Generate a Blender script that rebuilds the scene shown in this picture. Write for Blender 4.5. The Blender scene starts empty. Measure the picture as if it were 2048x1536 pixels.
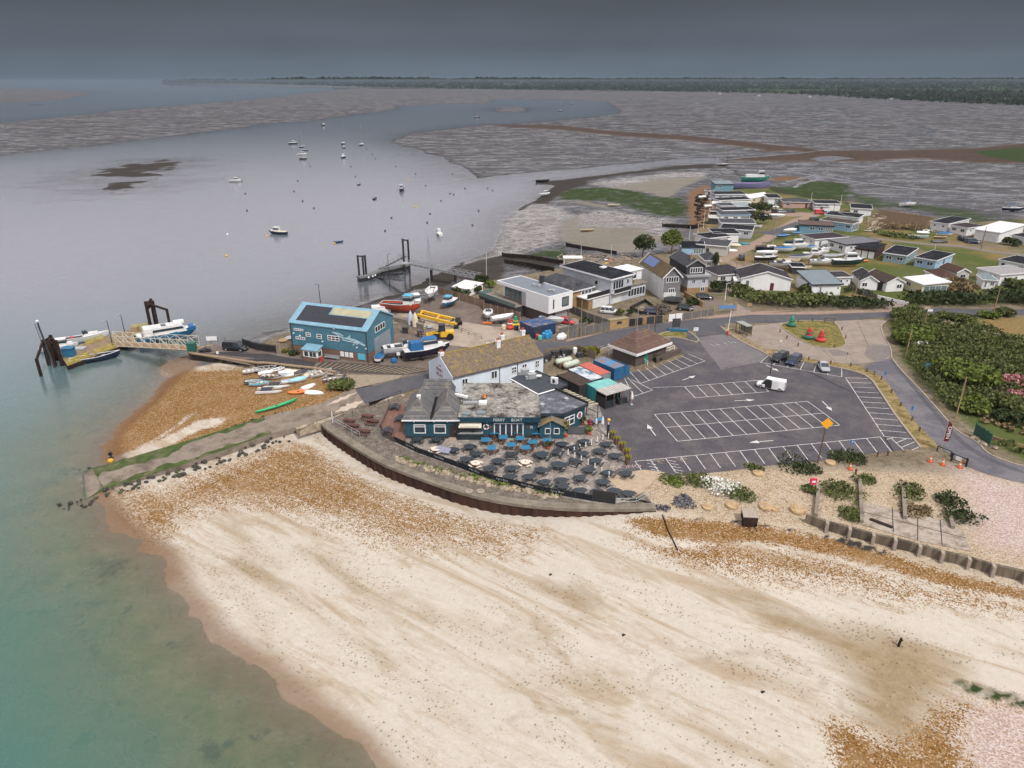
import bpy,bmesh,math,random
import numpy as np
from mathutils import Vector,Matrix
R=math.radians
C=bpy.context.scene.collection
SC=bpy.context.scene
# camera
H=52.0
FPX=1422.0
HORIZ=160.0
PITCH=math.atan((768-HORIZ)/FPX)
SP,CP=math.sin(PITCH),math.cos(PITCH)
cam=bpy.data.cameras.new('camera');camo=bpy.data.objects.new('camera',cam);C.objects.link(camo)
camo.location=(0,0,H);camo.rotation_euler=(R(90)-PITCH,0,0)
cam.sensor_fit='HORIZONTAL';cam.sensor_width=36;cam.lens=FPX*36/2048
cam.clip_start=1;cam.clip_end=60000
SC.camera=camo
# world, sun, exposure
SUN_EL,SUN_AZ=R(52),R(150)
w=bpy.data.worlds.new('World');SC.world=w;w.use_nodes=True
nt=w.node_tree;nt.nodes.clear()
N=nt.nodes.new;L=nt.links.new
sky=N('ShaderNodeTexSky');sky.sky_type='NISHITA';sky.sun_disc=False
sky.sun_elevation=SUN_EL;sky.sun_rotation=SUN_AZ;sky.dust_density=4.0;sky.air_density=1.5
hs=N('ShaderNodeHueSaturation');hs.inputs['Saturation'].default_value=0.22;hs.inputs['Value'].default_value=0.8
L(sky.outputs[0],hs.inputs['Color'])
tc=N('ShaderNodeTexCoord');sep=N('ShaderNodeSeparateXYZ');L(tc.outputs['Generated'],sep.inputs[0])
cr=N('ShaderNodeValToRGB');e=cr.color_ramp;e.interpolation='EASE'
SKY=[(0.0,(.70,.90,1.12)),(.012,(.66,.84,1.04)),(.045,(.53,.64,.78)),(.092,(.40,.46,.55)),(.12,(2.2,2.1,2.3)),(.17,(4.6,4.25,4.55)),(.35,(5.0,4.75,4.95)),(1.0,(5.2,5.1,5.1))]
HAZE=.00007
SKG=8.0
while len(e.elements)<len(SKY):e.elements.new(.5)
for el,(p,c)in zip(e.elements,SKY):
 el.position=p;el.color=(c[0]/SKG,c[1]/SKG,c[2]/SKG,1)
L(sep.outputs['Z'],cr.inputs[0])
mp=N('ShaderNodeMapping');mp.inputs['Scale'].default_value=(1.2,1.2,5.0);L(tc.outputs['Generated'],mp.inputs[0])
ns=N('ShaderNodeTexNoise');ns.inputs['Scale'].default_value=1.6;ns.inputs['Detail'].default_value=5;ns.inputs['Roughness'].default_value=.55
L(mp.outputs[0],ns.inputs[0])
mr=N('ShaderNodeMapRange');mr.inputs[1].default_value=.3;mr.inputs[2].default_value=.7;mr.inputs[3].default_value=.86*SKG;mr.inputs[4].default_value=1.14*SKG
L(ns.outputs[0],mr.inputs[0])
vm=N('ShaderNodeVectorMath');vm.operation='SCALE';L(cr.outputs[0],vm.inputs[0]);L(mr.outputs[0],vm.inputs['Scale'])
mk=N('ShaderNodeMapRange');mk.inputs[1].default_value=.3;mk.inputs[2].default_value=.8;mk.inputs[3].default_value=0;mk.inputs[4].default_value=.35
L(sep.outputs['Z'],mk.inputs[0])
mx=N('ShaderNodeMixRGB');L(mk.outputs[0],mx.inputs[0]);L(vm.outputs[0],mx.inputs[1]);L(hs.outputs[0],mx.inputs[2])
bg=N('ShaderNodeBackground');bg.inputs['Strength'].default_value=.1;L(mx.outputs[0],bg.inputs['Color'])
wo=N('ShaderNodeOutputWorld');L(bg.outputs[0],wo.inputs[0])
sun=bpy.data.lights.new('sun','SUN');so=bpy.data.objects.new('sun',sun);C.objects.link(so)
sun.energy=1.5;sun.angle=R(10);sun.color=(1,.96,.9)
sd=Vector((math.sin(SUN_AZ)*math.cos(SUN_EL),math.cos(SUN_AZ)*math.cos(SUN_EL),math.sin(SUN_EL)))
so.rotation_euler=sd.to_track_quat('Z','Y').to_euler();so.location=(0,0,200)
SC.view_settings.view_transform='Standard';SC.view_settings.look='None'
SC.view_settings.exposure=1.12;SC.view_settings.gamma=1
try:
 SC.cycles.use_denoising=True
 SC.cycles.use_adaptive_sampling=True;SC.cycles.adaptive_threshold=.03
 SC.cycles.max_bounces=5;SC.cycles.diffuse_bounces=2;SC.cycles.glossy_bounces=2;SC.cycles.transparent_max_bounces=6
 SC.cycles.volume_bounces=0;SC.cycles.caustics_reflective=False;SC.cycles.caustics_refractive=False
except Exception:pass
# survey: photo reading -> ground point at height z
WATER=-3.0
def P(px,py,z=0.0):
 u=(px-1024)/FPX;v=(py-768)/FPX
 s=SP+v*CP;f=CP-v*SP
 t=(H-z)/s
 return(u*t,f*t)
def ztop(p,py):
 v=(py-768)/FPX
 return H-p[1]/(CP-v*SP)*(SP+v*CP)
def crop(x0,y0,k):
 return lambda X,Y,z=0.0:P(x0+X/k,y0+Y/k,z)
cA=crop(0,560,4);cB=crop(480,560,4);cC=crop(760,660,4);cD=crop(900,480,4);cE=crop(1200,560,4)
cF=crop(1536,560,4);cG=crop(1360,340,6.0235);cH=crop(1700,360,5.885);cI=crop(400,200,4);cJ=crop(700,470,6.8267)
cK=crop(900,320,4);cM=crop(1280,860,2.6667);cL=crop(0,800,2);cN=crop(1024,900,2);cS=crop(0,130,2);cT=crop(1024,130,2)
cU=crop(880,700,5.3333);cQ=crop(1380,340,10.24);cV=crop(1500,420,8.5333);cW=crop(480,700,7.877);cX=crop(1840,800,9.846);cY=crop(1120,500,6.4)
rnd=random.Random(7)
# materials
MATS={}
def nodes_of(name):
 m=bpy.data.materials.new(name);m.use_nodes=True
 t=m.node_tree;t.nodes.clear()
 return m,t,t.nodes.new,t.links.new
def mat(name,col,rough=.6,var=.16,scale=1.2,metal=0.0,bump=.0,streak=False,col2=None,thr=.55,grain=0.0,emis=0):
 if name in MATS:return MATS[name]
 m,t,n,l=nodes_of(name)
 out=n('ShaderNodeOutputMaterial');b=n('ShaderNodeBsdfPrincipled');l(b.outputs[0],out.inputs[0])
 b.inputs['Roughness'].default_value=rough;b.inputs['Metallic'].default_value=metal
 if rough>.55:b.inputs['Specular IOR Level'].default_value=.25 if rough<.84 else .08
 g=n('ShaderNodeNewGeometry');mp=n('ShaderNodeMapping');l(g.outputs['Position'],mp.inputs[0])
 mp.inputs['Scale'].default_value=(1,1,.12)if streak else(1,1,1)
 ns=n('ShaderNodeTexNoise');ns.inputs['Scale'].default_value=scale;ns.inputs['Detail'].default_value=6;ns.inputs['Roughness'].default_value=.65
 l(mp.outputs[0],ns.inputs[0])
 r=n('ShaderNodeMapRange');r.inputs[1].default_value=.28;r.inputs[2].default_value=.72;r.inputs[3].default_value=1-var;r.inputs[4].default_value=1+var
 l(ns.outputs[0],r.inputs[0])
 v=n('ShaderNodeVectorMath');v.operation='SCALE';v.inputs[0].default_value=col;l(r.outputs[0],v.inputs['Scale'])
 src=v.outputs[0]
 if col2:
  n2=n('ShaderNodeTexNoise');n2.inputs['Scale'].default_value=scale*.45;n2.inputs['Detail'].default_value=8;n2.inputs['Roughness'].default_value=.7
  l(mp.outputs[0],n2.inputs[0])
  r2=n('ShaderNodeMapRange');r2.inputs[1].default_value=thr-.07;r2.inputs[2].default_value=thr+.07;l(n2.outputs[0],r2.inputs[0])
  x=n('ShaderNodeMixRGB');l(r2.outputs[0],x.inputs[0]);l(src,x.inputs[1]);x.inputs[2].default_value=(*col2,1);src=x.outputs[0]
 if grain:
  wn=n('ShaderNodeTexVoronoi');wn.inputs['Scale'].default_value=7;l(g.outputs['Position'],wn.inputs[0])
  sx=n('ShaderNodeSeparateColor');l(wn.outputs['Color'],sx.inputs[0])
  r3=n('ShaderNodeMapRange');r3.inputs[3].default_value=1-grain;r3.inputs[4].default_value=1+grain;l(sx.outputs[0],r3.inputs[0])
  v3=n('ShaderNodeVectorMath');v3.operation='SCALE';l(src,v3.inputs[0]);l(r3.outputs[0],v3.inputs['Scale']);src=v3.outputs[0]
 l(src,b.inputs['Base Color'])
 if bump:
  bp=n('ShaderNodeBump');bp.inputs['Strength'].default_value=bump;bp.inputs['Distance'].default_value=.05
  l(ns.outputs[0],bp.inputs['Height']);l(bp.outputs[0],b.inputs['Normal'])
 if emis:b.inputs['Emission Color'].default_value=(*col,1);b.inputs['Emission Strength'].default_value=emis
 MATS[name]=m
 return m
def ribbed(name,col,pitch=.3,rough=.5,depth=.03,col2=None,axis='UV',var=.12,dark=.75,soft=False):
 if name in MATS:return MATS[name]
 m,t,n,l=nodes_of(name)
 out=n('ShaderNodeOutputMaterial');b=n('ShaderNodeBsdfPrincipled');l(b.outputs[0],out.inputs[0])
 b.inputs['Roughness'].default_value=rough
 c=n('ShaderNodeTexCoord');s=n('ShaderNodeSeparateXYZ');l(c.outputs['Object'],s.inputs[0])
 if axis=='XY':
  a=n('ShaderNodeMath');a.operation='ADD';l(s.outputs['X'],a.inputs[0]);l(s.outputs['Y'],a.inputs[1]);co=a.outputs[0]
 else:co=s.outputs[axis]
 q=n('ShaderNodeMath');q.operation='DIVIDE';q.inputs[1].default_value=pitch;l(co,q.inputs[0])
 f=n('ShaderNodeMath');f.operation='FRACT';l(q.outputs[0],f.inputs[0])
 fl=n('ShaderNodeMath');fl.operation='FLOOR';l(q.outputs[0],fl.inputs[0])
 wn=n('ShaderNodeTexWhiteNoise');wn.noise_dimensions='1D';l(fl.outputs[0],wn.inputs['W'])
 r=n('ShaderNodeMapRange');r.inputs[3].default_value=1-var;r.inputs[4].default_value=1+var;l(wn.outputs[0],r.inputs[0])
 v=n('ShaderNodeVectorMath');v.operation='SCALE';v.inputs[0].default_value=col;l(r.outputs[0],v.inputs['Scale'])
 g=n('ShaderNodeNewGeometry');ns=n('ShaderNodeTexNoise');ns.inputs['Scale'].default_value=.8;ns.inputs['Detail'].default_value=7;ns.inputs['Roughness'].default_value=.7
 l(g.outputs['Position'],ns.inputs[0])
 r2=n('ShaderNodeMapRange');r2.inputs[1].default_value=.3;r2.inputs[2].default_value=.7;r2.inputs[3].default_value=.8;r2.inputs[4].default_value=1.18;l(ns.outputs[0],r2.inputs[0])
 v2=n('ShaderNodeVectorMath');v2.operation='SCALE';l(v.outputs[0],v2.inputs[0]);l(r2.outputs[0],v2.inputs['Scale'])
 src=v2.outputs[0]
 if col2:
  r4=n('ShaderNodeMapRange');r4.inputs[1].default_value=.52;r4.inputs[2].default_value=.62;l(ns.outputs[0],r4.inputs[0])
  x=n('ShaderNodeMixRGB');l(r4.outputs[0],x.inputs[0]);l(src,x.inputs[1]);x.inputs[2].default_value=(*col2,1);src=x.outputs[0]
 gr=n('ShaderNodeMath');gr.operation='LESS_THAN';gr.inputs[1].default_value=.12;l(f.outputs[0],gr.inputs[0])
 x2=n('ShaderNodeMixRGB');l(gr.outputs[0],x2.inputs[0]);l(src,x2.inputs[1]);x2.inputs[2].default_value=(col[0]*dark,col[1]*dark,col[2]*dark,1)
 l(x2.outputs[0],b.inputs['Base Color'])
 sn=n('ShaderNodeMath');sn.operation='PINGPONG';sn.inputs[1].default_value=.5;l(f.outputs[0],sn.inputs[0])
 bp=n('ShaderNodeBump');bp.inputs['Distance'].default_value=depth*2;bp.inputs['Strength'].default_value=.8
 l(sn.outputs[0],bp.inputs['Height']);l(bp.outputs[0],b.inputs['Normal'])
 MATS[name]=m
 return m
def glassy(name,col=(.03,.04,.05),rough=.12):
 if name in MATS:return MATS[name]
 m=mat(name,col,rough,var=.45,scale=1.7)
 m.node_tree.nodes['Principled BSDF'].inputs['Specular IOR Level'].default_value=.6
 return m
# mesh builder
def postrow(parent,pts,h,r,m,square=0):
 o=None
 for q in pts:
  if o is None:o=(MB().box(0,0,h/2,square,square,h)if square else MB().tube((0,0,0),(0,0,h),r,n=6)).build('post',m,parent);c=o
  else:c=o.copy();C.objects.link(c);c.parent=parent
  c.location=q if len(q)>2 else(*q,0)
class MB:
 def __init__(s):s.v=[];s.f=[];s.mi=[];s.m=0
 def add(s,vs,fs):
  o=len(s.v);s.v+=[tuple(x)for x in vs];s.f+=[tuple(i+o for i in f)for f in fs];s.mi+=[s.m]*len(fs);return s
 def box(s,cx,cy,cz,sx,sy,sz,rz=0,ry=0,rx=0):
  M=Matrix.Translation((cx,cy,cz))@Matrix.Rotation(rz,4,'Z')@Matrix.Rotation(ry,4,'Y')@Matrix.Rotation(rx,4,'X')
  vs=[M@Vector((x*sx/2,y*sy/2,z*sz/2))for x in(-1,1)for y in(-1,1)for z in(-1,1)]
  return s.add(vs,[(0,1,3,2),(4,6,7,5),(0,4,5,1),(2,3,7,6),(0,2,6,4),(1,5,7,3)])
 def bx(s,x0,x1,y0,y1,z0,z1):
  return s.box((x0+x1)/2,(y0+y1)/2,(z0+z1)/2,x1-x0,y1-y0,z1-z0)
 def tube(s,a,b,r0,r1=None,n=8,cap=True):
  r1=r0 if r1 is None else r1
  a=Vector(a);b=Vector(b);d=(b-a).normalized()
  u=d.orthogonal().normalized();w_=d.cross(u)
  vs=[]
  for c,r in((a,r0),(b,r1)):
   for i in range(n):
    t=2*math.pi*i/n;vs.append(c+u*math.cos(t)*r+w_*math.sin(t)*r)
  fs=[(i,(i+1)%n,n+(i+1)%n,n+i)for i in range(n)]
  if cap:fs+=[tuple(range(n))[::-1],tuple(range(n,2*n))]
  return s.add(vs,fs)
 def bar(s,a,b,w_,h=None):
  h=h or w_
  a=Vector(a);b=Vector(b);d=(b-a);ln=d.length;d.normalize()
  up=Vector((0,0,1))if abs(d.z)<.95 else Vector((0,1,0))
  x=d.cross(up).normalized();y=x.cross(d)
  vs=[c+x*i*w_/2+y*j*h/2 for c in(a,b)for i,j in((-1,-1),(1,-1),(1,1),(-1,1))]
  return s.add(vs,[(3,2,1,0),(4,5,6,7),(0,1,5,4),(1,2,6,5),(2,3,7,6),(3,0,4,7)])
 def prism(s,pts,z0,z1):
  n=len(pts);zz0=z0 if hasattr(z0,'__len__')else[z0]*n;zz1=z1 if hasattr(z1,'__len__')else[z1]*n
  a=sum(pts[i][0]*pts[(i+1)%n][1]-pts[(i+1)%n][0]*pts[i][1]for i in range(n))
  if a<0:pts=pts[::-1];zz0=list(zz0)[::-1];zz1=list(zz1)[::-1]
  vs=[(p[0],p[1],z)for p,z in zip(pts,zz0)]+[(p[0],p[1],z)for p,z in zip(pts,zz1)]
  fs=[(i,(i+1)%n,n+(i+1)%n,n+i)for i in range(n)]+[tuple(range(n))[::-1],tuple(range(n,2*n))]
  return s.add(vs,fs)
 def poly(s,pts,z):
  n=len(pts)
  a=sum(pts[i][0]*pts[(i+1)%n][1]-pts[(i+1)%n][0]*pts[i][1]for i in range(n))
  if a<0:pts=pts[::-1]
  return s.add([(p[0],p[1],p[2]if len(p)>2 else z)for p in pts],[tuple(range(n))])
 def quad(s,a,b,c,d):return s.add([a,b,c,d],[(0,1,2,3)])
 def loft(s,rings,cap=True,closed=True):
  n=len(rings[0]);vs=[p for r in rings for p in r];fs=[]
  for k in range(len(rings)-1):
   for i in range(n if closed else n-1):
    j=(i+1)%n;fs.append((k*n+i,k*n+j,(k+1)*n+j,(k+1)*n+i))
  if cap:fs+=[tuple(range(n))[::-1],tuple(range((len(rings)-1)*n,len(rings)*n))]
  return s.add(vs,fs)
 def ball(s,c,r,rz=None,n=10,m=6):
  rz=rz or r
  rings=[[(c[0]+r*math.sin(math.pi*j/m)*math.cos(2*math.pi*i/n),c[1]+r*math.sin(math.pi*j/m)*math.sin(2*math.pi*i/n),c[2]-rz*math.cos(math.pi*j/m))for i in range(n)]for j in range(m+1)]
  rings[0]=[(c[0],c[1],c[2]-rz)]*n;rings[-1]=[(c[0],c[1],c[2]+rz)]*n
  return s.loft(rings,cap=False)
 def lathe(s,c,prof,n=12):
  return s.loft([[(c[0]+r*math.cos(2*math.pi*i/n),c[1]+r*math.sin(2*math.pi*i/n),c[2]+z)for i in range(n)]for r,z in prof])
 def build(s,name,m,parent=None,smooth=False):
  me=bpy.data.meshes.new(name);me.from_pydata(s.v,[],s.f)
  ms=m if isinstance(m,(list,tuple))else[m]
  for x in ms:me.materials.append(x)
  if len(ms)>1:me.polygons.foreach_set('material_index',s.mi)
  if smooth:me.polygons.foreach_set('use_smooth',[True]*len(me.polygons))
  me.update()
  o=bpy.data.objects.new(name,me);C.objects.link(o)
  if parent:o.parent=parent
  return o
def tag(o,label=None,cat=None,group=None,kind=None):
 if label:o['label']=label
 if cat:o['category']=cat
 if group:o['group']=group
 if kind:o['kind']=kind
 return o
def thing(name,label,cat,loc=(0,0,0),rz=0,group=None):
 o=bpy.data.objects.new(name,None);C.objects.link(o);o.empty_display_size=.3
 o.location=loc if len(loc)==3 else(loc[0],loc[1],0);o.rotation_euler=(0,0,rz)
 return tag(o,label,cat,group)
def dup(root,loc=None,rz=None,label=None,group=None,scale=None):
 def cp(o,par):
  c=o.copy();C.objects.link(c)
  if par:c.parent=par
  for ch in KIDS(o):cp(ch,c)
  return c
 r=cp(root,None)
 if loc is not None:r.location=loc if len(loc)==3 else(loc[0],loc[1],0)
 if rz is not None:r.rotation_euler=(0,0,rz)
 if label:r['label']=label
 if group:r['group']=group
 if scale:r.scale=scale if hasattr(scale,'__len__')else(scale,)*3
 return r
def KIDS(o):return list(o.children)
def struct(mb,name,m):
 return tag(mb.build(name,m),kind='structure')
def ang(a,b):return math.atan2(b[1]-a[1],b[0]-a[0])
def dist(a,b):return math.hypot(b[0]-a[0],b[1]-a[1])
def lerp(a,b,t):return tuple(x+(y-x)*t for x,y in zip(a,b))
# TERRAIN
rs=np.random.RandomState(3)
TAB=rs.rand(256,256)
def vnoise(x,y):
 xi=np.floor(x).astype(int);yi=np.floor(y).astype(int);fx=x-xi;fy=y-yi
 fx=fx*fx*(3-2*fx);fy=fy*fy*(3-2*fy)
 a=TAB[xi&255,yi&255];b=TAB[(xi+1)&255,yi&255];c=TAB[xi&255,(yi+1)&255];d=TAB[(xi+1)&255,(yi+1)&255]
 return(a*(1-fx)+b*fx)*(1-fy)+(c*(1-fx)+d*fx)*fy
def fbm(x,y,o=4):
 s=0;a=.5
 for i in range(o):s=s+a*vnoise(x+17.3*i,y-9.1*i);x=x*2.03;y=y*2.03;a*=.5
 return s-.47
def axis_x():
 p=[-100.0];
 while p[-1]<165:p.append(p[-1]+.8)
 q=[];x=p[-1];s=.8
 while x<12500:s*=1.027;x+=s;q.append(x)
 q2=[];x=-100;s=.8
 while x>-12500:s*=1.027;x-=s;q2.append(x)
 return np.array(q2[::-1]+p+q)
def axis_y():
 p=[22.0]
 while p[-1]<14500:p.append(p[-1]+max(.8,(p[-1]-40)*.006))
 return np.array(p)
AX,AY=axis_x(),axis_y()
GX,GY=np.meshgrid(AX,AY)
def seg_d(X,Y,pts,closed=True):
 n=len(pts);d2=np.full(X.shape,1e12)
 for i in range(n if closed else n-1):
  ax,ay=pts[i];bx,by=pts[(i+1)%n]
  dx,dy=bx-ax,by-ay;l2=dx*dx+dy*dy+1e-9
  t=np.clip(((X-ax)*dx+(Y-ay)*dy)/l2,0,1)
  d2=np.minimum(d2,(X-ax-t*dx)**2+(Y-ay-t*dy)**2)
 return np.sqrt(d2)
def inside(X,Y,pts):
 n=len(pts);r=np.zeros(X.shape,bool)
 for i in range(n):
  ax,ay=pts[i];bx,by=pts[(i+1)%n]
  if ay==by:continue
  r^=((ay>Y)!=(by>Y))&(X<(bx-ax)*(Y-ay)/(by-ay)+ax)
 return r
def sdf(pts,margin,closed=True):
 xs=[p[0]for p in pts];ys=[p[1]for p in pts]
 out=np.full(GX.shape,-float(margin))
 i0,i1=np.searchsorted(AX,[min(xs)-margin,max(xs)+margin]);j0,j1=np.searchsorted(AY,[min(ys)-margin,max(ys)+margin])
 X=GX[j0:j1,i0:i1];Y=GY[j0:j1,i0:i1]
 if X.size==0:return out
 d=seg_d(X,Y,pts,closed)
 if closed:d=np.where(inside(X,Y,pts),d,-d)
 else:d=-d
 out[j0:j1,i0:i1]=np.maximum(d,-margin);return out
def W3(lst,z=WATER):return[P(a,b,z)for a,b in lst]
def crp(x0,y0,k,lst,z=WATER):return[P(x0+a/k,y0+b/k,z)for a,b in lst]
n_big=fbm(GX/34,GY/34);n_mid=fbm(GX/9+50,GY/9);n_small=fbm(GX/2.2,GY/2.2+31)
n_str=fbm(GX/60+7,GY/22+3,5)
FORE=W3([(375,742),(352,752),(300,797),(250,838),(214,872),(208,900),(225,925),(205,965),(190,1000),(235,1060),(320,1120),(350,1190),(415,1280),(500,1340),(565,1390),(615,1440),(700,1500),(722,1536),(820,1640),(1100,1800),(4000,1800),(5000,1100)])+W3([(2300,430),(2048,430),(1950,440),(1760,415),(1640,385),(1520,362),(1450,340),(1440,328),(1350,328),(1240,346),(1150,357),(1080,364),(1110,372),(1085,392),(1045,415),(1010,440),(1000,470),(985,500),(905,533),(850,562),(800,588),(740,603),(690,624),(600,648),(520,668),(490,690),(420,702)])
LAND=W3([(400,703),(500,722),(620,737),(700,752),(760,785),(790,850),(800,900),(870,940),(972,968),(1090,985),(1260,990),(1330,1018),(1440,1042),(1600,1055),(1700,1085),(1850,1120),(2048,1162),(2500,1250),(4000,1350),(4500,900)],0)+W3([(2300,433),(2048,434),(1950,443),(1830,428),(1760,418),(1700,398),(1600,378),(1520,373),(1450,379),(1415,395),(1395,430),(1385,480),(1330,503),(1280,512),(1200,522),(1130,532),(1040,548),(960,562),(870,592),(800,603),(745,622),(690,640),(600,655),(540,672),(505,694)],0)
B2=W3([(1260,985),(1330,1018),(1440,1040),(1600,1055),(1700,1085),(1850,1120),(2048,1162),(2500,1250),(4000,1350),(4200,900),(2048,950),(1600,930),(1300,940)],0)
B3=W3([(500,740),(620,745),(700,775),(690,800),(560,805),(505,795)],-.6)
B4=W3([(1380,400),(1420,390),(1420,480),(1375,500),(1330,510),(1200,540),(1130,560),(1040,560)],-.6)
MA=crp(0,130,2,[(-1600,560),(0,365),(200,344),(400,323),(600,300),(900,264),(1100,235),(1350,210),(1500,190),(1580,180),(1600,165),(1720,158),(1960,153),(1985,138)])+crp(1024,130,2,[(0,138),(230,140),(380,148),(410,163),(500,130),(900,120),(2048,160),(2800,180),(2048,120),(400,106),(0,100)])+crp(0,130,2,[(1400,92),(1280,106),(1000,140),(600,170),(300,200),(0,230),(-1600,300)])
MB_=crp(0,130,2,[(1562,307),(1620,283),(1700,268),(1850,245),(1950,236),(2048,236)])+crp(1024,130,2,[(100,226),(300,212),(420,196),(408,165),(500,110),(1200,100),(2800,120),(4000,200),(5000,700),(2048,640),(1500,590),(1100,540),(950,490),(860,400),(850,372),(700,372),(560,386),(400,402),(160,424),(0,436)])+crp(0,130,2,[(1910,455),(1890,445),(1840,410),(1760,368),(1640,326)])
ISL=W3([(975,219),(1000,214),(1050,214),(1071,219),(1050,224),(1000,224)])
FLM=W3([(-400,172),(0,175),(100,178),(200,187),(150,196),(135,200),(0,208),(-400,240)])
SPT=W3([(362,168.5),(480,168),(640,171),(760,176),(640,175),(480,172)])
WD1=W3([(187,350),(225,338),(330,320),(365,325),(350,332),(290,350),(240,355)])
WD2=W3([(150,366),(175,363),(202,362),(185,367)]);WD3=W3([(178,379),(220,367),(296,365),(250,375),(200,383)])
ROK=W3([(58,210),(70,208),(80,210),(70,211)])
FARL=W3([(330,166.5),(480,167),(640,171.5),(760,175),(900,178),(1024,180),(1224,182),(1424,185),(1624,190),(1710,197),(1874,205),(2048,212),(2500,236),(4500,270),(4500,163),(2048,163),(1024,163.4),(330,163.8)])
SPIT=crp(1024,130,2,[(-120,238),(0,240),(200,244),(420,268),(700,285),(900,304),(1050,322),(1180,334),(1260,345),(1500,345),(1850,335),(2200,300),(2600,300),(2600,420),(2048,395),(1850,392),(1600,372),(1450,385),(1230,388),(1000,384),(860,384),(860,374),(1010,366),(1180,352),(1120,344),(1000,350),(1010,340),(900,325),(700,302),(420,284),(200,260),(0,250)])
FIELD=crp(1024,130,2,[(1835,352),(2000,335),(2400,325),(2400,420),(2048,395),(1900,370)])
def prof(d,ds,zs):return np.interp(d,ds,zs)
Z=np.full(GX.shape,-9.0)
Z=np.maximum(Z,prof(sdf(FORE,90)+n_mid*2.2+n_small*.5,[-88,-30,-14,-5,0,7,22,60],[-9,-4.9,-3.95,-3.3,-3,-2.7,-2.25,-1.5]))
Z=np.maximum(Z,prof(sdf(B2,30)+n_mid,[-29,-17,0,4],[-9,-1.9,-.5,-.06]))
Z=np.maximum(Z,prof(sdf(B3,30)+n_mid,[-29,-16,0,4],[-9,-2.5,-.75,-.55]))
Z=np.maximum(Z,prof(sdf(B4,40)+n_mid,[-39,-18,0,4],[-9,-2.2,-1.2,-.7]))
dM=np.maximum(sdf(MA,400),sdf(MB_,400));dM=np.maximum(dM,np.maximum(sdf(ISL,100),np.maximum(sdf(FLM,300),sdf(SPT,300))))
dMn=dM+n_big*14+n_mid*5+fbm(GX/160,GY/160,3)*40*np.clip((GY-400)/600,0,1)
Z=np.maximum(Z,prof(dMn,[-390,-60,-12,0,8,60,200],[-9,-5.5,-3.6,-3.02,-2.86,-2.8,-2.7])+np.where(dMn>0,(n_str*.5+n_mid*.12)*np.clip(dMn/30,0,1)*.34,0))
dW=np.maximum(np.maximum(sdf(WD1,60),sdf(WD2,60)),np.maximum(sdf(WD3,60),sdf(ROK,60)))
dWn=dW*.55-1.5+fbm(GX/10,GY/11,5)*34+n_small*5
Z=np.maximum(Z,prof(dWn,[-55,-10,0,3],[-9,-3.6,-3,-2.8]))
dSp=sdf(SPIT,60);Z=np.maximum(Z,prof(dSp+n_mid*3,[-50,-6,0,8],[-9,-3.1,-2.7,-2.1]))
dFi=sdf(FIELD,60);Z=np.maximum(Z,prof(dFi,[-50,0,8],[-9,-2.6,-1.6]))
dFa=sdf(FARL,800);Z=np.maximum(Z,prof(dFa+n_big*20,[-700,-60,0,60,500,2500,6000],[-9,-3.1,-2.7,-.5,3,16,30]))
def creek(lst,wd,dep):
 global Z
 d=-sdf(lst,80,closed=False)+n_mid*wd*1.5
 Z=np.where(d<wd*1.6,np.minimum(Z,-3-dep+np.clip(d/wd,0,2)**2*dep),Z)
creek(crp(1024,130,2,[(-40,240),(300,240),(600,239),(900,235),(1200,230),(1290,214),(1500,214)]),5,.25)
creek(crp(1024,130,2,[(380,205),(800,200),(1030,192),(1200,182),(1400,175)]),8,.25)
creek(crp(1024,130,2,[(850,378),(1000,366),(1150,352),(1260,340),(1400,325),(1700,330),(1900,320)]),3.5,.3)
creek(crp(1024,130,2,[(760,414),(1100,426),(1400,470),(1600,494),(2048,524),(2400,540)]),2.6,.3)
creek(crp(1024,130,2,[(1640,248),(1690,262),(1640,280),(1500,292)]),4,.3)
creek(crp(1024,130,2,[(1220,378),(1290,366),(1340,374),(1240,382)]),6,.3)
creek(crp(1360,340,6.0235,[(1300,140),(1600,70),(1700,110),(1450,160),(1380,210)]),1.6,.3)
creek(crp(1024,130,2,[(700,430),(560,440),(430,452),(330,466)]),2.0,.2)
dL=sdf(LAND,40)
Z=np.maximum(Z,prof(dL,[-39,-3,0,1.5],[-9,-2.0,-.4,-.06]))
Z=np.where(dL>2.5,-.06,Z)
FLAT=dL>2.5
Z=np.where(FLAT,Z,Z+n_small*.10+n_mid*.06)
def ground(x,y):
 i=min(max(int(np.searchsorted(AX,x))-1,0),len(AX)-2);j=min(max(int(np.searchsorted(AY,y))-1,0),len(AY)-2)
 fx=(x-AX[i])/(AX[i+1]-AX[i]);fy=(y-AY[j])/(AY[j+1]-AY[j])
 return float((Z[j,i]*(1-fx)+Z[j,i+1]*fx)*(1-fy)+(Z[j+1,i]*(1-fx)+Z[j+1,i+1]*fx)*fy)
def G(px,py):
 z=-.5
 for k in range(9):
  x,y=P(px,py,z);z=.5*z+.5*max(ground(x,y),WATER)
 x,y=P(px,py,z);return(x,y,max(ground(x,y),WATER))
def gcrop(x0,y0,k):return lambda X,Y:G(x0+X/k,y0+Y/k)
gM=gcrop(1280,860,2.6667);gN=gcrop(1024,900,2);gW=gcrop(480,700,7.877);gK=gcrop(900,320,4);gJ=gcrop(700,470,6.8267);gB=gcrop(480,560,4);gL=gcrop(0,800,2);gF=gcrop(1536,560,4);gX=gcrop(1840,800,9.846)
def Gp(lst):return[G(a,b)[:2]for a,b in lst]
def gp(x0,y0,k,lst):return[G(x0+a/k,y0+b/k)[:2]for a,b in lst]
def mask(polys,width,wob=1.0):
 r=np.zeros(GX.shape)
 for p in polys:
  d=sdf(p,width*3+4)+(n_mid*4+n_small*1.5)*wob
  r=np.maximum(r,np.clip(.5+d/(2*width),0,1))
 return r
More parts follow.
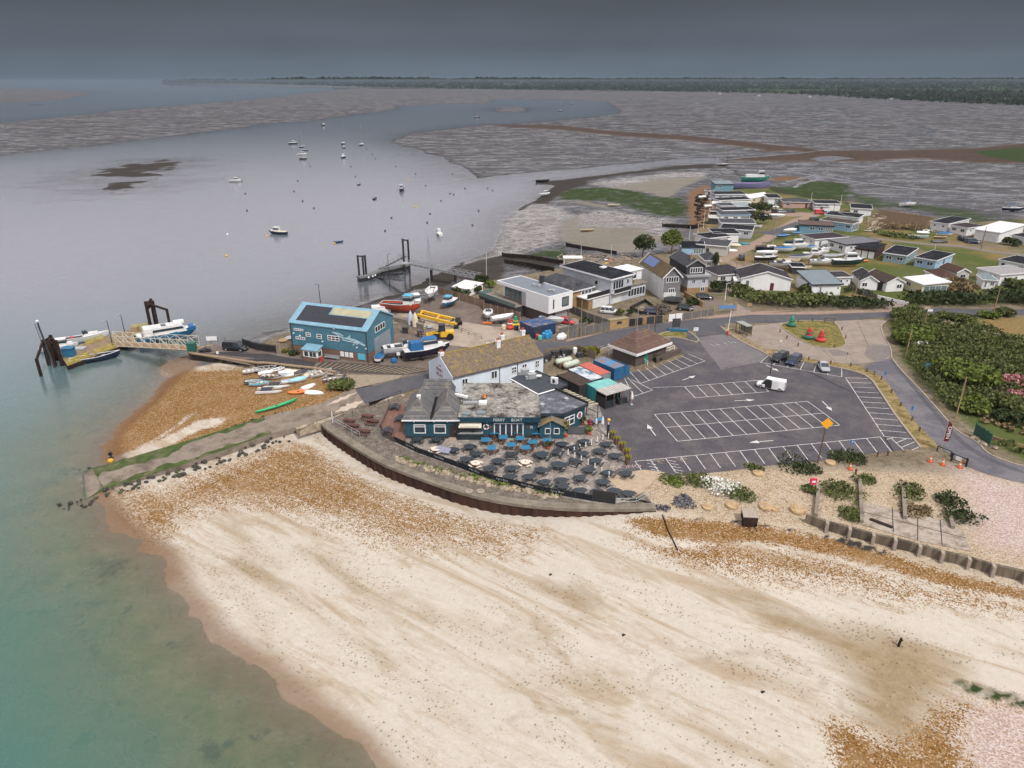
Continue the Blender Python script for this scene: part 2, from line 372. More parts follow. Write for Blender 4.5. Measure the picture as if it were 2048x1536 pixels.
def lines(ls,width,wob=1.0):
 r=np.zeros(GX.shape)
 for p,wd in ls:
  d=wd+sdf(p,wd+width*3+4,closed=False)+(n_mid*4+n_small*1.5)*wob
  r=np.maximum(r,np.clip(.5+d/(2*width),0,1))
 return r
SBEACH=Gp([(190,985),(560,868),(650,850),(700,905),(800,975),(900,1025),(1045,1050),(1310,1040),(1500,1060),(1640,1088),(1850,1130),(2048,1170),(2600,1300),(4000,1790),(1100,1790),(722,1536),(560,1390),(415,1280),(330,1150),(235,1060)])
NBEACH=Gp([(340,755),(375,742),(500,735),(640,748),(700,775),(690,815),(535,850),(225,940),(205,900),(212,870),(290,805)])
sand=np.maximum(mask([SBEACH],3,.3),((sdf(FORE,30)>2)&(GY<135)&(dL<1.5))*1.0)
orange=np.maximum(mask([NBEACH],2,.3),mask([Gp([(200,985),(260,962),(330,968),(420,925),(545,885),(660,875),(720,930),(820,990),(930,1035),(1080,1068),(960,1092),(780,1080),(650,1050),(560,1025),(470,1005),(410,1025),(350,1060),(325,1100),(290,1110),(240,1060)])],5,1.2)*.80)
orange=np.maximum(orange,mask([gp(1280,860,2.6667,[(-60,478),(300,486),(560,500),(700,515),(880,552),(1100,612),(1300,668),(1480,712),(1700,768),(2048,842),(2300,890),(2300,965),(2048,905),(1800,855),(1600,828),(1400,772),(1150,697),(900,648),(560,596),(300,592),(60,552)])],1.0,.25)*1.25)
orange=np.maximum(orange,mask([gp(1280,860,2.6667,[(-40,560),(300,600),(560,612),(1150,716),(1600,850),(2048,925),(2300,985),(2300,1010),(1900,965),(1500,905),(1000,805),(600,765),(300,720),(100,650)])],3,.9)*.78)
mound=mask([gp(1024,900,2,[(1790,1050),(1880,1005),(2048,1010),(2300,1080),(2300,1350),(1850,1320),(1770,1180)])],1.5,.4)
orange=np.maximum(orange,mask([gp(1024,900,2,[(1260,1080),(1340,1100),(1480,1170),(1600,1215),(1640,1120),(1700,1040),(1820,1000),(2048,1000),(2400,1050),(2400,1400),(1300,1400)])],1.6,.5))
orange=np.maximum(orange,mask([Gp([(205,990),(235,985),(330,1115),(345,1150),(300,1110),(235,1055)])],2.5,.5)*.8)
pale=lines([(gp(1280,860,2.6667,[(560,602),(740,622),(950,664),(1150,708),(1400,785),(1600,842)]),.35),(gp(1280,860,2.6667,[(1450,700),(1560,740),(1750,780)]),.1),(gp(1280,860,2.6667,[(1830,800),(2048,852)]),.1),(gp(1280,860,2.6667,[(0,575),(80,600),(300,612)]),.3),(gp(0,800,2,[(440,345),(560,335),(720,285),(860,260),(1060,170),(1180,150),(1230,165)]),.9),(gp(0,800,2,[(480,240),(600,195),(720,140),(800,100),(860,90)]),1.5),(gp(0,800,2,[(560,190),(700,110),(760,60)]),.3),(gp(480,560,4,[(660,1180),(800,1400),(1000,1560),(1500,1750),(2000,1900)]),.8),(gp(480,560,4,[(480,1260),(640,1330),(760,1420)]),.5)],.55,.2)
orange=orange*(1-.92*pale)*(1-.85*mound)
olive=mask([gp(1024,900,2,[(1000,640),(1250,720),(1500,760),(1700,840),(1830,900),(1720,1000),(1620,1190),(1450,1130),(1360,900),(1200,760),(1060,690)])],3.5,.9)*.95
olive=np.maximum(olive,mask([gp(1024,900,2,[(120,520),(260,545),(330,600),(220,600)]),gp(1024,900,2,[(0,720),(130,760),(210,830),(60,790),(0,770)]),gp(1024,900,2,[(400,860),(500,880),(490,910),(420,890)])],2.0,.8)*.8)
olive=np.maximum(olive,lines([(gp(0,800,2,[(960,640),(1080,740),(1240,840),(1450,970),(1620,1090),(1760,1180)]),.7),(gp(0,800,2,[(1180,590),(1320,660),(1420,780)]),.5),(gp(0,800,2,[(1600,780),(1800,870),(2048,940)]),1.2),(gp(1024,900,2,[(0,1120),(200,1180),(360,1250)]),.9),(gp(1024,900,2,[(60,1020),(300,1040),(420,1100)]),.4),(gp(1024,900,2,[(1000,610),(800,590)]),.7)],2.2,.9)*.62)
track=lines([(gp(0,800,2,q),.5)for q in([(850,480),(950,510),(1010,590),(1130,660)],[(960,640),(1080,740),(1250,840),(1450,980),(1650,1130),(1900,1330)],[(740,610),(870,700),(980,790),(1020,850),(1060,930),(1110,1060)],[(1300,640),(1500,760),(1760,880),(2000,1010)],[(1180,580),(1400,720),(1560,850)])]+[(gp(1024,900,2,q),1.2)for q in([(900,880),(1060,900),(1150,960)],[(1300,700),(1560,760),(1800,840)],[(0,930),(250,920),(520,960)])],1.2,.5)
ridge=lines([(gp(1024,900,2,q),.12)for q in([(540,930),(580,885),(700,855),(880,815),(1000,806),(1120,840),(1210,900),(1310,1010),(1380,1080)],[(0,1080),(60,1040),(200,1040),(420,1100)],[(1100,690),(1300,820),(1380,960)])]+[(gp(0,800,2,q),.1)for q in([(840,980),(960,1040),(1080,1130),(1130,1180),(1290,1300),(1400,1390)],)],.25,.05)
shing=np.clip(.5+sdf(B2,12)/3,0,1)
pink=mask([gp(1280,860,2.6667,[(1650,190),(1850,240),(2100,300),(2300,420),(2300,700),(2000,680),(1830,590),(1750,480),(1720,350),(1700,240)])],5,.8)
pink=np.maximum(pink,mask([gp(1024,900,2,[(1800,1010),(2048,1010),(2300,1100),(2300,1350),(1850,1300),(1780,1160)])],3,.5))
land=np.clip(.5+dL/3,0,1)*(1-shing)
CH=Gp([(1400,400),(1520,372),(1760,420),(2048,440),(2300,440),(2300,605),(1900,605),(1560,600),(1430,590),(1430,540),(1380,500)])
grass=mask([CH],3,.4)*np.clip(.55+n_big*1.7,0,1)
grass=np.maximum(grass,mask([gp(1700,360,5.885,[(200,680),(500,745),(900,770),(1300,800),(1700,870),(1800,930),(1740,990),(1480,1020),(1230,960),(820,800),(400,740)])],1.5,.3))
grass=np.maximum(grass,mask([Gp([(1430,590),(1500,600),(1750,612),(2048,608),(2300,608),(2300,570),(1700,570)])],2,.5)*.8)
grass=np.maximum(grass,mask([Gp([(1770,640),(1850,625),(2060,640),(2300,640),(2700,700),(2700,1010),(2300,975),(2048,925),(1960,880),(1880,800),(1800,720)])],1.5,.5)*.72)
dry=mask([CH],3,.4)*np.clip(.5-n_mid*2.2,0,1)*.7
dry=np.maximum(dry,mask([gp(1536,560,4,[(1680,320),(1800,305),(2400,290),(2400,480),(2048,460),(1800,400)])],1.0,.2))
dirt=lines([(gp(1360,340,6.0235,[(480,1100),(700,980),(1000,850),(1080,800),(1250,690),(1420,600),(1560,560),(1660,520)]),2.2),(gp(1360,340,6.0235,[(560,1080),(640,1130),(820,1200),(1280,1260)]),1.4),(gp(1360,340,6.0235,[(1100,470),(1300,540),(1500,530)]),4),(gp(1360,340,6.0235,[(1000,440),(1150,580)]),2)],.8,.3)
earth=mask([gp(1700,360,5.885,[(300,420),(420,330),(900,430),(1000,470),(930,560),(600,600),(300,580),(180,520)])],3,.8)
osand=mask([gp(1360,340,6.0235,[(110,240),(300,190),(420,190),(400,260),(360,380),(330,560),(270,680),(90,680),(0,880),(-200,960),(-160,900),(90,640)]),gp(1360,340,6.0235,[(1060,100),(1300,70),(1560,90),(1480,120),(1150,130)])],3,1.3)
osand=np.maximum(osand,np.clip(.5+(dSp+n_mid*3)/8,0,1))
algae=mask([gp(900,320,4,[(840,260),(1000,225),(1300,225),(1480,250),(1700,300),(1880,300),(1900,400),(1880,450),(1780,460),(1500,400),(1300,340),(1100,320),(880,320)]),gp(900,320,4,[(760,720),(920,690),(940,740),(1080,760),(980,800),(800,780),(600,770)]),gp(1360,340,6.0235,[(1060,200),(1430,200),(1500,120),(1900,160),(2048,180),(2048,420),(1900,380),(1600,340),(1250,290),(1060,260)])],3,1.4)*np.clip(.85+n_small*1.5,0,1)
algae=np.maximum(algae,mask([FIELD],8,.5));algae=np.maximum(algae,np.clip((dFa-20)/60,0,1));algae=np.maximum(algae,mask([gp(1024,130,2,[(700,332),(880,338),(840,350),(690,345)])],12,2)*.5)
algae=np.maximum(algae,mask([gp(1700,360,5.885,[(900,330),(1200,340),(1600,400),(1900,450),(1500,460),(1000,420)]),gp(1700,360,5.885,[(0,140),(400,220),(550,320),(200,300),(0,260)]),gp(1700,360,5.885,[(0,260),(600,330),(1000,380),(1800,500),(2048,520),(2048,470),(1500,370),(900,300),(300,230),(0,200)])],4,2.5)*.62)
algae=np.maximum(algae,mask([gp(1024,900,2,[(1750,930),(1800,915),(1900,950),(2048,990),(2200,1030),(2200,1050),(2048,1030),(1850,980)])],.7,.28))
cob=mask([gp(900,320,4,[(0,860),(200,790),(330,740),(440,500),(560,380),(700,340),(820,360),(1000,440),(860,520),(880,640),(760,690),(560,760),(300,800),(40,880)]),gp(900,320,4,[(1020,440),(1280,400),(1500,440),(1800,490),(1700,620),(1650,600),(1500,540),(1050,530)]),gp(900,320,4,[(1100,190),(1400,150),(1800,90),(2048,100),(2048,130),(1700,150),(1300,220)])],4,1.2)
cob=np.maximum(cob,mask([gp(480,560,4,[(-200,560),(100,470),(400,380),(800,240),(1100,110),(1500,30),(1500,90),(1130,140),(860,260),(500,400)])],1.5,.4)*.6)
weed=np.clip(.5+dWn/6,0,1)
weed=np.maximum(weed,mask([gp(900,320,4,[(580,200),(760,180),(850,150),(1100,125),(1500,85),(1900,40),(2100,30),(2100,60),(1700,85),(1300,130),(1000,190),(880,240),(820,300),(780,350),(640,350),(560,400),(680,310),(760,250)])],3,1.3))
weed=np.maximum(weed,mask([gp(900,320,4,[(20,870),(220,800),(400,760),(900,820),(800,880),(560,860),(440,830),(420,960),(200,980),(0,930)])],1.6,.7)*.85)
weed=np.maximum(weed,mask([gp(700,470,6.8267,[(420,800),(600,730),(860,640),(1300,480),(1480,370),(1560,370),(1500,560),(1300,700),(900,740),(640,860),(0,1000),(0,1030),(500,840)])],1.0,.5))
weed=np.maximum(weed,np.clip(1-np.abs(dMn-1.5)/5,0,1)*(GY>330)*.7)
weed=np.maximum(weed,mask([gp(1280,860,2.6667,[(300,470),(540,485),(700,505),(900,540),(1100,590),(1300,650),(1300,660),(1100,605),(900,555),(690,520),(530,495),(300,485)])],.3,.25)*.9)
dFo=sdf(FORE,30)
wet=np.clip(1-(dFo-1.6)/1.8,0,1)*(GY<150)*(dFo>-29)
weed=np.maximum(weed,mask([gp(0,800,2,[(330,640),(400,615),(500,620),(490,760),(440,830),(370,790)])],4,2.2)*.62)
weed=np.maximum(weed,lines([(gp(0,800,2,q),.5)for q in([(290,850),(330,920),(380,1010)],[(820,1360),(850,1400)],[(300,830),(310,870)])],1.0,.6)*.8)
weed=np.maximum(weed,mask([gp(900,320,4,[(700,160),(900,130),(1120,150),(1080,205),(920,250),(820,330),(640,352),(560,405),(700,300),(770,240)])],2,.7))
sea=np.clip((-3.02-Z)/.3,0,1)
smud=mask([gp(900,320,4,[(860,520),(1000,450),(1300,440),(1650,600),(1700,640),(1460,740),(1200,740),(1000,680),(880,640)]),gp(900,320,4,[(860,340),(1000,340),(1280,390),(1280,370),(1100,330)]),gp(900,320,4,[(1250,220),(1700,150),(2048,130),(1850,230),(1750,310),(1600,260)])],3,.8)
wornp=np.clip(.5+n_big*1.5,0,1)
ny,nx=GX.shape
me=bpy.data.meshes.new('ground')
me.vertices.add(nx*ny);co=np.stack([GX.ravel(),GY.ravel(),Z.ravel()],1).astype(np.float32);me.vertices.foreach_set('co',co.ravel())
idx=np.arange(nx*ny).reshape(ny,nx)
def grid_mesh(me,idx):
 q=np.stack([idx[:-1,:-1].ravel(),idx[:-1,1:].ravel(),idx[1:,1:].ravel(),idx[1:,:-1].ravel()],1)
 nf=len(q);me.loops.add(nf*4);me.loops.foreach_set('vertex_index',q.ravel().astype(np.int32))
 me.polygons.add(nf);me.polygons.foreach_set('loop_start',np.arange(0,nf*4,4,dtype=np.int32));me.polygons.foreach_set('loop_total',np.full(nf,4,np.int32))
 me.polygons.foreach_set('use_smooth',np.ones(nf,bool));me.update(calc_edges=True)
grid_mesh(me,idx)
def put(name,chans):
 a=me.attributes.new(name,'FLOAT_COLOR','POINT')
 a.data.foreach_set('color',np.stack([np.clip(c,0,1).ravel()for c in chans],1).astype(np.float32).ravel())
put('mA',[sand,orange,olive,shing]);put('mB',[pink,grass,dry,algae]);put('mC',[cob,weed,osand,wet]);put('mD',[land,dirt,earth,smud]);put('mE',[sea,ridge,wornp,track])
m,t,n,l=nodes_of('natural_ground')
out=n('ShaderNodeOutputMaterial');bs=n('ShaderNodeBsdfPrincipled');l(bs.outputs[0],out.inputs[0])
geo=n('ShaderNodeNewGeometry')
CHN={}
for nm in 'ABCDE':
 a=n('ShaderNodeAttribute');a.attribute_name='m'+nm;s=n('ShaderNodeSeparateColor');l(a.outputs['Color'],s.inputs[0])
 for k,c in enumerate('rgb'):CHN[nm+c]=s.outputs[k]
 CHN[nm+'a']=a.outputs['Alpha']
def noise(scale,detail=6,rough=.6,stretch=None,rot=0,dist_=0):
 x=n('ShaderNodeTexNoise');x.inputs['Distortion'].default_value=dist_;x.inputs['Scale'].default_value=scale;x.inputs['Detail'].default_value=detail;x.inputs['Roughness'].default_value=rough
 p=n('ShaderNodeMapping');l(geo.outputs['Position'],p.inputs[0])
 if stretch:
  p.vector_type='TEXTURE';p.inputs['Scale'].default_value=tuple(1/q for q in stretch);p.inputs['Rotation'].default_value=(0,0,rot)
 l(p.outputs[0],x.inputs[0]);return x.outputs[0]
def rng(src,a,b,c=0.,d=1.):
 r=n('ShaderNodeMapRange');r.inputs[1].default_value=a;r.inputs[2].default_value=b;r.inputs[3].default_value=c;r.inputs[4].default_value=d;l(src,r.inputs[0]);return r.outputs[0]
def mth(op,a,b=None):
 x=n('ShaderNodeMath');x.operation=op
 for i,v in enumerate((a,b)):
  if v is None:continue
  if isinstance(v,(int,float)):x.inputs[i].default_value=v
  else:l(v,x.inputs[i])
 return x.outputs[0]
def mixc(f,a,b):
 x=n('ShaderNodeMixRGB')
 for i,v in((0,f),(1,a),(2,b)):
  if isinstance(v,tuple):x.inputs[i].default_value=(*v,1)
  elif isinstance(v,(int,float)):x.inputs[i].default_value=v
  else:l(v,x.inputs[i])
 return x.outputs[0]
def vor(scale,feat='F1',rand=1.0):
 x=n('ShaderNodeTexVoronoi');x.inputs['Scale'].default_value=scale;x.feature=feat;l(geo.outputs['Position'],x.inputs[0]);return x
def edge(chan,amp=.9,ns_=None,sh=.16):
 s=mth('ADD',chan,mth('MULTIPLY',mth('SUBTRACT',ns_,.5),amp));return rng(s,.5-sh,.5+sh)
gys=n('ShaderNodeSeparateXYZ');l(geo.outputs['Position'],gys.inputs[0]);geoY=gys.outputs['Y']
nA=noise(1.3,8,.7);nB=noise(.25,7,.65);nC=noise(6,4,.7);nD=noise(.055,6,.6)
stA=noise(1.0,7,.7,(.06,.13,1));stB=noise(1.0,7,.7,(.16,.5,1),.2)
vs=vor(7.5);vsc=n('ShaderNodeSeparateColor');l(vs.outputs['Color'],vsc.inputs[0]);st=vsc.outputs[0];st2=vsc.outputs[1]
vb=vor(2.1);vbs=n('ShaderNodeSeparateColor');l(vb.outputs['Color'],vbs.inputs[0])
mud=mixc(rng(stA,.35,.65),(.068,.069,.076),(.118,.119,.131))
mud=mixc(rng(geoY,380,950),mud,mixc(rng(stA,.3,.7),(.040,.039,.043),(.072,.07,.077)))
mud=mixc(rng(stB,.54,.66,0,.55),mud,(.024,.022,.024))
mud=mixc(rng(noise(1,6,.75,(.3,.7,1),-.15),.55,.64,0,.6),mud,(.032,.030,.032))
cz=noise(1,7,.6,(.022,.045,1),.3);crk=rng(mth('ABSOLUTE',mth('SUBTRACT',cz,.5)),.002,.012,1,0)
cz2=noise(1,7,.65,(.006,.02,1),-.2);crk=mth('MAXIMUM',crk,rng(mth('ABSOLUTE',mth('SUBTRACT',cz2,.48)),.002,.010,1,0))
wetm=mth('MAXIMUM',crk,rng(noise(1,8,.7,(.05,.11,1),.1),.52,.62))
mud=mixc(rng(cz2,.3,.7,.0,.7),mud,(.05,.044,.043));mud=mixc(mth('MULTIPLY',wetm,.35),mud,(.09,.094,.105));mud=mixc(mth('MULTIPLY',crk,.5),mud,(.05,.05,.055))  # wet streaks tinted silver: sky sheen painted into the mud colour
col=mud
smudc=mixc(rng(nA,.35,.7),(.145,.13,.11),(.205,.185,.155));smudc=mixc(rng(noise(1,5,.7,(.5,1.1,1)),.6,.68,0,.7),smudc,(.10,.085,.07))
col=mixc(edge(CHN['Da'],.7,nB,.3),col,smudc)
cobc=mixc(rng(st,.25,.5),(.05,.045,.042),(.34,.325,.325));cobc=mixc(rng(noise(1,7,.75,(.35,.8,1)),.50,.58,0,.85),cobc,(.05,.045,.042));cobc=mixc(rng(nB,.52,.62,0,.5),cobc,(.16,.14,.125))
col=mixc(edge(CHN['Cr'],.8,nB,.25),col,cobc)
lnd=mixc(rng(nB,.4,.6),(.15,.12,.085),(.21,.17,.125));lnd=mixc(rng(nA,.48,.6,0,.7),lnd,(.075,.07,.035))
col=mixc(CHN['Dr'],col,lnd)
grs=mixc(rng(nA,.3,.7),(.045,.070,.018),(.085,.108,.03));grs=mixc(rng(nC,.45,.65,0,.5),grs,(.11,.095,.04))
col=mixc(edge(CHN['Bg'],.8,nA,.22),col,grs)
dryc=mixc(rng(nA,.3,.7),(.15,.105,.045),(.235,.165,.075));dryc=mixc(rng(nC,.5,.65,0,.35),dryc,(.10,.095,.03))
col=mixc(edge(CHN['Bb'],.8,nA,.25),col,dryc)
col=mixc(edge(CHN['Db'],.8,nB,.25),col,mixc(rng(nA,.35,.65),(.045,.036,.022),(.125,.08,.05)))
col=mixc(edge(CHN['Dg'],.6,nA,.25),col,mixc(rng(nA,.35,.65),(.30,.215,.165),(.22,.17,.14)))
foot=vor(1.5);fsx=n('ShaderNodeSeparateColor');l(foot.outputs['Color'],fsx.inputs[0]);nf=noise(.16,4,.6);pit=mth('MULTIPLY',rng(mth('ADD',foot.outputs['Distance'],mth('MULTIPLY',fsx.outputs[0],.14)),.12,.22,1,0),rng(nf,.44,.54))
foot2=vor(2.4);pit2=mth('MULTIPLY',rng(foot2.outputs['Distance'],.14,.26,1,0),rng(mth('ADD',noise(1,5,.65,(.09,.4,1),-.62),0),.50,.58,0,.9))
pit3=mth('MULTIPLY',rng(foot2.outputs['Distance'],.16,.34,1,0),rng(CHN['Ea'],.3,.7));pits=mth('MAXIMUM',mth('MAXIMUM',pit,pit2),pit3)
sandc=mixc(rng(nA,.3,.7),(.495,.455,.405),(.42,.375,.32))
sa=noise(1,7,.65,(.045,.24,1),-.62,1.1);sb=noise(1,6,.7,(.2,1.1,1),-.55,.8);sc_=noise(.045,5,.55)
sandc=mixc(rng(sa,.50,.66,0,.8),sandc,(.29,.215,.135));sandc=mixc(mth('MULTIPLY',rng(sb,.5,.64,0,.55),rng(sc_,.4,.6)),sandc,(.29,.225,.155))
sandc=mixc(rng(sa,.46,.30,0,.6),sandc,(.52,.47,.41));sandc=mixc(rng(st,.0,1.,0,.3),sandc,(.38,.31,.235));sandc=mixc(mth('MULTIPLY',pits,.8),sandc,(.15,.115,.08))  # pits darken the sand colour: dimple shade painted in along with damp sand
sandc=mixc(mth('MULTIPLY',CHN['Eg'],.55),sandc,(.22,.16,.105));sandc=mixc(mth('MULTIPLY',CHN['Ea'],.4),sandc,(.30,.235,.16))
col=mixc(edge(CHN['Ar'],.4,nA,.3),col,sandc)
shc=mixc(rng(st,.15,.85),(.27,.20,.125),(.44,.36,.27));shc=mixc(rng(nB,.5,.62,0,.7),shc,(.40,.33,.25));shc=mixc(rng(st2,.86,.9,0,.75),shc,(.10,.07,.045))
col=mixc(CHN['Aa'],col,shc)
pkc=mixc(rng(st,.15,.85),(.30,.21,.175),(.48,.41,.39))
col=mixc(edge(CHN['Br'],.7,nB,.3),col,pkc)
olc=mixc(rng(nA,.35,.7),(.20,.148,.082),(.29,.22,.135));olc=mixc(mth('MULTIPLY',pits,.7),olc,(.12,.088,.05))  # olive sand takes the same painted pit shade and damp tone
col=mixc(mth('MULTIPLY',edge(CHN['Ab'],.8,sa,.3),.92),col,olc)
orc=mixc(rng(st,.1,.9),(.12,.060,.018),(.25,.14,.052));orc=mixc(rng(st2,.84,.9,0,.8),orc,(.40,.31,.22));orc=mixc(rng(nB,.5,.7,0,.55),orc,(.29,.19,.11));orc=mixc(rng(noise(1,6,.7,(.5,1.2,1),.5),.58,.7,0,.6),orc,(.36,.27,.19))
oth=mth('ADD',CHN['Ag'],mth('ADD',mth('MULTIPLY',mth('SUBTRACT',st2,.5),.75),mth('ADD',mth('MULTIPLY',mth('SUBTRACT',nA,.5),.8),mth('MULTIPLY',mth('SUBTRACT',sb,.5),.9))))
col=mixc(rng(oth,.42,.54),col,orc)
col=mixc(edge(CHN['Cb'],.5,nB,.2),col,mixc(rng(nA,.35,.7),(.115,.065,.038),(.20,.125,.075)))
col=mixc(mth('MULTIPLY',CHN['Cb'],rng(geoY,420,520)),col,mixc(rng(nB,.35,.7),(.045,.030,.025),(.085,.058,.045)))
col=mixc(edge(CHN['Ba'],.9,nA,.2),col,mixc(rng(nC,.35,.65),(.016,.030,.010),(.045,.062,.020)))
wetc=mixc(CHN['Ag'],(.20,.14,.095),(.14,.072,.035))
col=mixc(mth('MULTIPLY',CHN['Ca'],.85),col,wetc)
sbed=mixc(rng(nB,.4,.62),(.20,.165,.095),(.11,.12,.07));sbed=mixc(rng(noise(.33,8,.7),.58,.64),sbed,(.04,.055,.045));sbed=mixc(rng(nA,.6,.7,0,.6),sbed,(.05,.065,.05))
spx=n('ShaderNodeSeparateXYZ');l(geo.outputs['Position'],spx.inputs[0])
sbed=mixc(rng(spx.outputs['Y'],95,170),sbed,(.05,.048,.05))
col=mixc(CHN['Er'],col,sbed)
col=mixc(edge(CHN['Cg'],.9,nA,.15),col,mixc(rng(nC,.4,.6),(.022,.019,.018),(.06,.052,.045)))
l(col,bs.inputs['Base Color'])
muddy=mth('SUBTRACT',1.0,mth('MINIMUM',1.0,mth('ADD',mth('ADD',CHN['Ar'],CHN['Dr']),mth('ADD',CHN['Aa'],mth('ADD',CHN['Ag'],CHN['Cb'])))))
rgm=mth('SUBTRACT',.85,mth('MULTIPLY',wetm,.46));muddy=mth('MULTIPLY',muddy,mth('SUBTRACT',1.0,mth('MAXIMUM',CHN['Cg'],mth('MAXIMUM',CHN['Ba'],mth('MULTIPLY',CHN['Da'],.8)))))
rg=n('ShaderNodeMix');l(muddy,rg.inputs[0]);rg.inputs[2].default_value=.95;l(rgm,rg.inputs[3]);l(rg.outputs[0],bs.inputs['Roughness'])
spc=n('ShaderNodeMix');l(muddy,spc.inputs[0]);spc.inputs[2].default_value=.04;l(mth('ADD',.06,mth('MULTIPLY',wetm,.95)),spc.inputs[3]);l(spc.outputs[0],bs.inputs['Specular IOR Level'])
bp=n('ShaderNodeBump');bp.inputs['Strength'].default_value=.7;bp.inputs['Distance'].default_value=.12
hgt=mth('ADD',mth('MULTIPLY',nA,.8),mth('SUBTRACT',mth('MULTIPLY',st,.35),mth('MULTIPLY',pits,.8)))
l(hgt,bp.inputs['Height']);l(bp.outputs[0],bs.inputs['Normal'])
me.materials.append(m)
go=bpy.data.objects.new('ground',me);C.objects.link(go);tag(go,kind='structure')
# water
sx,sy=np.arange(0,nx,2),np.arange(0,ny,2)
wx,wy=np.meshgrid(AX[sx],AY[sy]);wz=Z[np.ix_(sy,sx)]
wm=bpy.data.meshes.new('water');k=wx.size;wm.vertices.add(k)
wm.vertices.foreach_set('co',np.stack([wx.ravel(),wy.ravel(),np.full(k,WATER)],1).astype(np.float32).ravel())
grid_mesh(wm,np.arange(k).reshape(wx.shape))
at=wm.attributes.new('depth','FLOAT','POINT');at.data.foreach_set('value',np.clip(WATER-wz,0,6).ravel().astype(np.float32))
m,t,n,l=nodes_of('sea_water');geo=n('ShaderNodeNewGeometry')
out=n('ShaderNodeOutputMaterial');a=n('ShaderNodeAttribute');a.attribute_name='depth'
tr=n('ShaderNodeBsdfTransparent');tr.inputs[0].default_value=(.93,.97,.95,1)
df=n('ShaderNodeBsdfDiffuse');gl=n('ShaderNodeBsdfGlossy');gl.inputs['Color'].default_value=(1,1,1,1)
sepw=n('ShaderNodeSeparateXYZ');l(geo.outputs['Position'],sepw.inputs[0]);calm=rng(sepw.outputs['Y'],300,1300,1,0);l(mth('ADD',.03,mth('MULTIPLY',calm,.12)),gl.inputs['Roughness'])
turb=mth('SUBTRACT',1.0,mth('POWER',2.718,mth('MULTIPLY',a.outputs['Fac'],-1.1)))
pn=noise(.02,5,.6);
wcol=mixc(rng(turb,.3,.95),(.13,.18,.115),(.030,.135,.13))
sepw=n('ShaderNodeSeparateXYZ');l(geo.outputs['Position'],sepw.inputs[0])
silt_sheen=rng(mth('ADD',sepw.outputs['Y'],mth('MULTIPLY',pn,60.0)),85,220)  # farther water greyed: sky reflection put into the diffuse colour, with some turbidity
wcol=mixc(silt_sheen,wcol,(.125,.138,.16));l(wcol,df.inputs[0])
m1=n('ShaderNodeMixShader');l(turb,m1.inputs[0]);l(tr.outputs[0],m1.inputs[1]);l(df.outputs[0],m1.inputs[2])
fr=n('ShaderNodeFresnel');fr.inputs['IOR'].default_value=1.33
m2=n('ShaderNodeMixShader');l(fr.outputs[0],m2.inputs[0]);l(m1.outputs[0],m2.inputs[1]);l(gl.outputs[0],m2.inputs[2])
bp=n('ShaderNodeBump');bp.inputs['Strength'].default_value=.36;bp.inputs['Distance'].default_value=.1
l(mth('MULTIPLY',mth('ADD',noise(1.1,3,.5,(1,1.8,1)),mth('MULTIPLY',noise(.15,3,.5),2.0)),mth('ADD',.12,mth('MULTIPLY',calm,.88))),bp.inputs['Height'])
for x in(gl,fr):l(bp.outputs[0],x.inputs['Normal'])
l(m2.outputs[0],out.inputs[0])
wm.materials.append(m);wo_=bpy.data.objects.new('water',wm);C.objects.link(wo_);tag(wo_,kind='structure')
# PAVED GROUND
def asphalt(name,c,c2,thr=.55,grain=.12,scale=.35):return mat(name,c,.9,.14,scale,bump=.1,col2=c2,thr=thr,grain=grain)
M_asph=asphalt('car_park_asphalt',(.074,.069,.078),(.108,.097,.10),.53,.18)
M_asph2=asphalt('pale_asphalt',(.130,.120,.130),(.15,.138,.142),.5)
M_road=asphalt('road_asphalt',(.082,.080,.090),(.098,.094,.10),.55)
M_tar=asphalt('dark_tar',(.050,.046,.050),(.065,.058,.06),.55)
M_lane=asphalt('lane_asphalt',(.105,.10,.115),(.15,.14,.15),.52)
M_conc=mat('pale_concrete',(.25,.205,.175),.9,.14,.6,bump=.1,col2=(.20,.165,.14),thr=.55,grain=.05)
M_conc2=mat('worn_concrete',(.21,.18,.145),.9,.2,.9,bump=.15,col2=(.12,.10,.085),thr=.58,grain=.08)
M_kerb=mat('kerb_stone',(.30,.25,.21),.9,.15,2)
M_paint=mat('road_paint',(.52,.50,.49),.7,.16,3,col2=(.20,.19,.19),thr=.58)
M_paint2=mat('faded_paint',(.33,.28,.20),.8,.2,3)
M_pave=mat('brown_paving',(.20,.172,.155),.9,.38,1.6,bump=.15,col2=(.32,.285,.25),thr=.55,grain=.35)
M_pave2=mat('grey_setts',(.12,.10,.083),.9,.3,1.8,bump=.2,col2=(.19,.165,.14),thr=.56,grain=.35)
def sheet(name,pts,z,m,h=None):
 mb=MB()
 if h:mb.prism([p[:2]for p in pts],z,h)
 else:mb.poly([p[:2]for p in pts],z)
 return struct(mb,name,m)
def smooth(pts,it=2,closed=True):
 for _ in range(it):
  o=[];n_=len(pts)
  for i in range(n_ if closed else n_-1):
   a,b=pts[i],pts[(i+1)%n_];o+=[lerp(a,b,.25),lerp(a,b,.75)]
  pts=o if closed else[pts[0]]+o+[pts[-1]]
 return pts
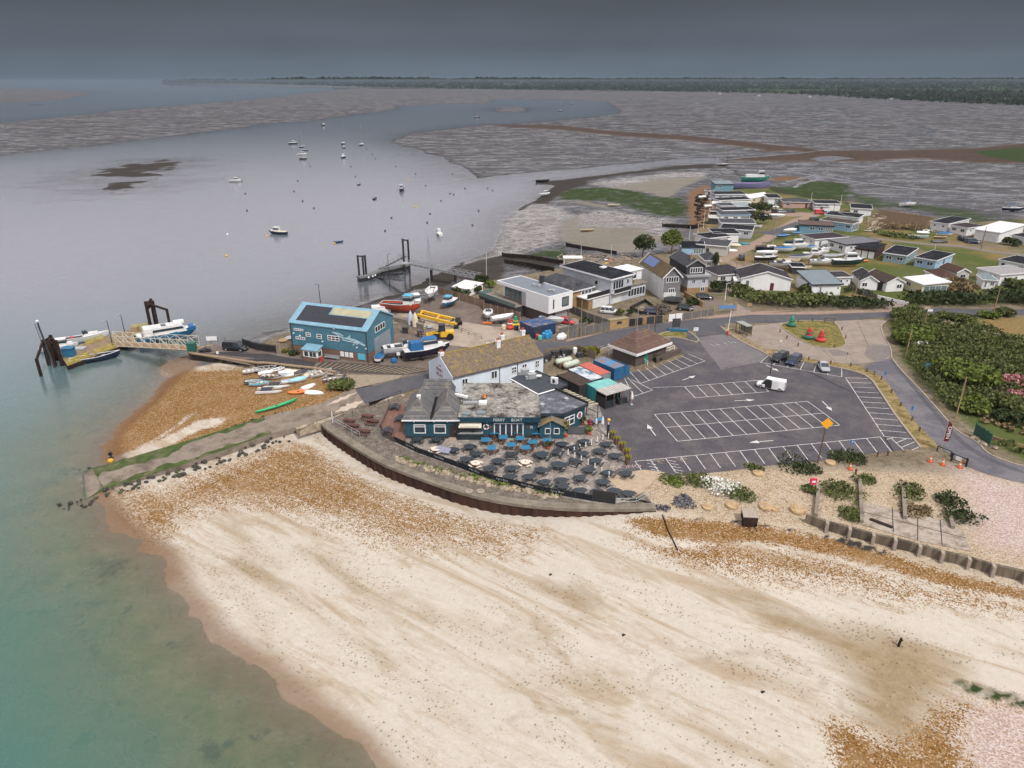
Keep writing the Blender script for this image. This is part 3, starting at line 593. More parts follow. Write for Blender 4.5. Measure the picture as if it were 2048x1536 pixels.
def strip(mb,pts,wd,z,zh=None,closed=False):
 n_=len(pts);L_,R_=[],[]
 for i,p in enumerate(pts):
  a=pts[i-1]if(i>0 or closed)else p;b=pts[(i+1)%n_]if(i<n_-1 or closed)else p
  dx,dy=b[0]-a[0],b[1]-a[1];k=math.hypot(dx,dy)or 1
  L_.append((p[0]-dy/k*wd/2,p[1]+dx/k*wd/2));R_.append((p[0]+dy/k*wd/2,p[1]-dx/k*wd/2))
 for i in range(n_ if closed else n_-1):
  j=(i+1)%n_
  if zh is None:mb.quad((*R_[i],z),(*R_[j],z),(*L_[j],z),(*L_[i],z))
  else:mb.prism([R_[i],R_[j],L_[j],L_[i]],z,zh)
 return mb
up=[cB(920,872),cB(1100,835),cB(1500,738),(cB(1500,738)[0]+8,cB(1500,738)[1]+5),cD(700,815),cD(960,808),cD(1290,722),cD(1700,656),cD(2000,622),cE(900,302),cE(1200,272),cE(1700,268),cF(360,280),cF(900,252),cF(1300,226),cF(2048,235),P(2600,612),P(4000,600)]
lo=[P(4000,625),P(2600,626),cF(2048,277),cF(1340,291),cF(900,302),cF(530,327),cF(80,342),cE(1420,342),cE(1000,345),cE(760,400),cE(580,402),cE(440,432),cE(30,545),cD(870,885),cC(1340,165),cC(1100,240),cB(1340,893),cB(1000,988)]
sheet('road',up+lo,-.016,M_road)
sheet('verge_path',[cD(930,815),cD(1290,728),cD(1700,662),cD(2000,628),cE(900,308),cE(1200,278),cE(1700,274),cF(900,258),cF(1300,232),cF(1300,208),cF(900,232),cF(0,262),cE(1600,240),cE(1250,252),cE(900,284),cE(600,322),cE(400,360),cE(80,412),cD(940,790)],-.008,mat('sandy_verge',(.26,.19,.15),.95,.2,.8,grain=.12))
CPK=[cE(640,562),cE(560,472),cE(600,455),cE(780,505),cE(800,452),cE(1030,440),cE(1320,590),cE(1390,600),cF(0,585),cF(160,640),cF(280,652),cF(480,682),cF(620,706),cF(760,746),cF(830,792),cF(870,850),cF(930,940),cF(1000,1050),cF(1060,1130),cF(1130,1222),cF(1218,1338),cF(1000,1366),cF(800,1392),cF(560,1412),cF(400,1448),cF(0,1483),P(1460,941),P(1374,950),P(1280,957),P(1225,945),P(1255,920),P(1215,872),P(1205,835),P(1195,800),P(1258,745),P(1300,740),P(1370,712)]
sheet('car_park',CPK,-.008,M_asph)
sheet('car_park_entrance',[cE(770,460),cE(1010,430),cE(1330,600),cE(1300,650),cE(970,718)],-.004,M_asph2)
sheet('entrance_apron',[cE(760,400),cE(1000,345),cE(1010,428),cE(800,450),cE(790,480)],-.002,M_road)
LANE=smooth([cF(740,688),cF(850,740),cF(940,800),cF(1000,880),cF(1060,980),cF(1130,1065),cF(1200,1160),cF(1300,1262),cF(1380,1345),cF(1560,1468),cF(1700,1536),P(2048,968),P(2500,1040),P(2700,980),P(2048,934),cF(1840,1428),cF(1740,1375),cF(1690,1305),cF(1510,1212),cF(1420,1108),cF(1300,968),cF(1180,838),cF(1060,718),cF(988,620),cF(930,640)],1)
sheet('lane',LANE,-.010,M_lane)
sheet('lane_wheel_track',smooth([cF(960,640),cF(1040,730),cF(1160,870),cF(1290,1030),cF(1420,1190),cF(1560,1330),cF(1760,1450),P(2048,948),P(2048,942),cF(1790,1430),cF(1600,1320),cF(1450,1170),cF(1310,1005),cF(1170,845),cF(1060,722),cF(985,632)],1),-.006,M_road)
CIRC=smooth([cE(1060,385),cE(1440,343),cF(80,340),cF(530,326),cF(972,314),cF(900,360),cF(915,430),cF(985,545),cF(990,622),cF(860,658),cF(660,676),cF(480,652),cF(280,622),cF(0,540),cE(1380,576),cE(1180,472)],1)
sheet('turning_circle',CIRC,-.004,M_conc)
sheet('turning_circle_repair',[cF(800,520),cF(970,525),cF(985,600),cF(930,640),cF(850,650),cF(770,590)],-.001,mat('patch',(.17,.145,.14),.9,.15,1,grain=.1))
sheet('turning_circle_patch',[cF(480,560),cF(560,556),cF(690,600),cF(520,610)],-.001,MATS['patch'])
j=MB()
for a,b in(((715,330),(800,520)),((440,560),(540,650)),((0,500),(300,600)),((760,590),(830,645))):strip(j,[cF(*a),cF(*b)],.10,.0015)
struct(j,'concrete_joints',mat('joint_dark',(.06,.055,.05),.9))
ISLAND=smooth([cF(85,362),cF(180,332),cF(400,325),cF(545,340),cF(590,420),cF(630,512),cF(590,542),cF(480,550),cF(370,532),cF(260,482),cF(150,412)],1)
M_drygrass=mat('dry_grass',(.095,.098,.030),.95,.35,1.6,bump=.4,col2=(.20,.155,.055),thr=.5,grain=.25)
sheet('grass_island',ISLAND,-.05,M_drygrass,.10)
kb=MB();strip(kb,ISLAND,.22,-.05,.13,True)
strip(kb,smooth([cE(965,372),cE(1040,440),cE(1180,520),cE(1330,590),cF(60,640)],1,False),.28,-.05,.12)
strip(kb,smooth([cE(450,440),cE(560,410),cE(700,405),cE(790,470),cE(780,500),cE(700,480),cE(600,455),cE(480,462)],1),.28,-.05,.13,True)
strip(kb,smooth([cF(988,618),cF(985,545),cF(915,430),cF(900,360),cF(970,314)],1,False),.25,-.05,.1)
strip(kb,smooth([cF(988,620),cF(1060,718),cF(1180,838),cF(1300,968),cF(1420,1108),cF(1510,1212),cF(1690,1305),cF(1740,1375),cF(1840,1428),P(2048,934),P(2500,985)],1,False),.25,-.05,.1)
strip(kb,smooth([cF(480,686),cF(620,712),cF(760,752),cF(830,798),cF(870,855),cF(930,945),cF(1000,1055),cF(1060,1135),cF(1130,1226),cF(1222,1342)],1,False),.3,-.05,.12)
struct(kb,'kerbs',M_kerb)
vg=[cF(480,684),cF(620,708),cF(760,748),cF(830,794),cF(870,852),cF(930,942),cF(1000,1052),cF(1060,1132),cF(1130,1224),cF(1222,1340),cF(1380,1345),cF(1300,1262),cF(1200,1160),cF(1130,1065),cF(1060,980),cF(1000,880),cF(940,800),cF(850,740),cF(740,690),cF(640,675),cF(520,655),cF(280,622),cF(0,545),cF(0,590),cF(160,640),cF(280,650)]
sheet('grass_verge',vg,-.002,mat('verge_grass',(.13,.10,.04),.95,.35,1.3,bump=.3,col2=(.24,.18,.085),thr=.48,grain=.25))
sheet('entrance_bed',smooth([cE(455,442),cE(560,412),cE(690,407),cE(700,475),cE(600,452),cE(490,458)],1),-.05,M_drygrass,.08)
sheet('entrance_bed_path',smooth([cE(690,407),cE(785,470),cE(775,495),cE(700,475)],1),-.05,M_road,.09)
sheet('bus_stop_verge',[cE(970,372),cE(1060,390),cE(1180,472),cE(1370,575),cE(1390,600),cE(1330,588),cE(1180,518),cE(1040,438)],-.05,mat('bus_verge',(.16,.125,.08),.95,.3,1.5,col2=(.26,.20,.12),thr=.5,grain=.2),.04)
sheet('gravel_path',[cF(1290,290),cF(1380,330),cF(1700,400),cF(1860,450),cF(2048,520),P(2600,760),P(2600,730),cF(2048,490),cF(1860,430),cF(1640,375),cF(1350,300)],-.02,mat('path_gravel',(.25,.19,.16),.95,.2,1,grain=.15))
sheet('side_track',[cF(940,225),cF(1150,230),cF(1120,205),cF(950,160),cF(840,110),cF(760,60),cF(700,60),cF(880,140)],-.012,mat('track_grit',(.24,.19,.165),.95,.2,1,grain=.12))
sheet('field_road',[cG(870,745),cG(1050,740),cG(1200,690),cG(1400,620),cG(1440,650),cG(1300,720),cG(1180,790),cG(1030,770)],-.014,M_road)
sheet('cross_track',[cH(0,650),cH(500,700),cH(900,745),cH(1300,765),cH(1700,830),cH(2048,870),cH(2600,950),cH(2600,980),cH(2048,895),cH(1700,855),cH(1300,790),cH(900,765),cH(500,720),cH(0,672)],-.02,mat('grey_track',(.17,.15,.13),.95,.2,1,grain=.12))
YARD=[cA(1510,575),cA(1700,520),cA(2048,500),cB(300,580),cB(420,620),cB(420,450),P(600,655),P(690,641),P(745,623),P(800,605),P(870,595),P(925,577),cD(0,435),cD(560,590),cD(750,700),cD(950,800),cD(700,812),cB(2000,560),cB(1500,735),cB(920,868),cB(900,862),cB(870,760),cB(640,700),cB(0,640),cA(2048,690),cA(1510,585)]
sheet('boat_yard',YARD,-.022,mat('yard_tarmac',(.135,.105,.09),.95,.2,.5,bump=.1,col2=(.17,.14,.12),thr=.55,grain=.12))
sheet('yard_ramp',[cB(1280,250),cB(1420,290),cB(1760,330),cB(2048,375),cD(560,690),cD(560,780),cD(480,800),cB(2048,560),cB(1660,520),cB(1720,440),cB(1500,370),cB(1200,340)],-.015,mat('ramp_concrete',(.32,.265,.215),.9,.15,.5,col2=(.24,.20,.16),thr=.55,grain=.06))
sheet('quay_road',[cA(1760,575),cA(2048,575),cB(0,585),cB(220,590),cB(420,625),cB(620,650),cB(580,700),cB(0,640),cA(2048,625),cA(1680,590)],-.012,M_tar)
BAYS=[cB(650,650),cB(1060,672),cB(1540,712),cB(1500,737),cB(1300,760),cB(760,738),cB(570,705)]
sheet('yard_parking',BAYS,-.008,mat('bay_tar',(.075,.062,.055),.95,.15,1,grain=.15))
sheet('pebble_apron',[cB(850,755),cB(1300,762),cB(1260,790),cB(920,866),cB(890,840)],-.006,mat('cobble_apron',(.25,.205,.155),.95,.2,1.5,grain=.2,bump=.3))
yl=MB()
a0,a1,b0,b1=cB(640,660),cB(1500,712),cB(590,700),cB(1310,752)
for k in range(19):
 t_=k/18;strip(yl,[lerp(cB(650,655),cB(1500,712),t_),lerp(cB(595,698),cB(1310,752),t_)],.11,-.003)
struct(yl,'yard_bay_lines',mat('cream_paint',(.42,.34,.22),.8,.2,3))
# slipway: one long concrete ramp falling into the sea
s_top=[cW(1820,600,-.05),cW(2040,855,-.05)]
SL=[(s_top[0],s_top[1],-.03),(cB(640,990,-.5),cB(780,1090,-.4),-.45),(cB(190,1095,-.95),cB(255,1225,-.95),-.95),(cL(700,175,-1.6),cL(760,250,-1.75),-1.7),(cL(370,270,-2.6),cL(420,360,-2.85),-2.75),(cL(330,285,-3.0),cL(345,400,-3.1),-3.06),(cL(250,310,-3.5),cL(235,425,-3.5),-3.6)]
M_slip=mat('slip_concrete',(.20,.165,.135),.9,.25,.7,bump=.15,col2=(.115,.092,.072),thr=.56,grain=.08)
mb=MB()
rings=[]
for a,b,z in SL:rings.append([(*a,z),(*b,z),(b[0],b[1],z-1.2),(a[0],a[1],z-1.2)])
mb.loft(rings);struct(mb,'slipway',M_slip)
mb=MB();mb2=MB();mb3=MB()
for k in range(2,6):
 (a,b,z),(a2,b2,z2)=SL[k],SL[k+1]
 e=.004
 nq=40
 for q in range(nq):
  t0,t1=q/nq,(q+1)/nq;p0,p1=lerp(a,a2,t0),lerp(a,a2,t1);q0,q1=lerp(b,b2,t0),lerp(b,b2,t1);za,zb=z+(z2-z)*t0+e,z+(z2-z)*t1+e
  f_=lambda o:float(vnoise(np.array([k*9+q*.27+o]),np.array([o]))[0])-.5;ws=.27+.3*f_(3.3)-(.08 if k==2 else 0)+(.30 if k>=4 else .10*(k==3));wt=.15+.2*f_(9.7)+(.25 if k>=4 else .05*(k==3))
  ws0,wt0=(wsp,wtp)if q or k>2 else(ws,wt);wsp,wtp=ws,wt;mb.quad((*p0,za),(*lerp(p0,q0,ws0),za),(*lerp(p1,q1,ws),zb),(*p1,zb))
  mb.quad((*q0,za),(*q1,zb),(*lerp(q1,p1,wt),zb),(*lerp(q0,p0,wt0),za))
tag(mb.build('slip_algae',mat('slip_weed',(.042,.065,.014),.8,.5,.9,bump=.3,col2=(.12,.11,.06),thr=.56)),kind='stuff')
mb=MB()
strip(mb,[lerp(SL[1][0],SL[1][1],.25),lerp(SL[0][0],SL[0][1],.3)],1.3,-.2,None)
dr=[(.12,.35,1.1),(.55,.95,.9),(.70,.80,.2)]
mb=MB()
for u0,u1,ex in dr:
 p=[]
 for q in range(13):
  t_=q/12;A=lerp(SL[1][0],SL[0][0],t_*.9+.05);B=lerp(SL[1][1],SL[0][1],t_*.9+.05);zz=SL[1][2]+(SL[0][2]-SL[1][2])*(t_*.9+.05)+.006
  wv=math.sin(math.pi*t_);p.append((lerp(A,B,(u0+u1)/2-(u1-u0)/2*wv*(.7+.3*math.sin(q*2.3))),lerp(A,B,(u0+u1)/2+(u1-u0)/2*wv*(.7+.3*math.cos(q*1.7))),zz))
 for c1,c2 in zip(p[:-1],p[1:]):mb.quad((*c1[0],c1[2]),(*c1[1],c1[2]),(*c2[1],c2[2]),(*c2[0],c2[2]))
tag(mb.build('drifted_sand',mat('drift',(.42,.35,.29),.95,.15,1.5)),kind='stuff')
M_rock=mat('wet_rock',(.045,.042,.036),.75,.35,1.2,bump=.4,col2=(.075,.085,.04),thr=.58)
def rock(mb,c,r):
 n0=len(mb.v);mb.ball(c,r,r*rnd.uniform(.55,.8),6,4)
 f=[rnd.uniform(.75,1.2)for _ in range(7)]
 for i in range(n0,len(mb.v)):
  x,y,z=mb.v[i];k=f[(i*5)%7];mb.v[i]=(c[0]+(x-c[0])*k,c[1]+(y-c[1])*k,c[2]+(z-c[2])*k)
rk=MB()
for k in range(1,6):
 (a,b,z),(a2,b2,z2)=SL[k],SL[k+1]
 for q in range(int(dist(b,b2)*(3.4 if k>1 else 1.4))):
  t_=rnd.random();p=lerp(b,b2,t_);o=rnd.uniform(.15,2.3);d=Vector((b[0]-a[0],b[1]-a[1])).normalized()
  x,y=p[0]+d.x*o,p[1]+d.y*o;rock(rk,(x,y,max(ground(x,y),-3.2)+.12-(.0 if o>1 else-.25)),rnd.uniform(.18,.40))
 for q in range(int(dist(a,a2)*(1.6 if k in(2,3,4)else .5))):
  t_=rnd.random();p=lerp(a,a2,t_);o=rnd.uniform(.1,.9);d=Vector((a[0]-b[0],a[1]-b[1])).normalized()
  x,y=p[0]+d.x*o,p[1]+d.y*o;rock(rk,(x,y,max(ground(x,y),-3.2)+.1),rnd.uniform(.18,.36))
tag(rk.build('slip_rocks',M_rock),kind='stuff')
# sheet-pile sea wall round the terrace
WALL=[cB(655,1150),cB(690,1185),cB(800,1265),cC(0,1060),cC(200,1140),cC(400,1212),cC(620,1290),cC(860,1352),cC(1150,1400),cC(1540,1430),cC(1800,1432),cC(2048,1430),P(1312,1016)]
WALL=smooth(WALL,1,False)
mb=MB()
path=[WALL[0]]
for a,b in zip(WALL[:-1],WALL[1:]):
 L0=dist(a,b);k=max(1,int(L0/.35))
 path+=[lerp(a,b,(i+1)/k)for i in range(k)]
outp=[]
for i,p in enumerate(path):
 a=path[max(0,i-2)];b=path[min(len(path)-1,i+2)];d=Vector((b[0]-a[0],b[1]-a[1])).normalized();nrm=(d.y,-d.x)
 o=(.0,.16,.16,.0)[i%4];outp.append((p[0]+nrm[0]*o,p[1]+nrm[1]*o))
for a,b in zip(outp[:-1],outp[1:]):mb.quad((*a,-2.6),(*b,-2.6),(*b,-.32),(*a,-.32))
sw=thing('sea_wall','rusty corrugated sheet pile sea wall with a concrete cap curving round the terrace','sea wall',(*WALL[0],0))
sw.location=(0,0,0)
mb.build('sheet_piling',mat('rusty_steel',(.055,.030,.023),.85,.4,.9,streak=True,col2=(.035,.022,.02),thr=.56),sw)
cap=MB();inn=[]
for i,p in enumerate(WALL):
 a=WALL[max(0,i-1)];b=WALL[min(len(WALL)-1,i+1)];d=Vector((b[0]-a[0],b[1]-a[1])).normalized();inn.append((p[0]-d.y*1.15,p[1]+d.x*1.15))
ou2=[]
for i,p in enumerate(WALL):
 a=WALL[max(0,i-1)];b=WALL[min(len(WALL)-1,i+1)];d=Vector((b[0]-a[0],b[1]-a[1])).normalized();ou2.append((p[0]+d.y*.2,p[1]-d.x*.2))
for i in range(len(WALL)-1):cap.prism([ou2[i],ou2[i+1],inn[i+1],inn[i]],-.34,.10)
cap.build('coping',mat('coping_concrete',(.20,.175,.14),.9,.22,1,bump=.2,col2=(.145,.125,.10),thr=.52),sw)
end=MB();end.prism([ou2[0],inn[0],(inn[0][0]+1.6,inn[0][1]+2.6)],-2.4,-.35);end.build('end_wall',mat('end_conc',(.14,.115,.09),.9,.25,1),sw)
PROM=inn+[cM(80,405),P(1285,985),P(1240,990),P(1225,945),P(1258,922),P(1215,868),P(1205,835),P(1195,800),P(1150,800),P(1000,800),P(840,800),P(805,800),cB(1290,920),cB(1040,1010),cB(820,1070),cB(745,1110)]
sheet('promenade',PROM,-2.4,M_pave2,.03)
TERR=[cC(110,905),cC(300,990),cC(620,1105),cC(900,1215),cC(1300,1310),cC(1700,1385),cC(1850,1405),cC(1990,1360),P(1285,985),P(1240,962),P(1225,945),P(1258,922),P(1215,868),P(1205,835),P(1195,800),P(1150,800),P(1000,800),P(840,800),P(805,845),cC(110,880)]
sheet('terrace',TERR,.034,M_pave)
sheet('sandy_corner',[cC(1800,1170),cC(1990,1360),P(1285,985),P(1310,960),P(1330,945),P(1290,940),P(1250,945)],.042,mat('corner_sand',(.36,.28,.20),.95,.15,1,grain=.15))
qw=thing('quay_wall','stained concrete quay wall dropping from the quay road to the orange beach','quay wall',(0,0,0))
QW=[cA(1700,522),cA(1640,530),cA(1505,580),cA(1530,592),cA(1750,625),cA(2048,668),cB(200,668),cB(400,690),cB(600,712),cB(760,742)]
mb=MB();mbc=MB()
for i,(a,b)in enumerate(zip(QW[:-1],QW[1:])):
 d=Vector((b[0]-a[0],b[1]-a[1])).normalized();nn=(-d.y*.6,d.x*.6)
 za=-3.6 if i<6 else-1.8
 mb.prism([a,b,(b[0]+nn[0],b[1]+nn[1]),(a[0]+nn[0],a[1]+nn[1])],za,-.02)
 mbc.prism([(a[0]-nn[0]*.12,a[1]-nn[1]*.12),(b[0]-nn[0]*.12,b[1]-nn[1]*.12),(b[0]+nn[0],b[1]+nn[1]),(a[0]+nn[0],a[1]+nn[1])],-.018,.2)
mb.build('wall_face',mat('quay_stain',(.13,.10,.08),.9,.3,.8,streak=False,bump=.25,col2=(.022,.019,.018),thr=.48),qw)
mbc.build('coping',mat('quay_coping',(.26,.19,.13),.9,.22,1.2),qw)
# white lines
ln=MB();LZ=.004
def row(a0,a1,b0,b1,n_,crop_,ends=True,edge_b=True,edge_a=True,w_=.12):
 A0,A1,B0,B1=(crop_(*q)for q in(a0,a1,b0,b1))
 for k in range(n_+1):strip(ln,[lerp(A0,A1,k/n_),lerp(B0,B1,k/n_)],w_,LZ)
 if edge_a:strip(ln,[A0,A1],w_,LZ+.001)
 if edge_b:strip(ln,[B0,B1],w_,LZ+.001)
row((437,1075),(1660,970),(524,1180),(1790,1064),12,cE)
row((524,1180),(1790,1064),(620,1290),(1918,1161),12,cE,edge_a=False)
row((676,853),(1255,803),(762,942),(1350,893),6,cE)
row((280,1450),(2240,1255),(360,1560),(2330,1372),17,cE,edge_b=False)
row((240,735),(705,590),(325,828),(840,648),8,cE,edge_a=False)
row((185,765),(250,795),(270,930),(420,880),2,cE,edge_a=False)
row((0,605),(590,707),(-60,660),(590,776),6,cF,edge_a=False)
row((620,782),(930,1252),(800,788),(1150,1272),11,cF,edge_b=False)
row((930,1252),(930,1252),(1000,1366),(1000,1366),1,cF)
for a,b in(((930,1252),(1160,1272)),((950,1275),(1000,1262)),((1020,1305),(1110,1268)),((1070,1338),(1185,1290)),((1150,1360),(1220,1330)),((990,1270),(1085,1358))):strip(ln,[cF(*a),cF(*b)],.12,LZ+.002)
for k in range(5):
 for x0 in(365,545):strip(ln,[cE(x0+k*14,1442+k*24),cE(x0+62+k*20,1452+k*26)],.1,LZ+.002)
strip(ln,[cE(420,860),cE(676,852)],.10,LZ+.002)
for a,b in(((0,555),(65,530)),((0,530),(60,548))):strip(ln,[cE(*a),cE(*b)],.12,LZ)
for a,b in(((875,512),(920,528)),((925,512),(960,522)),((985,500),(1020,515)),((1020,490),(1060,505)),((1060,490),(1095,505))):strip(ln,[cE(*a),cE(*b)],.1,LZ+.004)
struct(ln,'parking_lines',M_paint)
def arrow(a,b,name='arrow_marking'):
 mb=MB();a=Vector(a);b=Vector(b);d=(b-a).normalized();p=Vector((-d.y,d.x));L0=(b-a).length;nk=b-d*min(1.5,L0*.38)
 q=lambda v:(v.x,v.y,LZ+.003)
 mb.quad(q(a-p*.09),q(nk-p*.09),q(nk+p*.09),q(a+p*.09));mb.add([q(nk-p*.5),q(b),q(nk+p*.5)],[(0,1,2)])
 struct(mb,name,M_paint)
for a,b in(((655,803),(765,765)),((1075,967),(1240,958)),((1778,968),(1856,1048)),((1385,1284),(1195,1300)),((445,1245),(378,1155)),((1328,678),(1432,732))):arrow(cE(*a),cE(*b))
sy=MB()
for x,y in((490,1452),(670,1438)):
 c=cE(x,y)
 for q in range(10):
  t0,t1=math.pi*(.1+q*.15),math.pi*(.1+(q+1)*.15);strip(sy,[(c[0]+.5*math.cos(t0),c[1]+.5*math.sin(t0)),(c[0]+.5*math.cos(t1),c[1]+.5*math.sin(t1))],.1,LZ+.003)
 strip(sy,[(c[0]+.1,c[1]+.1),(c[0]-.9,c[1]+.2),(c[0]-1.2,c[1]+.7)],.1,LZ+.003)
struct(sy,'accessible_bay_symbols',M_paint2)
st_=MB()
for k in range(46):
 q=cE(rnd.uniform(300,1900),rnd.uniform(640,1380));r=rnd.uniform(.12,.5);st_.poly([(q[0]+r*math.cos(a)*rnd.uniform(.6,1.3),q[1]+r*.8*math.sin(a)*rnd.uniform(.6,1.3))for a in[i*.785 for i in range(8)]],-.0055+k*.00004)
tag(st_.build('oil_stains',mat('oil',(.035,.033,.036),.6,.2)),kind='stuff')
cr_=MB()
for a,b in(((970,718),(1330,600)),((660,860),(400,1010)),((1100,700),(1090,790)),((1440,640),(1560,760)),((200,1000),(260,1300)),((900,1340),(1500,1300)),((1600,1240),(1960,1215))):
 pts=[lerp(cE(*a),cE(*b),i/9)for i in range(10)];strip(cr_,[(p[0]+rnd.uniform(-.12,.12),p[1]+rnd.uniform(-.12,.12))for p in pts],.05,-.0035)
tag(cr_.build('tar_seams',MATS['joint_dark']),kind='stuff')
# BUILDERS
WHITE=mat('white_paint',(.66,.66,.67),.6,.08,.5,streak=True,col2=(.54,.53,.51),thr=.62)
UPVC=mat('window_frame_white',(.68,.68,.69),.4,.05)
GLASS=glassy('window_glass');GLASSB=glassy('pale_glass',(.13,.17,.18),.1)
BLACK=mat('black_paint',(.018,.018,.02),.5,.2)
DARKST=mat('dark_steel',(.05,.05,.055),.5,.25,metal=.3)
GALV=mat('galvanised',(.38,.39,.40),.45,.2,3,metal=.4)
FELT=mat('black_felt_roof',(.013,.014,.018),.95,.3,.7,col2=(.028,.028,.033),thr=.56)
FELTG=mat('grey_felt_roof',(.055,.056,.064),.95,.25,.6,col2=(.10,.095,.098),thr=.6)
BRNROOF=ribbed('brown_tiles',(.10,.065,.055),.34,.9,.03,col2=(.13,.10,.05),axis='XY',var=.2)
GRYROOF=ribbed('dark_slate_roof',(.058,.055,.062),.3,.8,.02,axis='XY',var=.2)
BRICK=ribbed('brown_brick',(.16,.095,.065),.09,.9,.004,axis='Z',var=.16,dark=.9)
CREAM=mat('cream_render',(.52,.47,.33),.8,.12,.6)
TIMBER=ribbed('weathered_boards',(.17,.13,.095),.16,.9,.01,axis='XY',var=.22)
TIMG=ribbed('grey_boards',(.17,.165,.175),.18,.85,.015,axis='Z',var=.14)
WOOD=mat('brown_wood',(.12,.07,.045),.8,.25,2)
OAK=mat('pale_timber',(.30,.21,.12),.8,.2,2)
RUBBER=mat('tyre_rubber',(.02,.02,.02),.85,.2)
REDP=mat('red_paint',(.42,.035,.03),.5,.12)
YELP=mat('yellow_paint',(.62,.36,.02),.5,.15)
ORGP=mat('orange_paint',(.62,.16,.03),.5,.12)
GRNP=mat('green_paint',(.02,.22,.12),.5,.12)
BLUP=mat('blue_paint',(.02,.12,.33),.5,.15)
NAVY=mat('navy_paint',(.012,.022,.05),.35,.15)
GEL=mat('white_gelcoat',(.60,.60,.60),.3,.08,1.5,col2=(.52,.51,.48),thr=.62)
GELC=mat('cream_gelcoat',(.54,.48,.36),.4,.1,1.5)
TARP=mat('blue_tarpaulin',(.02,.11,.27),.6,.25,1.5,bump=.3)
class House:
 def __init__(s,name,label,cat,A,B,D,h=2.5,z=0.0,group=None,dp=None):
  a=ang(A,B);s.W=dist(A,B)
  s.D=dp or abs(-(D[0]-A[0])*math.sin(a)+(D[1]-A[1])*math.cos(a))
  s.h=h;s.root=thing(name,label,cat,(A[0],A[1],z-.06),a,group);s.A=A;s.a=a
 def top(s,py):return ztop(s.A,py)
 def walls(s,m,h=None,name='wall'):
  s.m=m;mb=MB().bx(0,s.W,0,s.D,-.3,h or s.h);return mb.build(name,m,s.root)
 def box(s,name,m,x0,x1,y0,y1,z0,z1,parent=None):return MB().bx(x0,x1,y0,y1,z0,z1).build(name,m,parent or s.root)
 def flat(s,m,o=.25,t=.2,fascia=None,tilt=0,x0=0,x1=None,y0=0,y1=None,h=None):
  x1=s.W if x1 is None else x1;y1=s.D if y1 is None else y1;h=h or s.h
  mb=MB();mb.prism([(x0-o,y0-o),(x1+o,y0-o),(x1+o,y1+o),(x0-o,y1+o)],[h-.02,h-.02,h-.02+tilt,h-.02+tilt],[h+t,h+t,h+t+tilt,h+t+tilt])
  r=mb.build('roof',m,s.root)
  if fascia:
   f=MB();e=.03
   z0,z1=h-.04,h+t+.05
   for(xa,ya,xb,yb)in((x0-o,y0-o,x1+o,y0-o),(x1+o,y0-o,x1+o,y1+o),(x1+o,y1+o,x0-o,y1+o),(x0-o,y1+o,x0-o,y0-o)):
    za=tilt if ya>y0 else 0;zb=tilt if yb>y0 else 0
    f.bar((xa,ya,(z0+z1)/2+za),(xb,yb,(z0+z1)/2+zb),.09,z1-z0)
   f.build('fascia',fascia,r)
  return r
 def gable(s,m,rise,axis='x',o=.3,t=.14,fascia=None,gm=None,x0=0,x1=None,y0=0,y1=None,h=None,ridge=None):
  x1=s.W if x1 is None else x1;y1=s.D if y1 is None else y1;h=h or s.h
  if axis=='x':c=(y0+y1)/2 if ridge is None else ridge;k=lambda u,v,z:(u,v,z);u0,u1,v0,v1=x0,x1,y0,y1
  else:c=(x0+x1)/2 if ridge is None else ridge;k=lambda u,v,z:(v,u,z);u0,u1,v0,v1=y0,y1,x0,x1
  for u in(u0,u1-.1):
   g=MB();g.add([k(u,v0,h-.01),k(u,c,h+rise-.02),k(u,v1,h-.01),k(u+.1,v0,h-.01),k(u+.1,c,h+rise-.02),k(u+.1,v1,h-.01)],[(0,1,2),(3,5,4),(0,3,4,1),(1,4,5,2)])
   g.build('gable_wall',gm or s.m,s.root)
  sl0=rise/(c-v0);sl1=rise/(v1-c)
  mb=MB();a0,a1=u0-o,u1+o;zr=h+rise
  P0=[(v0-o,h-sl0*o),(c,zr),(v1+o,h-sl1*o)]
  rings=[[k(u,P0[0][0],P0[0][1]),k(u,P0[1][0],P0[1][1]),k(u,P0[2][0],P0[2][1]),k(u,P0[2][0],P0[2][1]+t),k(u,P0[1][0],P0[1][1]+t),k(u,P0[0][0],P0[0][1]+t)]for u in(a0,a1)]
  mb.loft(rings);r=mb.build('roof',m,s.root)
  if fascia:
   f=MB()
   for u in(a0,a1):
    for q in(0,1):f.bar(k(u,P0[q][0],P0[q][1]+t*.5),k(u,P0[q+1][0],P0[q+1][1]+t*.5),.1,t+.12)
   f.build('bargeboard',fascia,r)
  return r
 def hip(s,m,rise,o=.4,fascia=None,inset=None,x0=0,x1=None,y0=0,y1=None,h=None,fh=.25):
  x1=s.W if x1 is None else x1;y1=s.D if y1 is None else y1;h=h or s.h
  X0,X1,Y0,Y1=x0-o,x1+o,y0-o,y1+o;w_,d_=X1-X0,Y1-Y0
  mb=MB();i=min(w_,d_)/2 if inset is None else inset
  if w_>=d_:ra,rb=(X0+i,(Y0+Y1)/2),(X1-i,(Y0+Y1)/2)
  else:ra,rb=((X0+X1)/2,Y0+i),((X0+X1)/2,Y1-i)
  vs=[(X0,Y0,h),(X1,Y0,h),(X1,Y1,h),(X0,Y1,h),(*ra,h+rise),(*rb,h+rise)]
  if w_>=d_:fs=[(0,1,5,4),(1,2,5),(2,3,4,5),(3,0,4),(3,2,1,0)]
  else:fs=[(0,1,4),(1,2,5,4),(2,3,5),(3,0,4,5),(3,2,1,0)]
  mb.add(vs,fs);r=mb.build('roof',m,s.root)
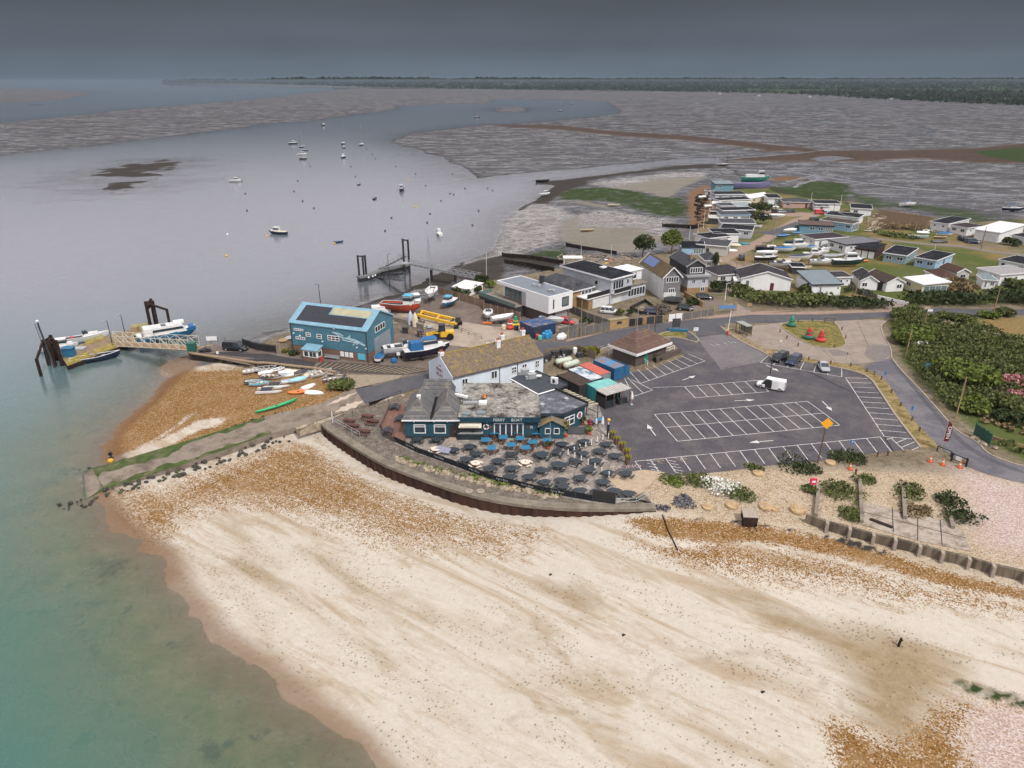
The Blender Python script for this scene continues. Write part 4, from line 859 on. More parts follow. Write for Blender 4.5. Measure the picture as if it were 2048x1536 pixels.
  if fascia:
   f=MB()
   for(xa,ya),(xb,yb)in(((X0,Y0),(X1,Y0)),((X1,Y0),(X1,Y1)),((X1,Y1),(X0,Y1)),((X0,Y1),(X0,Y0))):f.bar((xa,ya,h-fh/2+.03),(xb,yb,h-fh/2+.03),.12,fh)
   f.build('fascia',fascia,r)
  return r
 def _pl(s,face,u0,u1,z0,z1,d0,d1,mb):
  if face=='f':mb.bx(u0,u1,-d1,-d0,z0,z1)
  elif face=='b':mb.bx(u0,u1,s.D+d0,s.D+d1,z0,z1)
  elif face=='r':mb.bx(s.W+d0,s.W+d1,u0,u1,z0,z1)
  else:mb.bx(-d1,-d0,u0,u1,z0,z1)
  return mb
 def win(s,face,u,z,w_,h_,n=2,frame=None,glass=None,off=0,bar=.09,rows=1,name='window',parent=None):
  f=MB();p=MB();b=bar
  s._pl(face,u+b*.5,u+w_-b*.5,z+b*.5,z+h_-b*.5,off-.03,off+.035,p)
  for q in range(n+1):
   c=u+b/2+(w_-b)*q/n;s._pl(face,c-b/2,c+b/2,z,z+h_,off-.02,off+.07,f)
  for q in range(rows+1):
   c=z+b/2+(h_-b)*q/rows;s._pl(face,u,u+w_,c-b/2,c+b/2,off-.02,off+.073,f)
  fo=f.build(name,frame or UPVC,parent or s.root);p.build('pane',glass or GLASS,fo);return fo
 def door(s,face,u,w_,h_,m,z=0.05,off=0,name='door',handle=True):
  d=s._pl(face,u,u+w_,z,z+h_,off-.03,off+.06,MB()).build(name,m,s.root)
  if handle:s._pl(face,u+w_*.82,u+w_*.9,z+h_*.45,z+h_*.52,off+.05,off+.12,MB()).build('handle',GALV,d)
  return d
 def loc(s,x,y):
  c,q=math.cos(s.a),math.sin(s.a);return(s.A[0]+x*c-y*q,s.A[1]+x*q+y*c)
def text(txt,size,m,parent=None,loc=(0,0,0),rot=(0,0,0),name='lettering',ext=.01,align='CENTER'):
 c=bpy.data.curves.new(name,'FONT');c.body=txt;c.size=size;c.extrude=ext;c.align_x=align;c.align_y='CENTER'
 o=bpy.data.objects.new(name,c);C.objects.link(o);bpy.context.view_layer.update()
 me=bpy.data.meshes.new_from_object(o.evaluated_get(bpy.context.evaluated_depsgraph_get()));bpy.data.objects.remove(o)
 me.materials.clear();me.materials.append(m);o=bpy.data.objects.new(name,me);C.objects.link(o);o.location=loc;o.rotation_euler=rot
 if parent:o.parent=parent
 return o
# foliage
def leafmat(name,a,b,c=None):
 if name in MATS:return MATS[name]
 m,t,n,l=nodes_of(name);out=n('ShaderNodeOutputMaterial');bs=n('ShaderNodeBsdfPrincipled');l(bs.outputs[0],out.inputs[0]);bs.inputs['Roughness'].default_value=.8;bs.inputs['Specular IOR Level'].default_value=.2
 g=n('ShaderNodeNewGeometry');x=n('ShaderNodeTexNoise');x.inputs['Scale'].default_value=.55;x.inputs['Detail'].default_value=6;x.inputs['Roughness'].default_value=.75;l(g.outputs['Position'],x.inputs[0])
 r=n('ShaderNodeMapRange');r.inputs[1].default_value=.32;r.inputs[2].default_value=.68;l(x.outputs[0],r.inputs[0])
 mx=n('ShaderNodeMixRGB');l(r.outputs[0],mx.inputs[0]);mx.inputs[1].default_value=(*a,1);mx.inputs[2].default_value=(*b,1)
 rr=n('ShaderNodeMapRange');rr.inputs[3].default_value=.6;rr.inputs[4].default_value=1.35;l(g.outputs['Random Per Island'],rr.inputs[0])
 v=n('ShaderNodeVectorMath');v.operation='SCALE';l(mx.outputs[0],v.inputs[0]);l(rr.outputs[0],v.inputs['Scale']);l(v.outputs[0],bs.inputs['Base Color'])
 MATS[name]=m;return m
LEAF=leafmat('scrub_leaves',(.052,.070,.019),(.125,.135,.045));LEAFD=leafmat('dark_leaves',(.022,.034,.013),(.055,.068,.025));LEAFL=leafmat('bright_leaves',(.065,.10,.018),(.15,.175,.04))
LEAFT=leafmat('tan_scrub',(.12,.085,.045),(.22,.165,.085));LEAFP=leafmat('pink_blossom',(.32,.12,.13),(.5,.26,.25));LEAFW=leafmat('white_flowers',(.55,.54,.48),(.75,.73,.68));LEAFG=leafmat('grey_heath',(.10,.09,.075),(.18,.15,.12))
def leaves(mb,c,rx,ry,rz,n_,s0,rr=rnd,top=False,k=5):
 lobes=[(rr.uniform(-.55,.55),rr.uniform(-.55,.55),rr.uniform(-.1,.55),rr.uniform(.45,.75))for _ in range(k)]+[(0,0,0,.8)]
 for i in range(n_):
  lx,ly,lz,lr=lobes[rr.randrange(len(lobes))]
  th=rr.uniform(0,6.283);ph=math.acos(rr.uniform(-.35 if not top else 0,1));q=lr*(rr.random()**.25)
  x,y,z=lx+q*math.sin(ph)*math.cos(th),ly+q*math.sin(ph)*math.sin(th),lz+q*math.cos(ph)
  p=Vector((c[0]+x*rx,c[1]+y*ry,max(c[2]+z*rz,.02+c[2]-rz)));s_=s0*rr.uniform(.6,1.5)
  u=Vector((rr.gauss(0,1),rr.gauss(0,1),rr.gauss(0,.8))).normalized();v=u.orthogonal().normalized();w_=u.cross(v)*.3
  t0=rr.uniform(0,6.28);v,w2=v*math.cos(t0)+u.cross(v)*math.sin(t0),u.cross(v)*math.cos(t0)-v*math.sin(t0)
  mb.add([p-v*s_-w2*s_*.5,p+w2*s_*.7+u*s_*.2,p+v*s_-w2*s_*.4,p-w2*s_*.9],[(0,1,2,3)])
 return mb
def bush(label,loc,r,h,m=None,n_=None,name='bush',cat='bush',group=None,s0=None,ry=None):
 ry=ry or r;mb=MB();s0=s0 or max(.16,min(.34,r*.16));n_=n_ or int(60+95*r*ry)
 leaves(mb,(0,0,h*.42),r/1.15,ry/1.15,h*.48,min(n_,2600),s0)
 o=mb.build(name,m or LEAF);z=loc[2]if len(loc)>2 else-.05;o.location=(loc[0],loc[1],z);return tag(o,label,cat,group)
def tree(label,loc,h,r,m=None,group=None,name='tree'):
 t_=thing(name,label,'tree',(loc[0],loc[1],-.06),0,group)
 mb=MB().tube((0,0,0),(.1,.05,h*.5),.22,.12,7)
 for k in range(5):
  a=k*1.3;mb.tube((.08,.04,h*(.28+.05*k)),(r*.6*math.cos(a),r*.6*math.sin(a),h*(.55+.07*k)),.09,.03,5)
 mb.build('trunk',WOOD,t_);cm=MB()
 leaves(cm,(0,0,h*.50),r/1.05,r/1.05,h*.47,int(520*r),.30,k=9);cm.build('crown',m or LEAFD,t_);return t_
# cars
def car_proto(kind):
 L_,W_,HH={'hatch':(4.1,1.75,1.48),'suv':(4.6,1.85,1.68),'estate':(4.6,1.78,1.48),'saloon':(4.5,1.78,1.42),'van':(4.9,1.9,1.95),'panelvan':(5.0,1.95,2.0)}[kind]
 root=thing('car','x','car');hw=W_/2;sh=.93 if kind in('suv','van','panelvan')else .84
 def ring(x,w_,z0,z1):return[(x,-w_*.92,z0),(x,-w_,z0+.18),(x,-w_,z1-.16),(x,-w_*.86,z1),(x,w_*.86,z1),(x,w_,z1-.16),(x,w_,z0+.18),(x,w_*.92,z0)]
 b=MB();hx=L_/2
 hood={'van':sh-.02,'panelvan':sh-.02}.get(kind,sh-.10)
 st=[(-hx,.80,.38,sh-.12),(-hx+.12,.93,.28,sh-.02),(-hx+.7,1,.24,sh),(-.2,1,.22,sh),(hx-1.25,1,.22,sh-.02),(hx-.7,.98,.24,hood),(hx-.15,.88,.28,hood-.14),(hx,.74,.36,hood-.26)]
 b.loft([ring(x,hw*k,a,c)for x,k,a,c in st])
 rear,fr={'hatch':(-hx+.12,hx-1.0),'suv':(-hx+.08,hx-1.1),'estate':(-hx+.06,hx-1.15),'saloon':(-hx+.75,hx-1.25),'van':(-hx+.04,hx-.85),'panelvan':(-hx+.03,hx-.9)}[kind]
 rt,ft={'hatch':(-hx+.55,hx-1.75),'suv':(-hx+.35,hx-1.8),'estate':(-hx+.4,hx-1.9),'saloon':(-hx+1.35,hx-2.0),'van':(-hx+.12,hx-1.55),'panelvan':(-hx+.1,hx-1.6)}[kind]
 g=MB();wb,wt=hw*.93,hw*.76
 zz=HH-.07
 g.loft([[(rear+.03,-wb,sh-.03),(fr,-wb,sh-.03),(fr,wb,sh-.03),(rear+.03,wb,sh-.03)],[(rt,-wt,zz),(ft,-wt,zz),(ft,wt,zz),(rt,wt,zz)]])
 b.loft([[(rt-.02,-wt-.02,zz),(ft+.02,-wt-.02,zz),(ft+.02,wt+.02,zz),(rt-.02,wt+.02,zz)],[(rt+.12,-wt*.86,HH),(ft-.15,-wt*.86,HH),(ft-.15,wt*.86,HH),(rt+.12,wt*.86,HH)]])
 for sgn in(-1,1):
  for k in(0,.36,.7,1):
   x0=rear+.03+(fr-rear)*k;x1=rt+(ft-rt)*k;b.bar((x0,sgn*(wb+.01),sh-.02),(x1,sgn*(wt+.01),zz),.09,.05)
 if kind in('van','panelvan'):
  a0,a1=rear,rear+(fr-rear)*.58
  b.loft([[(a0+.01,-wb-.02,sh-.03),(a1,-wb-.02,sh-.03),(a1,wb+.02,sh-.03),(a0+.01,wb+.02,sh-.03)],[(rt-.02,-wt-.025,zz),(a1-.1,-wt-.025,zz),(a1-.1,wt+.025,zz),(rt-.02,wt+.025,zz)]])
 b.build('body',WHITE,root,smooth=False);g.build('windows',GLASS,root)
 wm_=MB();wm_.tube((0,-.11,0),(0,.11,0),.33,n=14);wm_.m=1;wm_.tube((0,-.125,0),(0,.125,0),.2,n=10)
 w0=None
 for sx_ in(-hx+.82,hx-.85):
  for sy_ in(-1,1):
   if w0 is None:w0=wm_.build('wheel',[RUBBER,GALV],root);o=w0
   else:o=w0.copy();C.objects.link(o);o.parent=root
   o.location=(sx_,sy_*(hw-.1),.33)
 for sy_ in(-1,1):
  MB().box(hx-.13,sy_*hw*.62,hood-.22,.16,.3,.13,rz=-sy_*.3).build('headlight',GALV,root)
  MB().box(-hx+.06,sy_*hw*.72,sh-.18,.12,.22,.16).build('tail_light',REDP,root)
  MB().box(fr-.25,sy_*(hw+.06),sh+.02,.1,.16,.12).build('wing_mirror',BLACK,root)
 MB().box(-hx-.005,0,.5,.04,.5,.11).build('number_plate',YELP,root)
 return root
CARS={}
def car(kind,label,p,hd,m,cat='car',name=None,group=None):
 if kind not in CARS:CARS[kind]=r=car_proto(kind)
 else:r=dup(CARS[kind])
 r.name=name or('van' if 'van' in kind else 'parked_car');r.location=(p[0],p[1],p[2]if len(p)>2 else .0);r.rotation_euler=(0,0,hd);tag(r,label,cat,group)
 for c in r.children:
  if c.name.startswith('body'):
   if m is not WHITE:c.material_slots[0].link='OBJECT';c.material_slots[0].material=m
 return r
# boats
def hull(mb,L_,W_,D_,rise=.35,tr=.8,n_=9,keel=.12,fine=1.6,double=False):
 """hull with x from stern (-L/2) to bow; keel line at z=0; returns the gunwale points"""
 rings=[];gun=[]
 for i in range(n_+1):
  t_=i/n_;x=-L_/2+L_*t_
  if double:w_=max(.02,math.sin(math.pi*min(.985,max(.015,t_)))**.6)
  else:w_=(tr+(1-tr)*math.sin(min(1,t_/.45)*math.pi/2))if t_<.45 else max(.02,1-((t_-.45)/.55)**fine)
  sh_=D_+rise*max(0,t_-.35)**2*2.2+(rise*.5*max(0,.3-t_)**2*6 if double else 0)
  kz=(max(0,t_-.72)/.28)**2*D_*.75
  hw=W_/2*w_;ch=kz+(sh_-kz)*.32
  rings.append([(x,-hw,sh_),(x,-hw*.86,ch),(x,-hw*.25,kz+keel*.3),(x,0,kz),(x,hw*.25,kz+keel*.3),(x,hw*.86,ch),(x,hw,sh_)])
  gun.append((x,hw,sh_))
 mb.loft(rings,cap=False,closed=False)
 r0=rings[0];mb.add(r0,[tuple(range(len(r0)))]);return gun
def deck_on(mb,gun,drop=.0,inset=1.0):
 for(x,w_,z),(x2,w2,z2)in zip(gun[:-1],gun[1:]):
  mb.quad((x,-w_*inset,z-drop),(x2,-w2*inset,z2-drop),(x2,w2*inset,z2-drop),(x,w_*inset,z-drop))
def rub(mb,gun,r=.05):
 for(x,w_,z),(x2,w2,z2)in zip(gun[:-1],gun[1:]):
  for s_ in(-1,1):mb.bar((x,s_*w_,z),(x2,s_*w2,z2),r*2,r*1.6)
 x,w_,z=gun[0];mb.bar((x,-w_,z),(x,w_,z),r*2,r*1.6)
def cabin_blk(mb,x0,x1,w0,z0,h_,rake=.35,k=.82):
 mb.loft([[(x0,-w0,z0),(x1,-w0*.9,z0),(x1,w0*.9,z0),(x0,w0,z0)],[(x0+rake*.3,-w0*k,z0+h_),(x1-rake,-w0*k*.9,z0+h_),(x1-rake,w0*k*.9,z0+h_),(x0+rake*.3,w0*k,z0+h_)]])
def boat(kind,label,p,hd,L_,W_=None,hm=None,dm=None,z=None,lift=0,name=None,group=None,tilt=0,cat='boat',cabm=None,mast=0,cov=None):
 """kind: open, upturned, covered, motor, cuddy, yacht, fishing, kayak, rib"""
 hm=hm or GEL;dm=dm or GEL;W_=W_ or L_*.38;z=(p[2]if len(p)>2 else 0)if z is None else z
 nm=name or{'open':'rowing_boat','upturned':'upturned_dinghy','covered':'covered_boat','motor':'motor_boat','cuddy':'cabin_boat','yacht':'sailing_yacht','fishing':'fishing_boat','kayak':'kayak','rib':'inflatable_boat'}[kind]
 t_=thing(nm,label,cat,(p[0],p[1],z+lift),hd,group);t_.rotation_euler=(tilt,0,hd)
 D_={'open':.16,'upturned':.15,'covered':.17,'motor':.17,'cuddy':.18,'yacht':.15,'fishing':.19,'kayak':.08,'rib':.12}[kind]*L_
 if kind=='kayak':D_=.28
 mb=MB();gun=hull(mb,L_,W_,D_,rise=L_*.05,tr=.7 if kind not in('yacht',)else .62,double=kind=='kayak')
 if kind=='upturned':
  mb.v=[(x,-y,D_-q+.05)for x,y,q in mb.v];mb.build('hull',hm,t_,smooth=True);r_=MB();g2=[(x,w_,.08)for x,w_,q in gun];rub(r_,g2,.035);r_.build('gunwale',dm,t_);return t_
 h_=mb.build('hull',hm,t_,smooth=True)
 r_=MB();rub(r_,gun,.012*L_ if L_<6 else .06);r_.build('gunwale',dm if kind!='kayak' else hm,t_)
 if kind=='kayak':
  d=MB();deck_on(d,gun,-.04,.98);d.build('deck',hm,t_);MB().lathe((0,0,D_),[(.22,.0),(.24,.08)],10).build('cockpit',BLACK,t_);return t_
 if kind in('open','rib'):
  d=MB();deck_on(d,gun,D_*.62,.78);d.build('floor',dm,t_);s_=MB()
  for f_ in(.3,.52,.72):
   x,w_,q=gun[int(f_*9)];MB().box(x,0,q-D_*.22,L_*.07,w_*1.85,.04).build('thwart',OAK if kind=='open' else BLACK,t_)
  if kind=='rib':
   tb=MB()
   for(x,w_,q),(x2,w2,q2)in zip(gun[:-1],gun[1:]):
    for s1 in(-1,1):tb.tube((x,s1*w_,q),(x2,s1*w2,q2),L_*.05,n=7)
   tb.build('tube',dm,t_)
  return t_
 if kind=='covered':
  c=MB();rg=[]
  for i,(x,w_,q)in enumerate(gun):k=math.sin(math.pi*min(1,(i+.6)/10));rg.append([(x,-w_*1.03,q-.06),(x,-w_*.55,q+.10+.22*k),(x,0,q+.12+.38*k),(x,w_*.55,q+.10+.22*k),(x,w_*1.03,q-.06)])
  c.loft(rg,cap=False,closed=False);c.build('cover',cov or TARP,t_,smooth=True);return t_
 d=MB();deck_on(d,gun,.06 if kind!='fishing' else D_*.28,.97);d.build('deck',dm if kind!='fishing' else FELTG,t_)
 cm_=cabm or GEL;g=MB();wn_=MB();hw=W_/2
 if kind=='motor':
  cabin_blk(g,-L_*.05,L_*.30,hw*.62,D_-.05,L_*.07,.5);g.build('cabin',cm_,t_)
  MB().loft([[(-L_*.06,-hw*.6,D_+L_*.05),(L_*.06,-hw*.5,D_+L_*.06),(L_*.06,hw*.5,D_+L_*.06),(-L_*.06,hw*.6,D_+L_*.05)],[(-L_*.08,-hw*.5,D_+L_*.13),(0,-hw*.42,D_+L_*.135),(0,hw*.42,D_+L_*.135),(-L_*.08,hw*.5,D_+L_*.13)]]).build('windscreen',GLASS,t_)
  MB().bx(-L_*.42,-L_*.08,-hw*.62,hw*.62,D_-.30,D_-.02).build('cockpit',FELTG,t_)
  MB().box(-L_*.30,0,D_+.05,L_*.08,hw,.22).build('seat',cov or WHITE,t_)
  e_=MB();e_.box(-L_*.53,0,D_*.95,.35,.3,.45);e_.box(-L_*.53,0,D_*.4,.14,.12,.9);e_.build('outboard_engine',BLACK,t_)
 if kind in('cuddy','fishing'):
  x0,x1=(-L_*.10,L_*.22)if kind=='cuddy' else(L_*.10,L_*.32)
  hh=L_*.20 if kind=='cuddy' else L_*.22
  cabin_blk(g,x0,x1,hw*.62,D_-.05,hh,.3,.9);co=g.build('wheelhouse',cm_,t_)
  cabin_blk(wn_,x0+.04,x1+.04,hw*.645,D_+hh*.45,hh*.33,.14,.965);wn_.build('window',GLASS,co)
  MB().box((x0+x1)/2-.05,0,D_+hh+.02,(x1-x0)*.98,hw*1.35,.09).build('cabin_roof',cov or cm_,co)
  if kind=='cuddy':
   f=MB();cabin_blk(f,x1-.1,x1+L_*.17,hw*.5,D_,hh*.38,.4);f.build('foredeck',GEL,t_)
  MB().tube((x0+.2,0,D_+hh),(x0+.2,0,D_+hh+(mast or L_*.18)),.04,.025,6).build('mast',GALV,t_)
 if kind=='yacht':
  cabin_blk(g,-L_*.12,L_*.24,hw*.55,D_-.08,L_*.055,.5);co=g.build('cabin',cm_,t_)
  for s_ in(-1,1):MB().box(L_*.04,s_*hw*.53,D_+L_*.02,L_*.18,.06,L_*.02).build('window',GLASS,co)
  MB().bx(-L_*.42,-L_*.14,-hw*.45,hw*.45,D_-.35,D_-.03).build('cockpit',FELTG,t_)
  hM=mast or L_*1.25
  ms=MB();ms.tube((L_*.08,0,D_),(L_*.08,0,D_+hM),.075,.055,7);mo=ms.build('mast',GALV,t_)
  s_=MB();s_.tube((L_*.08,-hw*.3,D_+hM*.5),(L_*.08,hw*.3,D_+hM*.5),.025);
  for q in((L_*.49,0),(-L_*.48,0),(L_*.05,hw*.85),(L_*.05,-hw*.85)):s_.tube((q[0],q[1],D_+.05),(L_*.08,0,D_+hM*.97),.012,n=4)
  s_.build('rigging',DARKST,mo)
  bm=MB();bm.tube((L_*.06,0,D_+L_*.13),(-L_*.34,0,D_+L_*.12),.05,n=6);bm.build('boom',GALV,mo);MB().tube((L_*.04,0,D_+L_*.14),(-L_*.33,0,D_+L_*.13),.13,.09,8).build('furled_sail',cov or NAVY,mo)
  if lift>0 or kind=='yacht':
   k=MB();k.loft([[(-L_*.12,-.06,0.1),(L_*.1,-.06,.1),(L_*.1,.06,.1),(-L_*.12,.06,.1)],[(-L_*.10,-.05,-L_*.11),(L_*.03,-.05,-L_*.11),(L_*.03,.05,-L_*.11),(-L_*.10,.05,-L_*.11)]]);k.build('keel',NAVY,t_)
 return t_
def cradle(p,hd,L_,h_,label,m=None,cat='boat trailer',name='boat_trailer',group=None):
 t_=thing(name,label,cat,(p[0],p[1],p[2]if len(p)>2 else 0),hd,group);mb=MB()
 for s_ in(-1,1):mb.bar((-L_*.45,s_*.45,h_*.8),(L_*.3,s_*.35,h_*.8),.09)
 mb.bar((L_*.3,0,h_*.8),(L_*.75,0,.35),.09)
 for x in(-.3,0,.25):mb.bar((L_*x,-.55,h_*.8),(L_*x,.55,h_*.8),.09)
 mb.build('frame',m or GALV,t_)
 for s_ in(-1,1):MB().tube((-L_*.15,s_*.75-.08,.28),(-L_*.15,s_*.75+.08,.28),.28,n=12).build('wheel',RUBBER,t_)
 return t_
# poles and signs
def pole(label,p,h_,r=.1,m=None,name='wooden_pole',cat='pole',lean=(0,0),group=None):
 z=p[2]if len(p)>2 else-.05
 o=MB().tube((0,0,0),(lean[0],lean[1],h_),r,r*.75,8).build(name,m or OAK);o.location=(p[0],p[1],z);return tag(o,label,cat,group)
def lamp(label,p,h_,arm=1.2,hd=0,m=None,name='street_lamp'):
 t_=thing(name,label,'street lamp',(p[0],p[1],p[2]if len(p)>2 else 0),hd);m=m or DARKST
 MB().tube((0,0,0),(0,0,h_),.11,.06,8).build('post',m,t_);MB().tube((0,0,h_-.1),(arm,0,h_+.1),.045,n=6).build('arm',m,t_);MB().box(arm+.2,0,h_+.1,.6,.26,.14).build('lamp_head',GALV,t_);return t_
def sign(label,p,hd,h_,w_,ph,face,post=None,name='sign',cat='sign',posts=1,txt=None,tm=None,ts=.2,group=None):
 t_=thing(name,label,cat,(p[0],p[1],p[2]if len(p)>2 else 0),hd,group)
 for x in([0]if posts==1 else[-w_*.42,w_*.42]):MB().tube((x,.05,0),(x,.05,h_),.045,n=7).build('post',post or GALV,t_)
 b=MB().box(0,0,h_-ph/2,w_,.05,ph).build('sign_panel',face,t_)
 if txt:text(txt,ts,tm or BLACK,b,(0,-.035,h_-ph/2),(R(90),0,0))
 return t_
# THE PUB
TEAL=ribbed('teal_boards',(.014,.066,.098),.17,.6,.012,axis='XY',var=.1)
LICHEN=ribbed('lichen_slate',(.10,.10,.105),.42,.85,.03,col2=(.165,.15,.12),axis='Y',var=.3,dark=.5)
PANT=mat('lichen_tiles',(.145,.112,.08),.9,.28,2.2,bump=.35,col2=(.24,.165,.05),thr=.60,grain=.3)
MOSSY=mat('weathered_flat_roof',(.25,.235,.21),.9,.45,.8,bump=.2,col2=(.035,.028,.026),thr=.535,grain=.35)
LEADR=mat('patched_lead_roof',(.08,.085,.10),.7,.45,1.4,bump=.5,col2=(.22,.23,.25),thr=.57,grain=.2)
A_,B_=cC(580,485,1.3),cC(1305,305,1.3)
pub=thing('white_pub_house','long white rendered house with a lichen stained tiled roof beside the teal pub','pub building',(A_[0],A_[1],-.06),ang(A_,B_))
wl=dist(A_,B_);dpth=abs((cC(393,405)[0]-A_[0])*math.sin(ang(A_,B_))-(cC(393,405)[1]-A_[1])*math.cos(ang(A_,B_)));dpth=min(10.5,max(7.5,dpth));print('DEPTH',dpth);ze=ztop(A_,660+425/4);ze=max(4.0,min(5.4,ze));rr_=2.5
mb=MB();mb.bx(0,wl,0,dpth,-.3,ze)
for x in(0,wl-.25):mb.add([(x,0,ze),(x,dpth,ze),(x,dpth/2,ze+rr_-.05),(x+.25,0,ze),(x+.25,dpth,ze),(x+.25,dpth/2,ze+rr_-.05)],[(0,1,2),(3,5,4),(0,2,5,3),(1,4,5,2)])
PALE=mat('pale_blue_render',(.60,.66,.74),.8,.08,.5,streak=True,col2=(.42,.45,.50),thr=.62)
mb.build('wall',PALE,pub)
rf=MB();o=.28
rings=[[(x,-o,ze-.22),(x,dpth/2,ze+rr_),(x,dpth+o,ze-.22),(x,dpth+o,ze-.02),(x,dpth/2,ze+rr_+.22),(x,-o,ze-.02)]for x in(.12,wl*.22,wl*.45,wl*.7,wl-.1)]
rings=[[(p[0],p[1],p[2]+(.0,.05,-.04,.05,0)[i])for p in r_]for i,r_ in enumerate(rings)]
rf.loft(rings);ro=rf.build('roof',PANT,pub)
rd=MB();rd.tube((.1,dpth/2,ze+rr_+.23),(wl-.1,dpth/2,ze+rr_+.23),.14,n=8);rd.build('ridge_tiles',mat('ridge_lichen',(.24,.17,.05),.9,.3,2),ro)
def chimney(x,y,z0,z1,pots=2,wx=.75,wy=.75,m=None,parent=None,pm=None):
 c=MB();c.bx(x-wx/2,x+wx/2,y-wy/2,y+wy/2,z0,z1);c.bx(x-wx/2-.06,x+wx/2+.06,y-wy/2-.06,y+wy/2+.06,z1-.22,z1+.02)
 co=c.build('chimney',m or WHITE,parent)
 for k in range(pots):MB().tube((x+(k-(pots-1)/2)*.36,y,z1),(x+(k-(pots-1)/2)*.36,y,z1+.55),.13,.11,8).build('chimney_pot',pm or mat('terracotta',(.36,.10,.05),.85,.2),co)
for x,y,zz in((.4,dpth/2,ze+rr_+.6),(wl*.60,dpth/2-.9,ze+rr_+.9),(wl*.70,dpth/2+.8,ze+rr_+1.1),(wl*.93,dpth/2+.5,ze+rr_+1.3)):chimney(x,y,ze+1.2,zz,2,parent=ro)
def pwin(x,z,w_,h_,n_=2,rows=1):
 f=MB();p=MB();p.bx(x,x+w_,-.05,.05,z,z+h_)
 for q in range(n_+1):f.bx(x+w_*q/n_-.06,x+w_*q/n_+.06,-.1,.03,z,z+h_)
 for q in range(rows+1):f.bx(x-.06,x+w_+.06,-.103,.03,z+h_*q/rows-.055,z+h_*q/rows+.055)
 fo=f.build('window',UPVC,pub);p.build('pane',GLASS,fo)
for fx,z,w_,h_,r_ in((.10,2.3,1.1,1.4,1),(.41,2.2,1.2,1.4,1),(.635,2.1,1.0,1.15,2),(.755,2.2,.95,1.35,2),(.905,2.1,.85,1.3,2)):pwin(fx*wl,ze-z,w_,h_,2,r_)
dp_=MB()
for fx in(.5,.70):dp_.tube((fx*wl,-.09,.5),(fx*wl,-.09,ze-.2),.06,n=6)
dp_.tube((0,-.35,ze-.12),(wl,-.35,ze-.12),.09,n=6);dp_.build('gutter',DARKST,pub)
sg=MB()
MR=mat('maroon_lettering',(.22,.03,.06),.7,.1)
text('FERRY',.95,MR,pub,(-.02,dpth*.52,ze*.92),(R(90),0,R(-90)),'gable_lettering')
text('BOAT',.95,MR,pub,(-.02,dpth*.52,ze*.68),(R(90),0,R(-90)),'gable_lettering')
text('THE',.55,MR,pub,(-.02,dpth*.5,ze*1.15),(R(90),0,R(-90)),'gable_lettering')
text('INN',.6,MR,pub,(-.02,dpth*.52,ze*.44),(R(90),0,R(-90)),'gable_lettering')
FA,FB=cC(205,868),cC(1265,870)
tl=House('teal_pub','low teal boarded pub with twin slate hips and mossy flat roofs facing the terrace','pub building',FA,FB,cC(180,560),3.3)
X=lambda X_:dist(FA,cC(X_,868))
x1,x2,x3=X(628),X(1265),X(1470)
tl.h=ztop(FA,660+712/4)
d1=9.0
fl=MB();fl.bx(0,x1,0,d1,-.3,tl.h);fl.bx(x1-.005,x2,.25,13.5,-.3,tl.h+.15);wo1=fl.build('wall',TEAL,tl.root);tl.m=TEAL
sk=MB();sk.bx(-.06,x1+.02,-.06,.2,-.2,.55);sk.bx(x1,x2,.17,.3,-.2,.55);sk.build('plinth',mat('dark_plinth',(.03,.035,.04),.8,.3),tl.root)
hw1=x1/2
for i,(xa,xb)in enumerate(((0,hw1-.12),(hw1+.12,x1))):
 X0,X1=xa-(.35 if i==0 else 0),xb+(.2 if i==1 else 0);xm=(X0+X1)/2;zt=tl.h+2.25
 mb=MB();mb.add([(X0,-.4,tl.h),(X1,-.4,tl.h),(X1,d1+.3,tl.h),(X0,d1+.3,tl.h),(xm,2.7,zt),(xm,d1-1.9,zt)],[(0,1,4),(1,2,5,4),(2,3,5),(3,0,4,5),(3,2,1,0)])
 r_=mb.build('roof',LICHEN,tl.root)
 q=MB();q.bar((xm,2.7,zt+.04),(xm,d1-1.9,zt+.04),.22,.12);q.bar((X0,-.4,tl.h+.03),(xm,2.7,zt+.03),.16,.1);q.bar((X1,-.4,tl.h+.03),(xm,2.7,zt+.03),.16,.1);q.build('ridge_tiles',mat('ridge_grey',(.16,.14,.125),.9,.3,2),r_)
 if i==0:chimney(xm+.1,3.4,zt-.7,zt+.35,0,.5,.5,UPVC,r_)
MB().bx(hw1-.22,hw1+.22,-.4,d1,tl.h-.1,tl.h+.12).build('valley_gutter',FELT,tl.root)
MB().bx(-.4,x1+.3,-.5,-.38,tl.h-.12,tl.h+.08).build('fascia',UPVC,tl.root)
mb=MB();bw=x1*.75;mb.add([(x1*.1,d1-.5,tl.h+.1),(x1*.1+bw,d1-.5,tl.h+.1),(x1*.1+bw,d1+3.6,tl.h+.1),(x1*.1,d1+3.6,tl.h+.1),(x1*.25,d1+1.4,tl.h+2.5),(x1*.1+bw-.8,d1+1.4,tl.h+2.5)],[(0,1,5,4),(1,2,5),(2,3,4,5),(3,0,4),(3,2,1,0)])
mb.build('roof',LICHEN,tl.root);MB().bx(x1*.15,x1*.1+bw-.1,d1-.2,d1+3.3,-.3,tl.h+.1).build('rear_wall',TEAL,tl.root)
fr_=MB();fr_.bx(x1+.02,x2+.3,-.15,13.6,tl.h+.15,tl.h+.42);tl_flat=fr_.build('flat_roof',MOSSY,tl.root)
MB().bx(x1+.02,x2+.3,-.3,-.14,tl.h-.35,tl.h+.48).build('fascia',mat('teal_fascia',(.012,.045,.065),.6,.15),tl.root)
zr=tl.h+.42
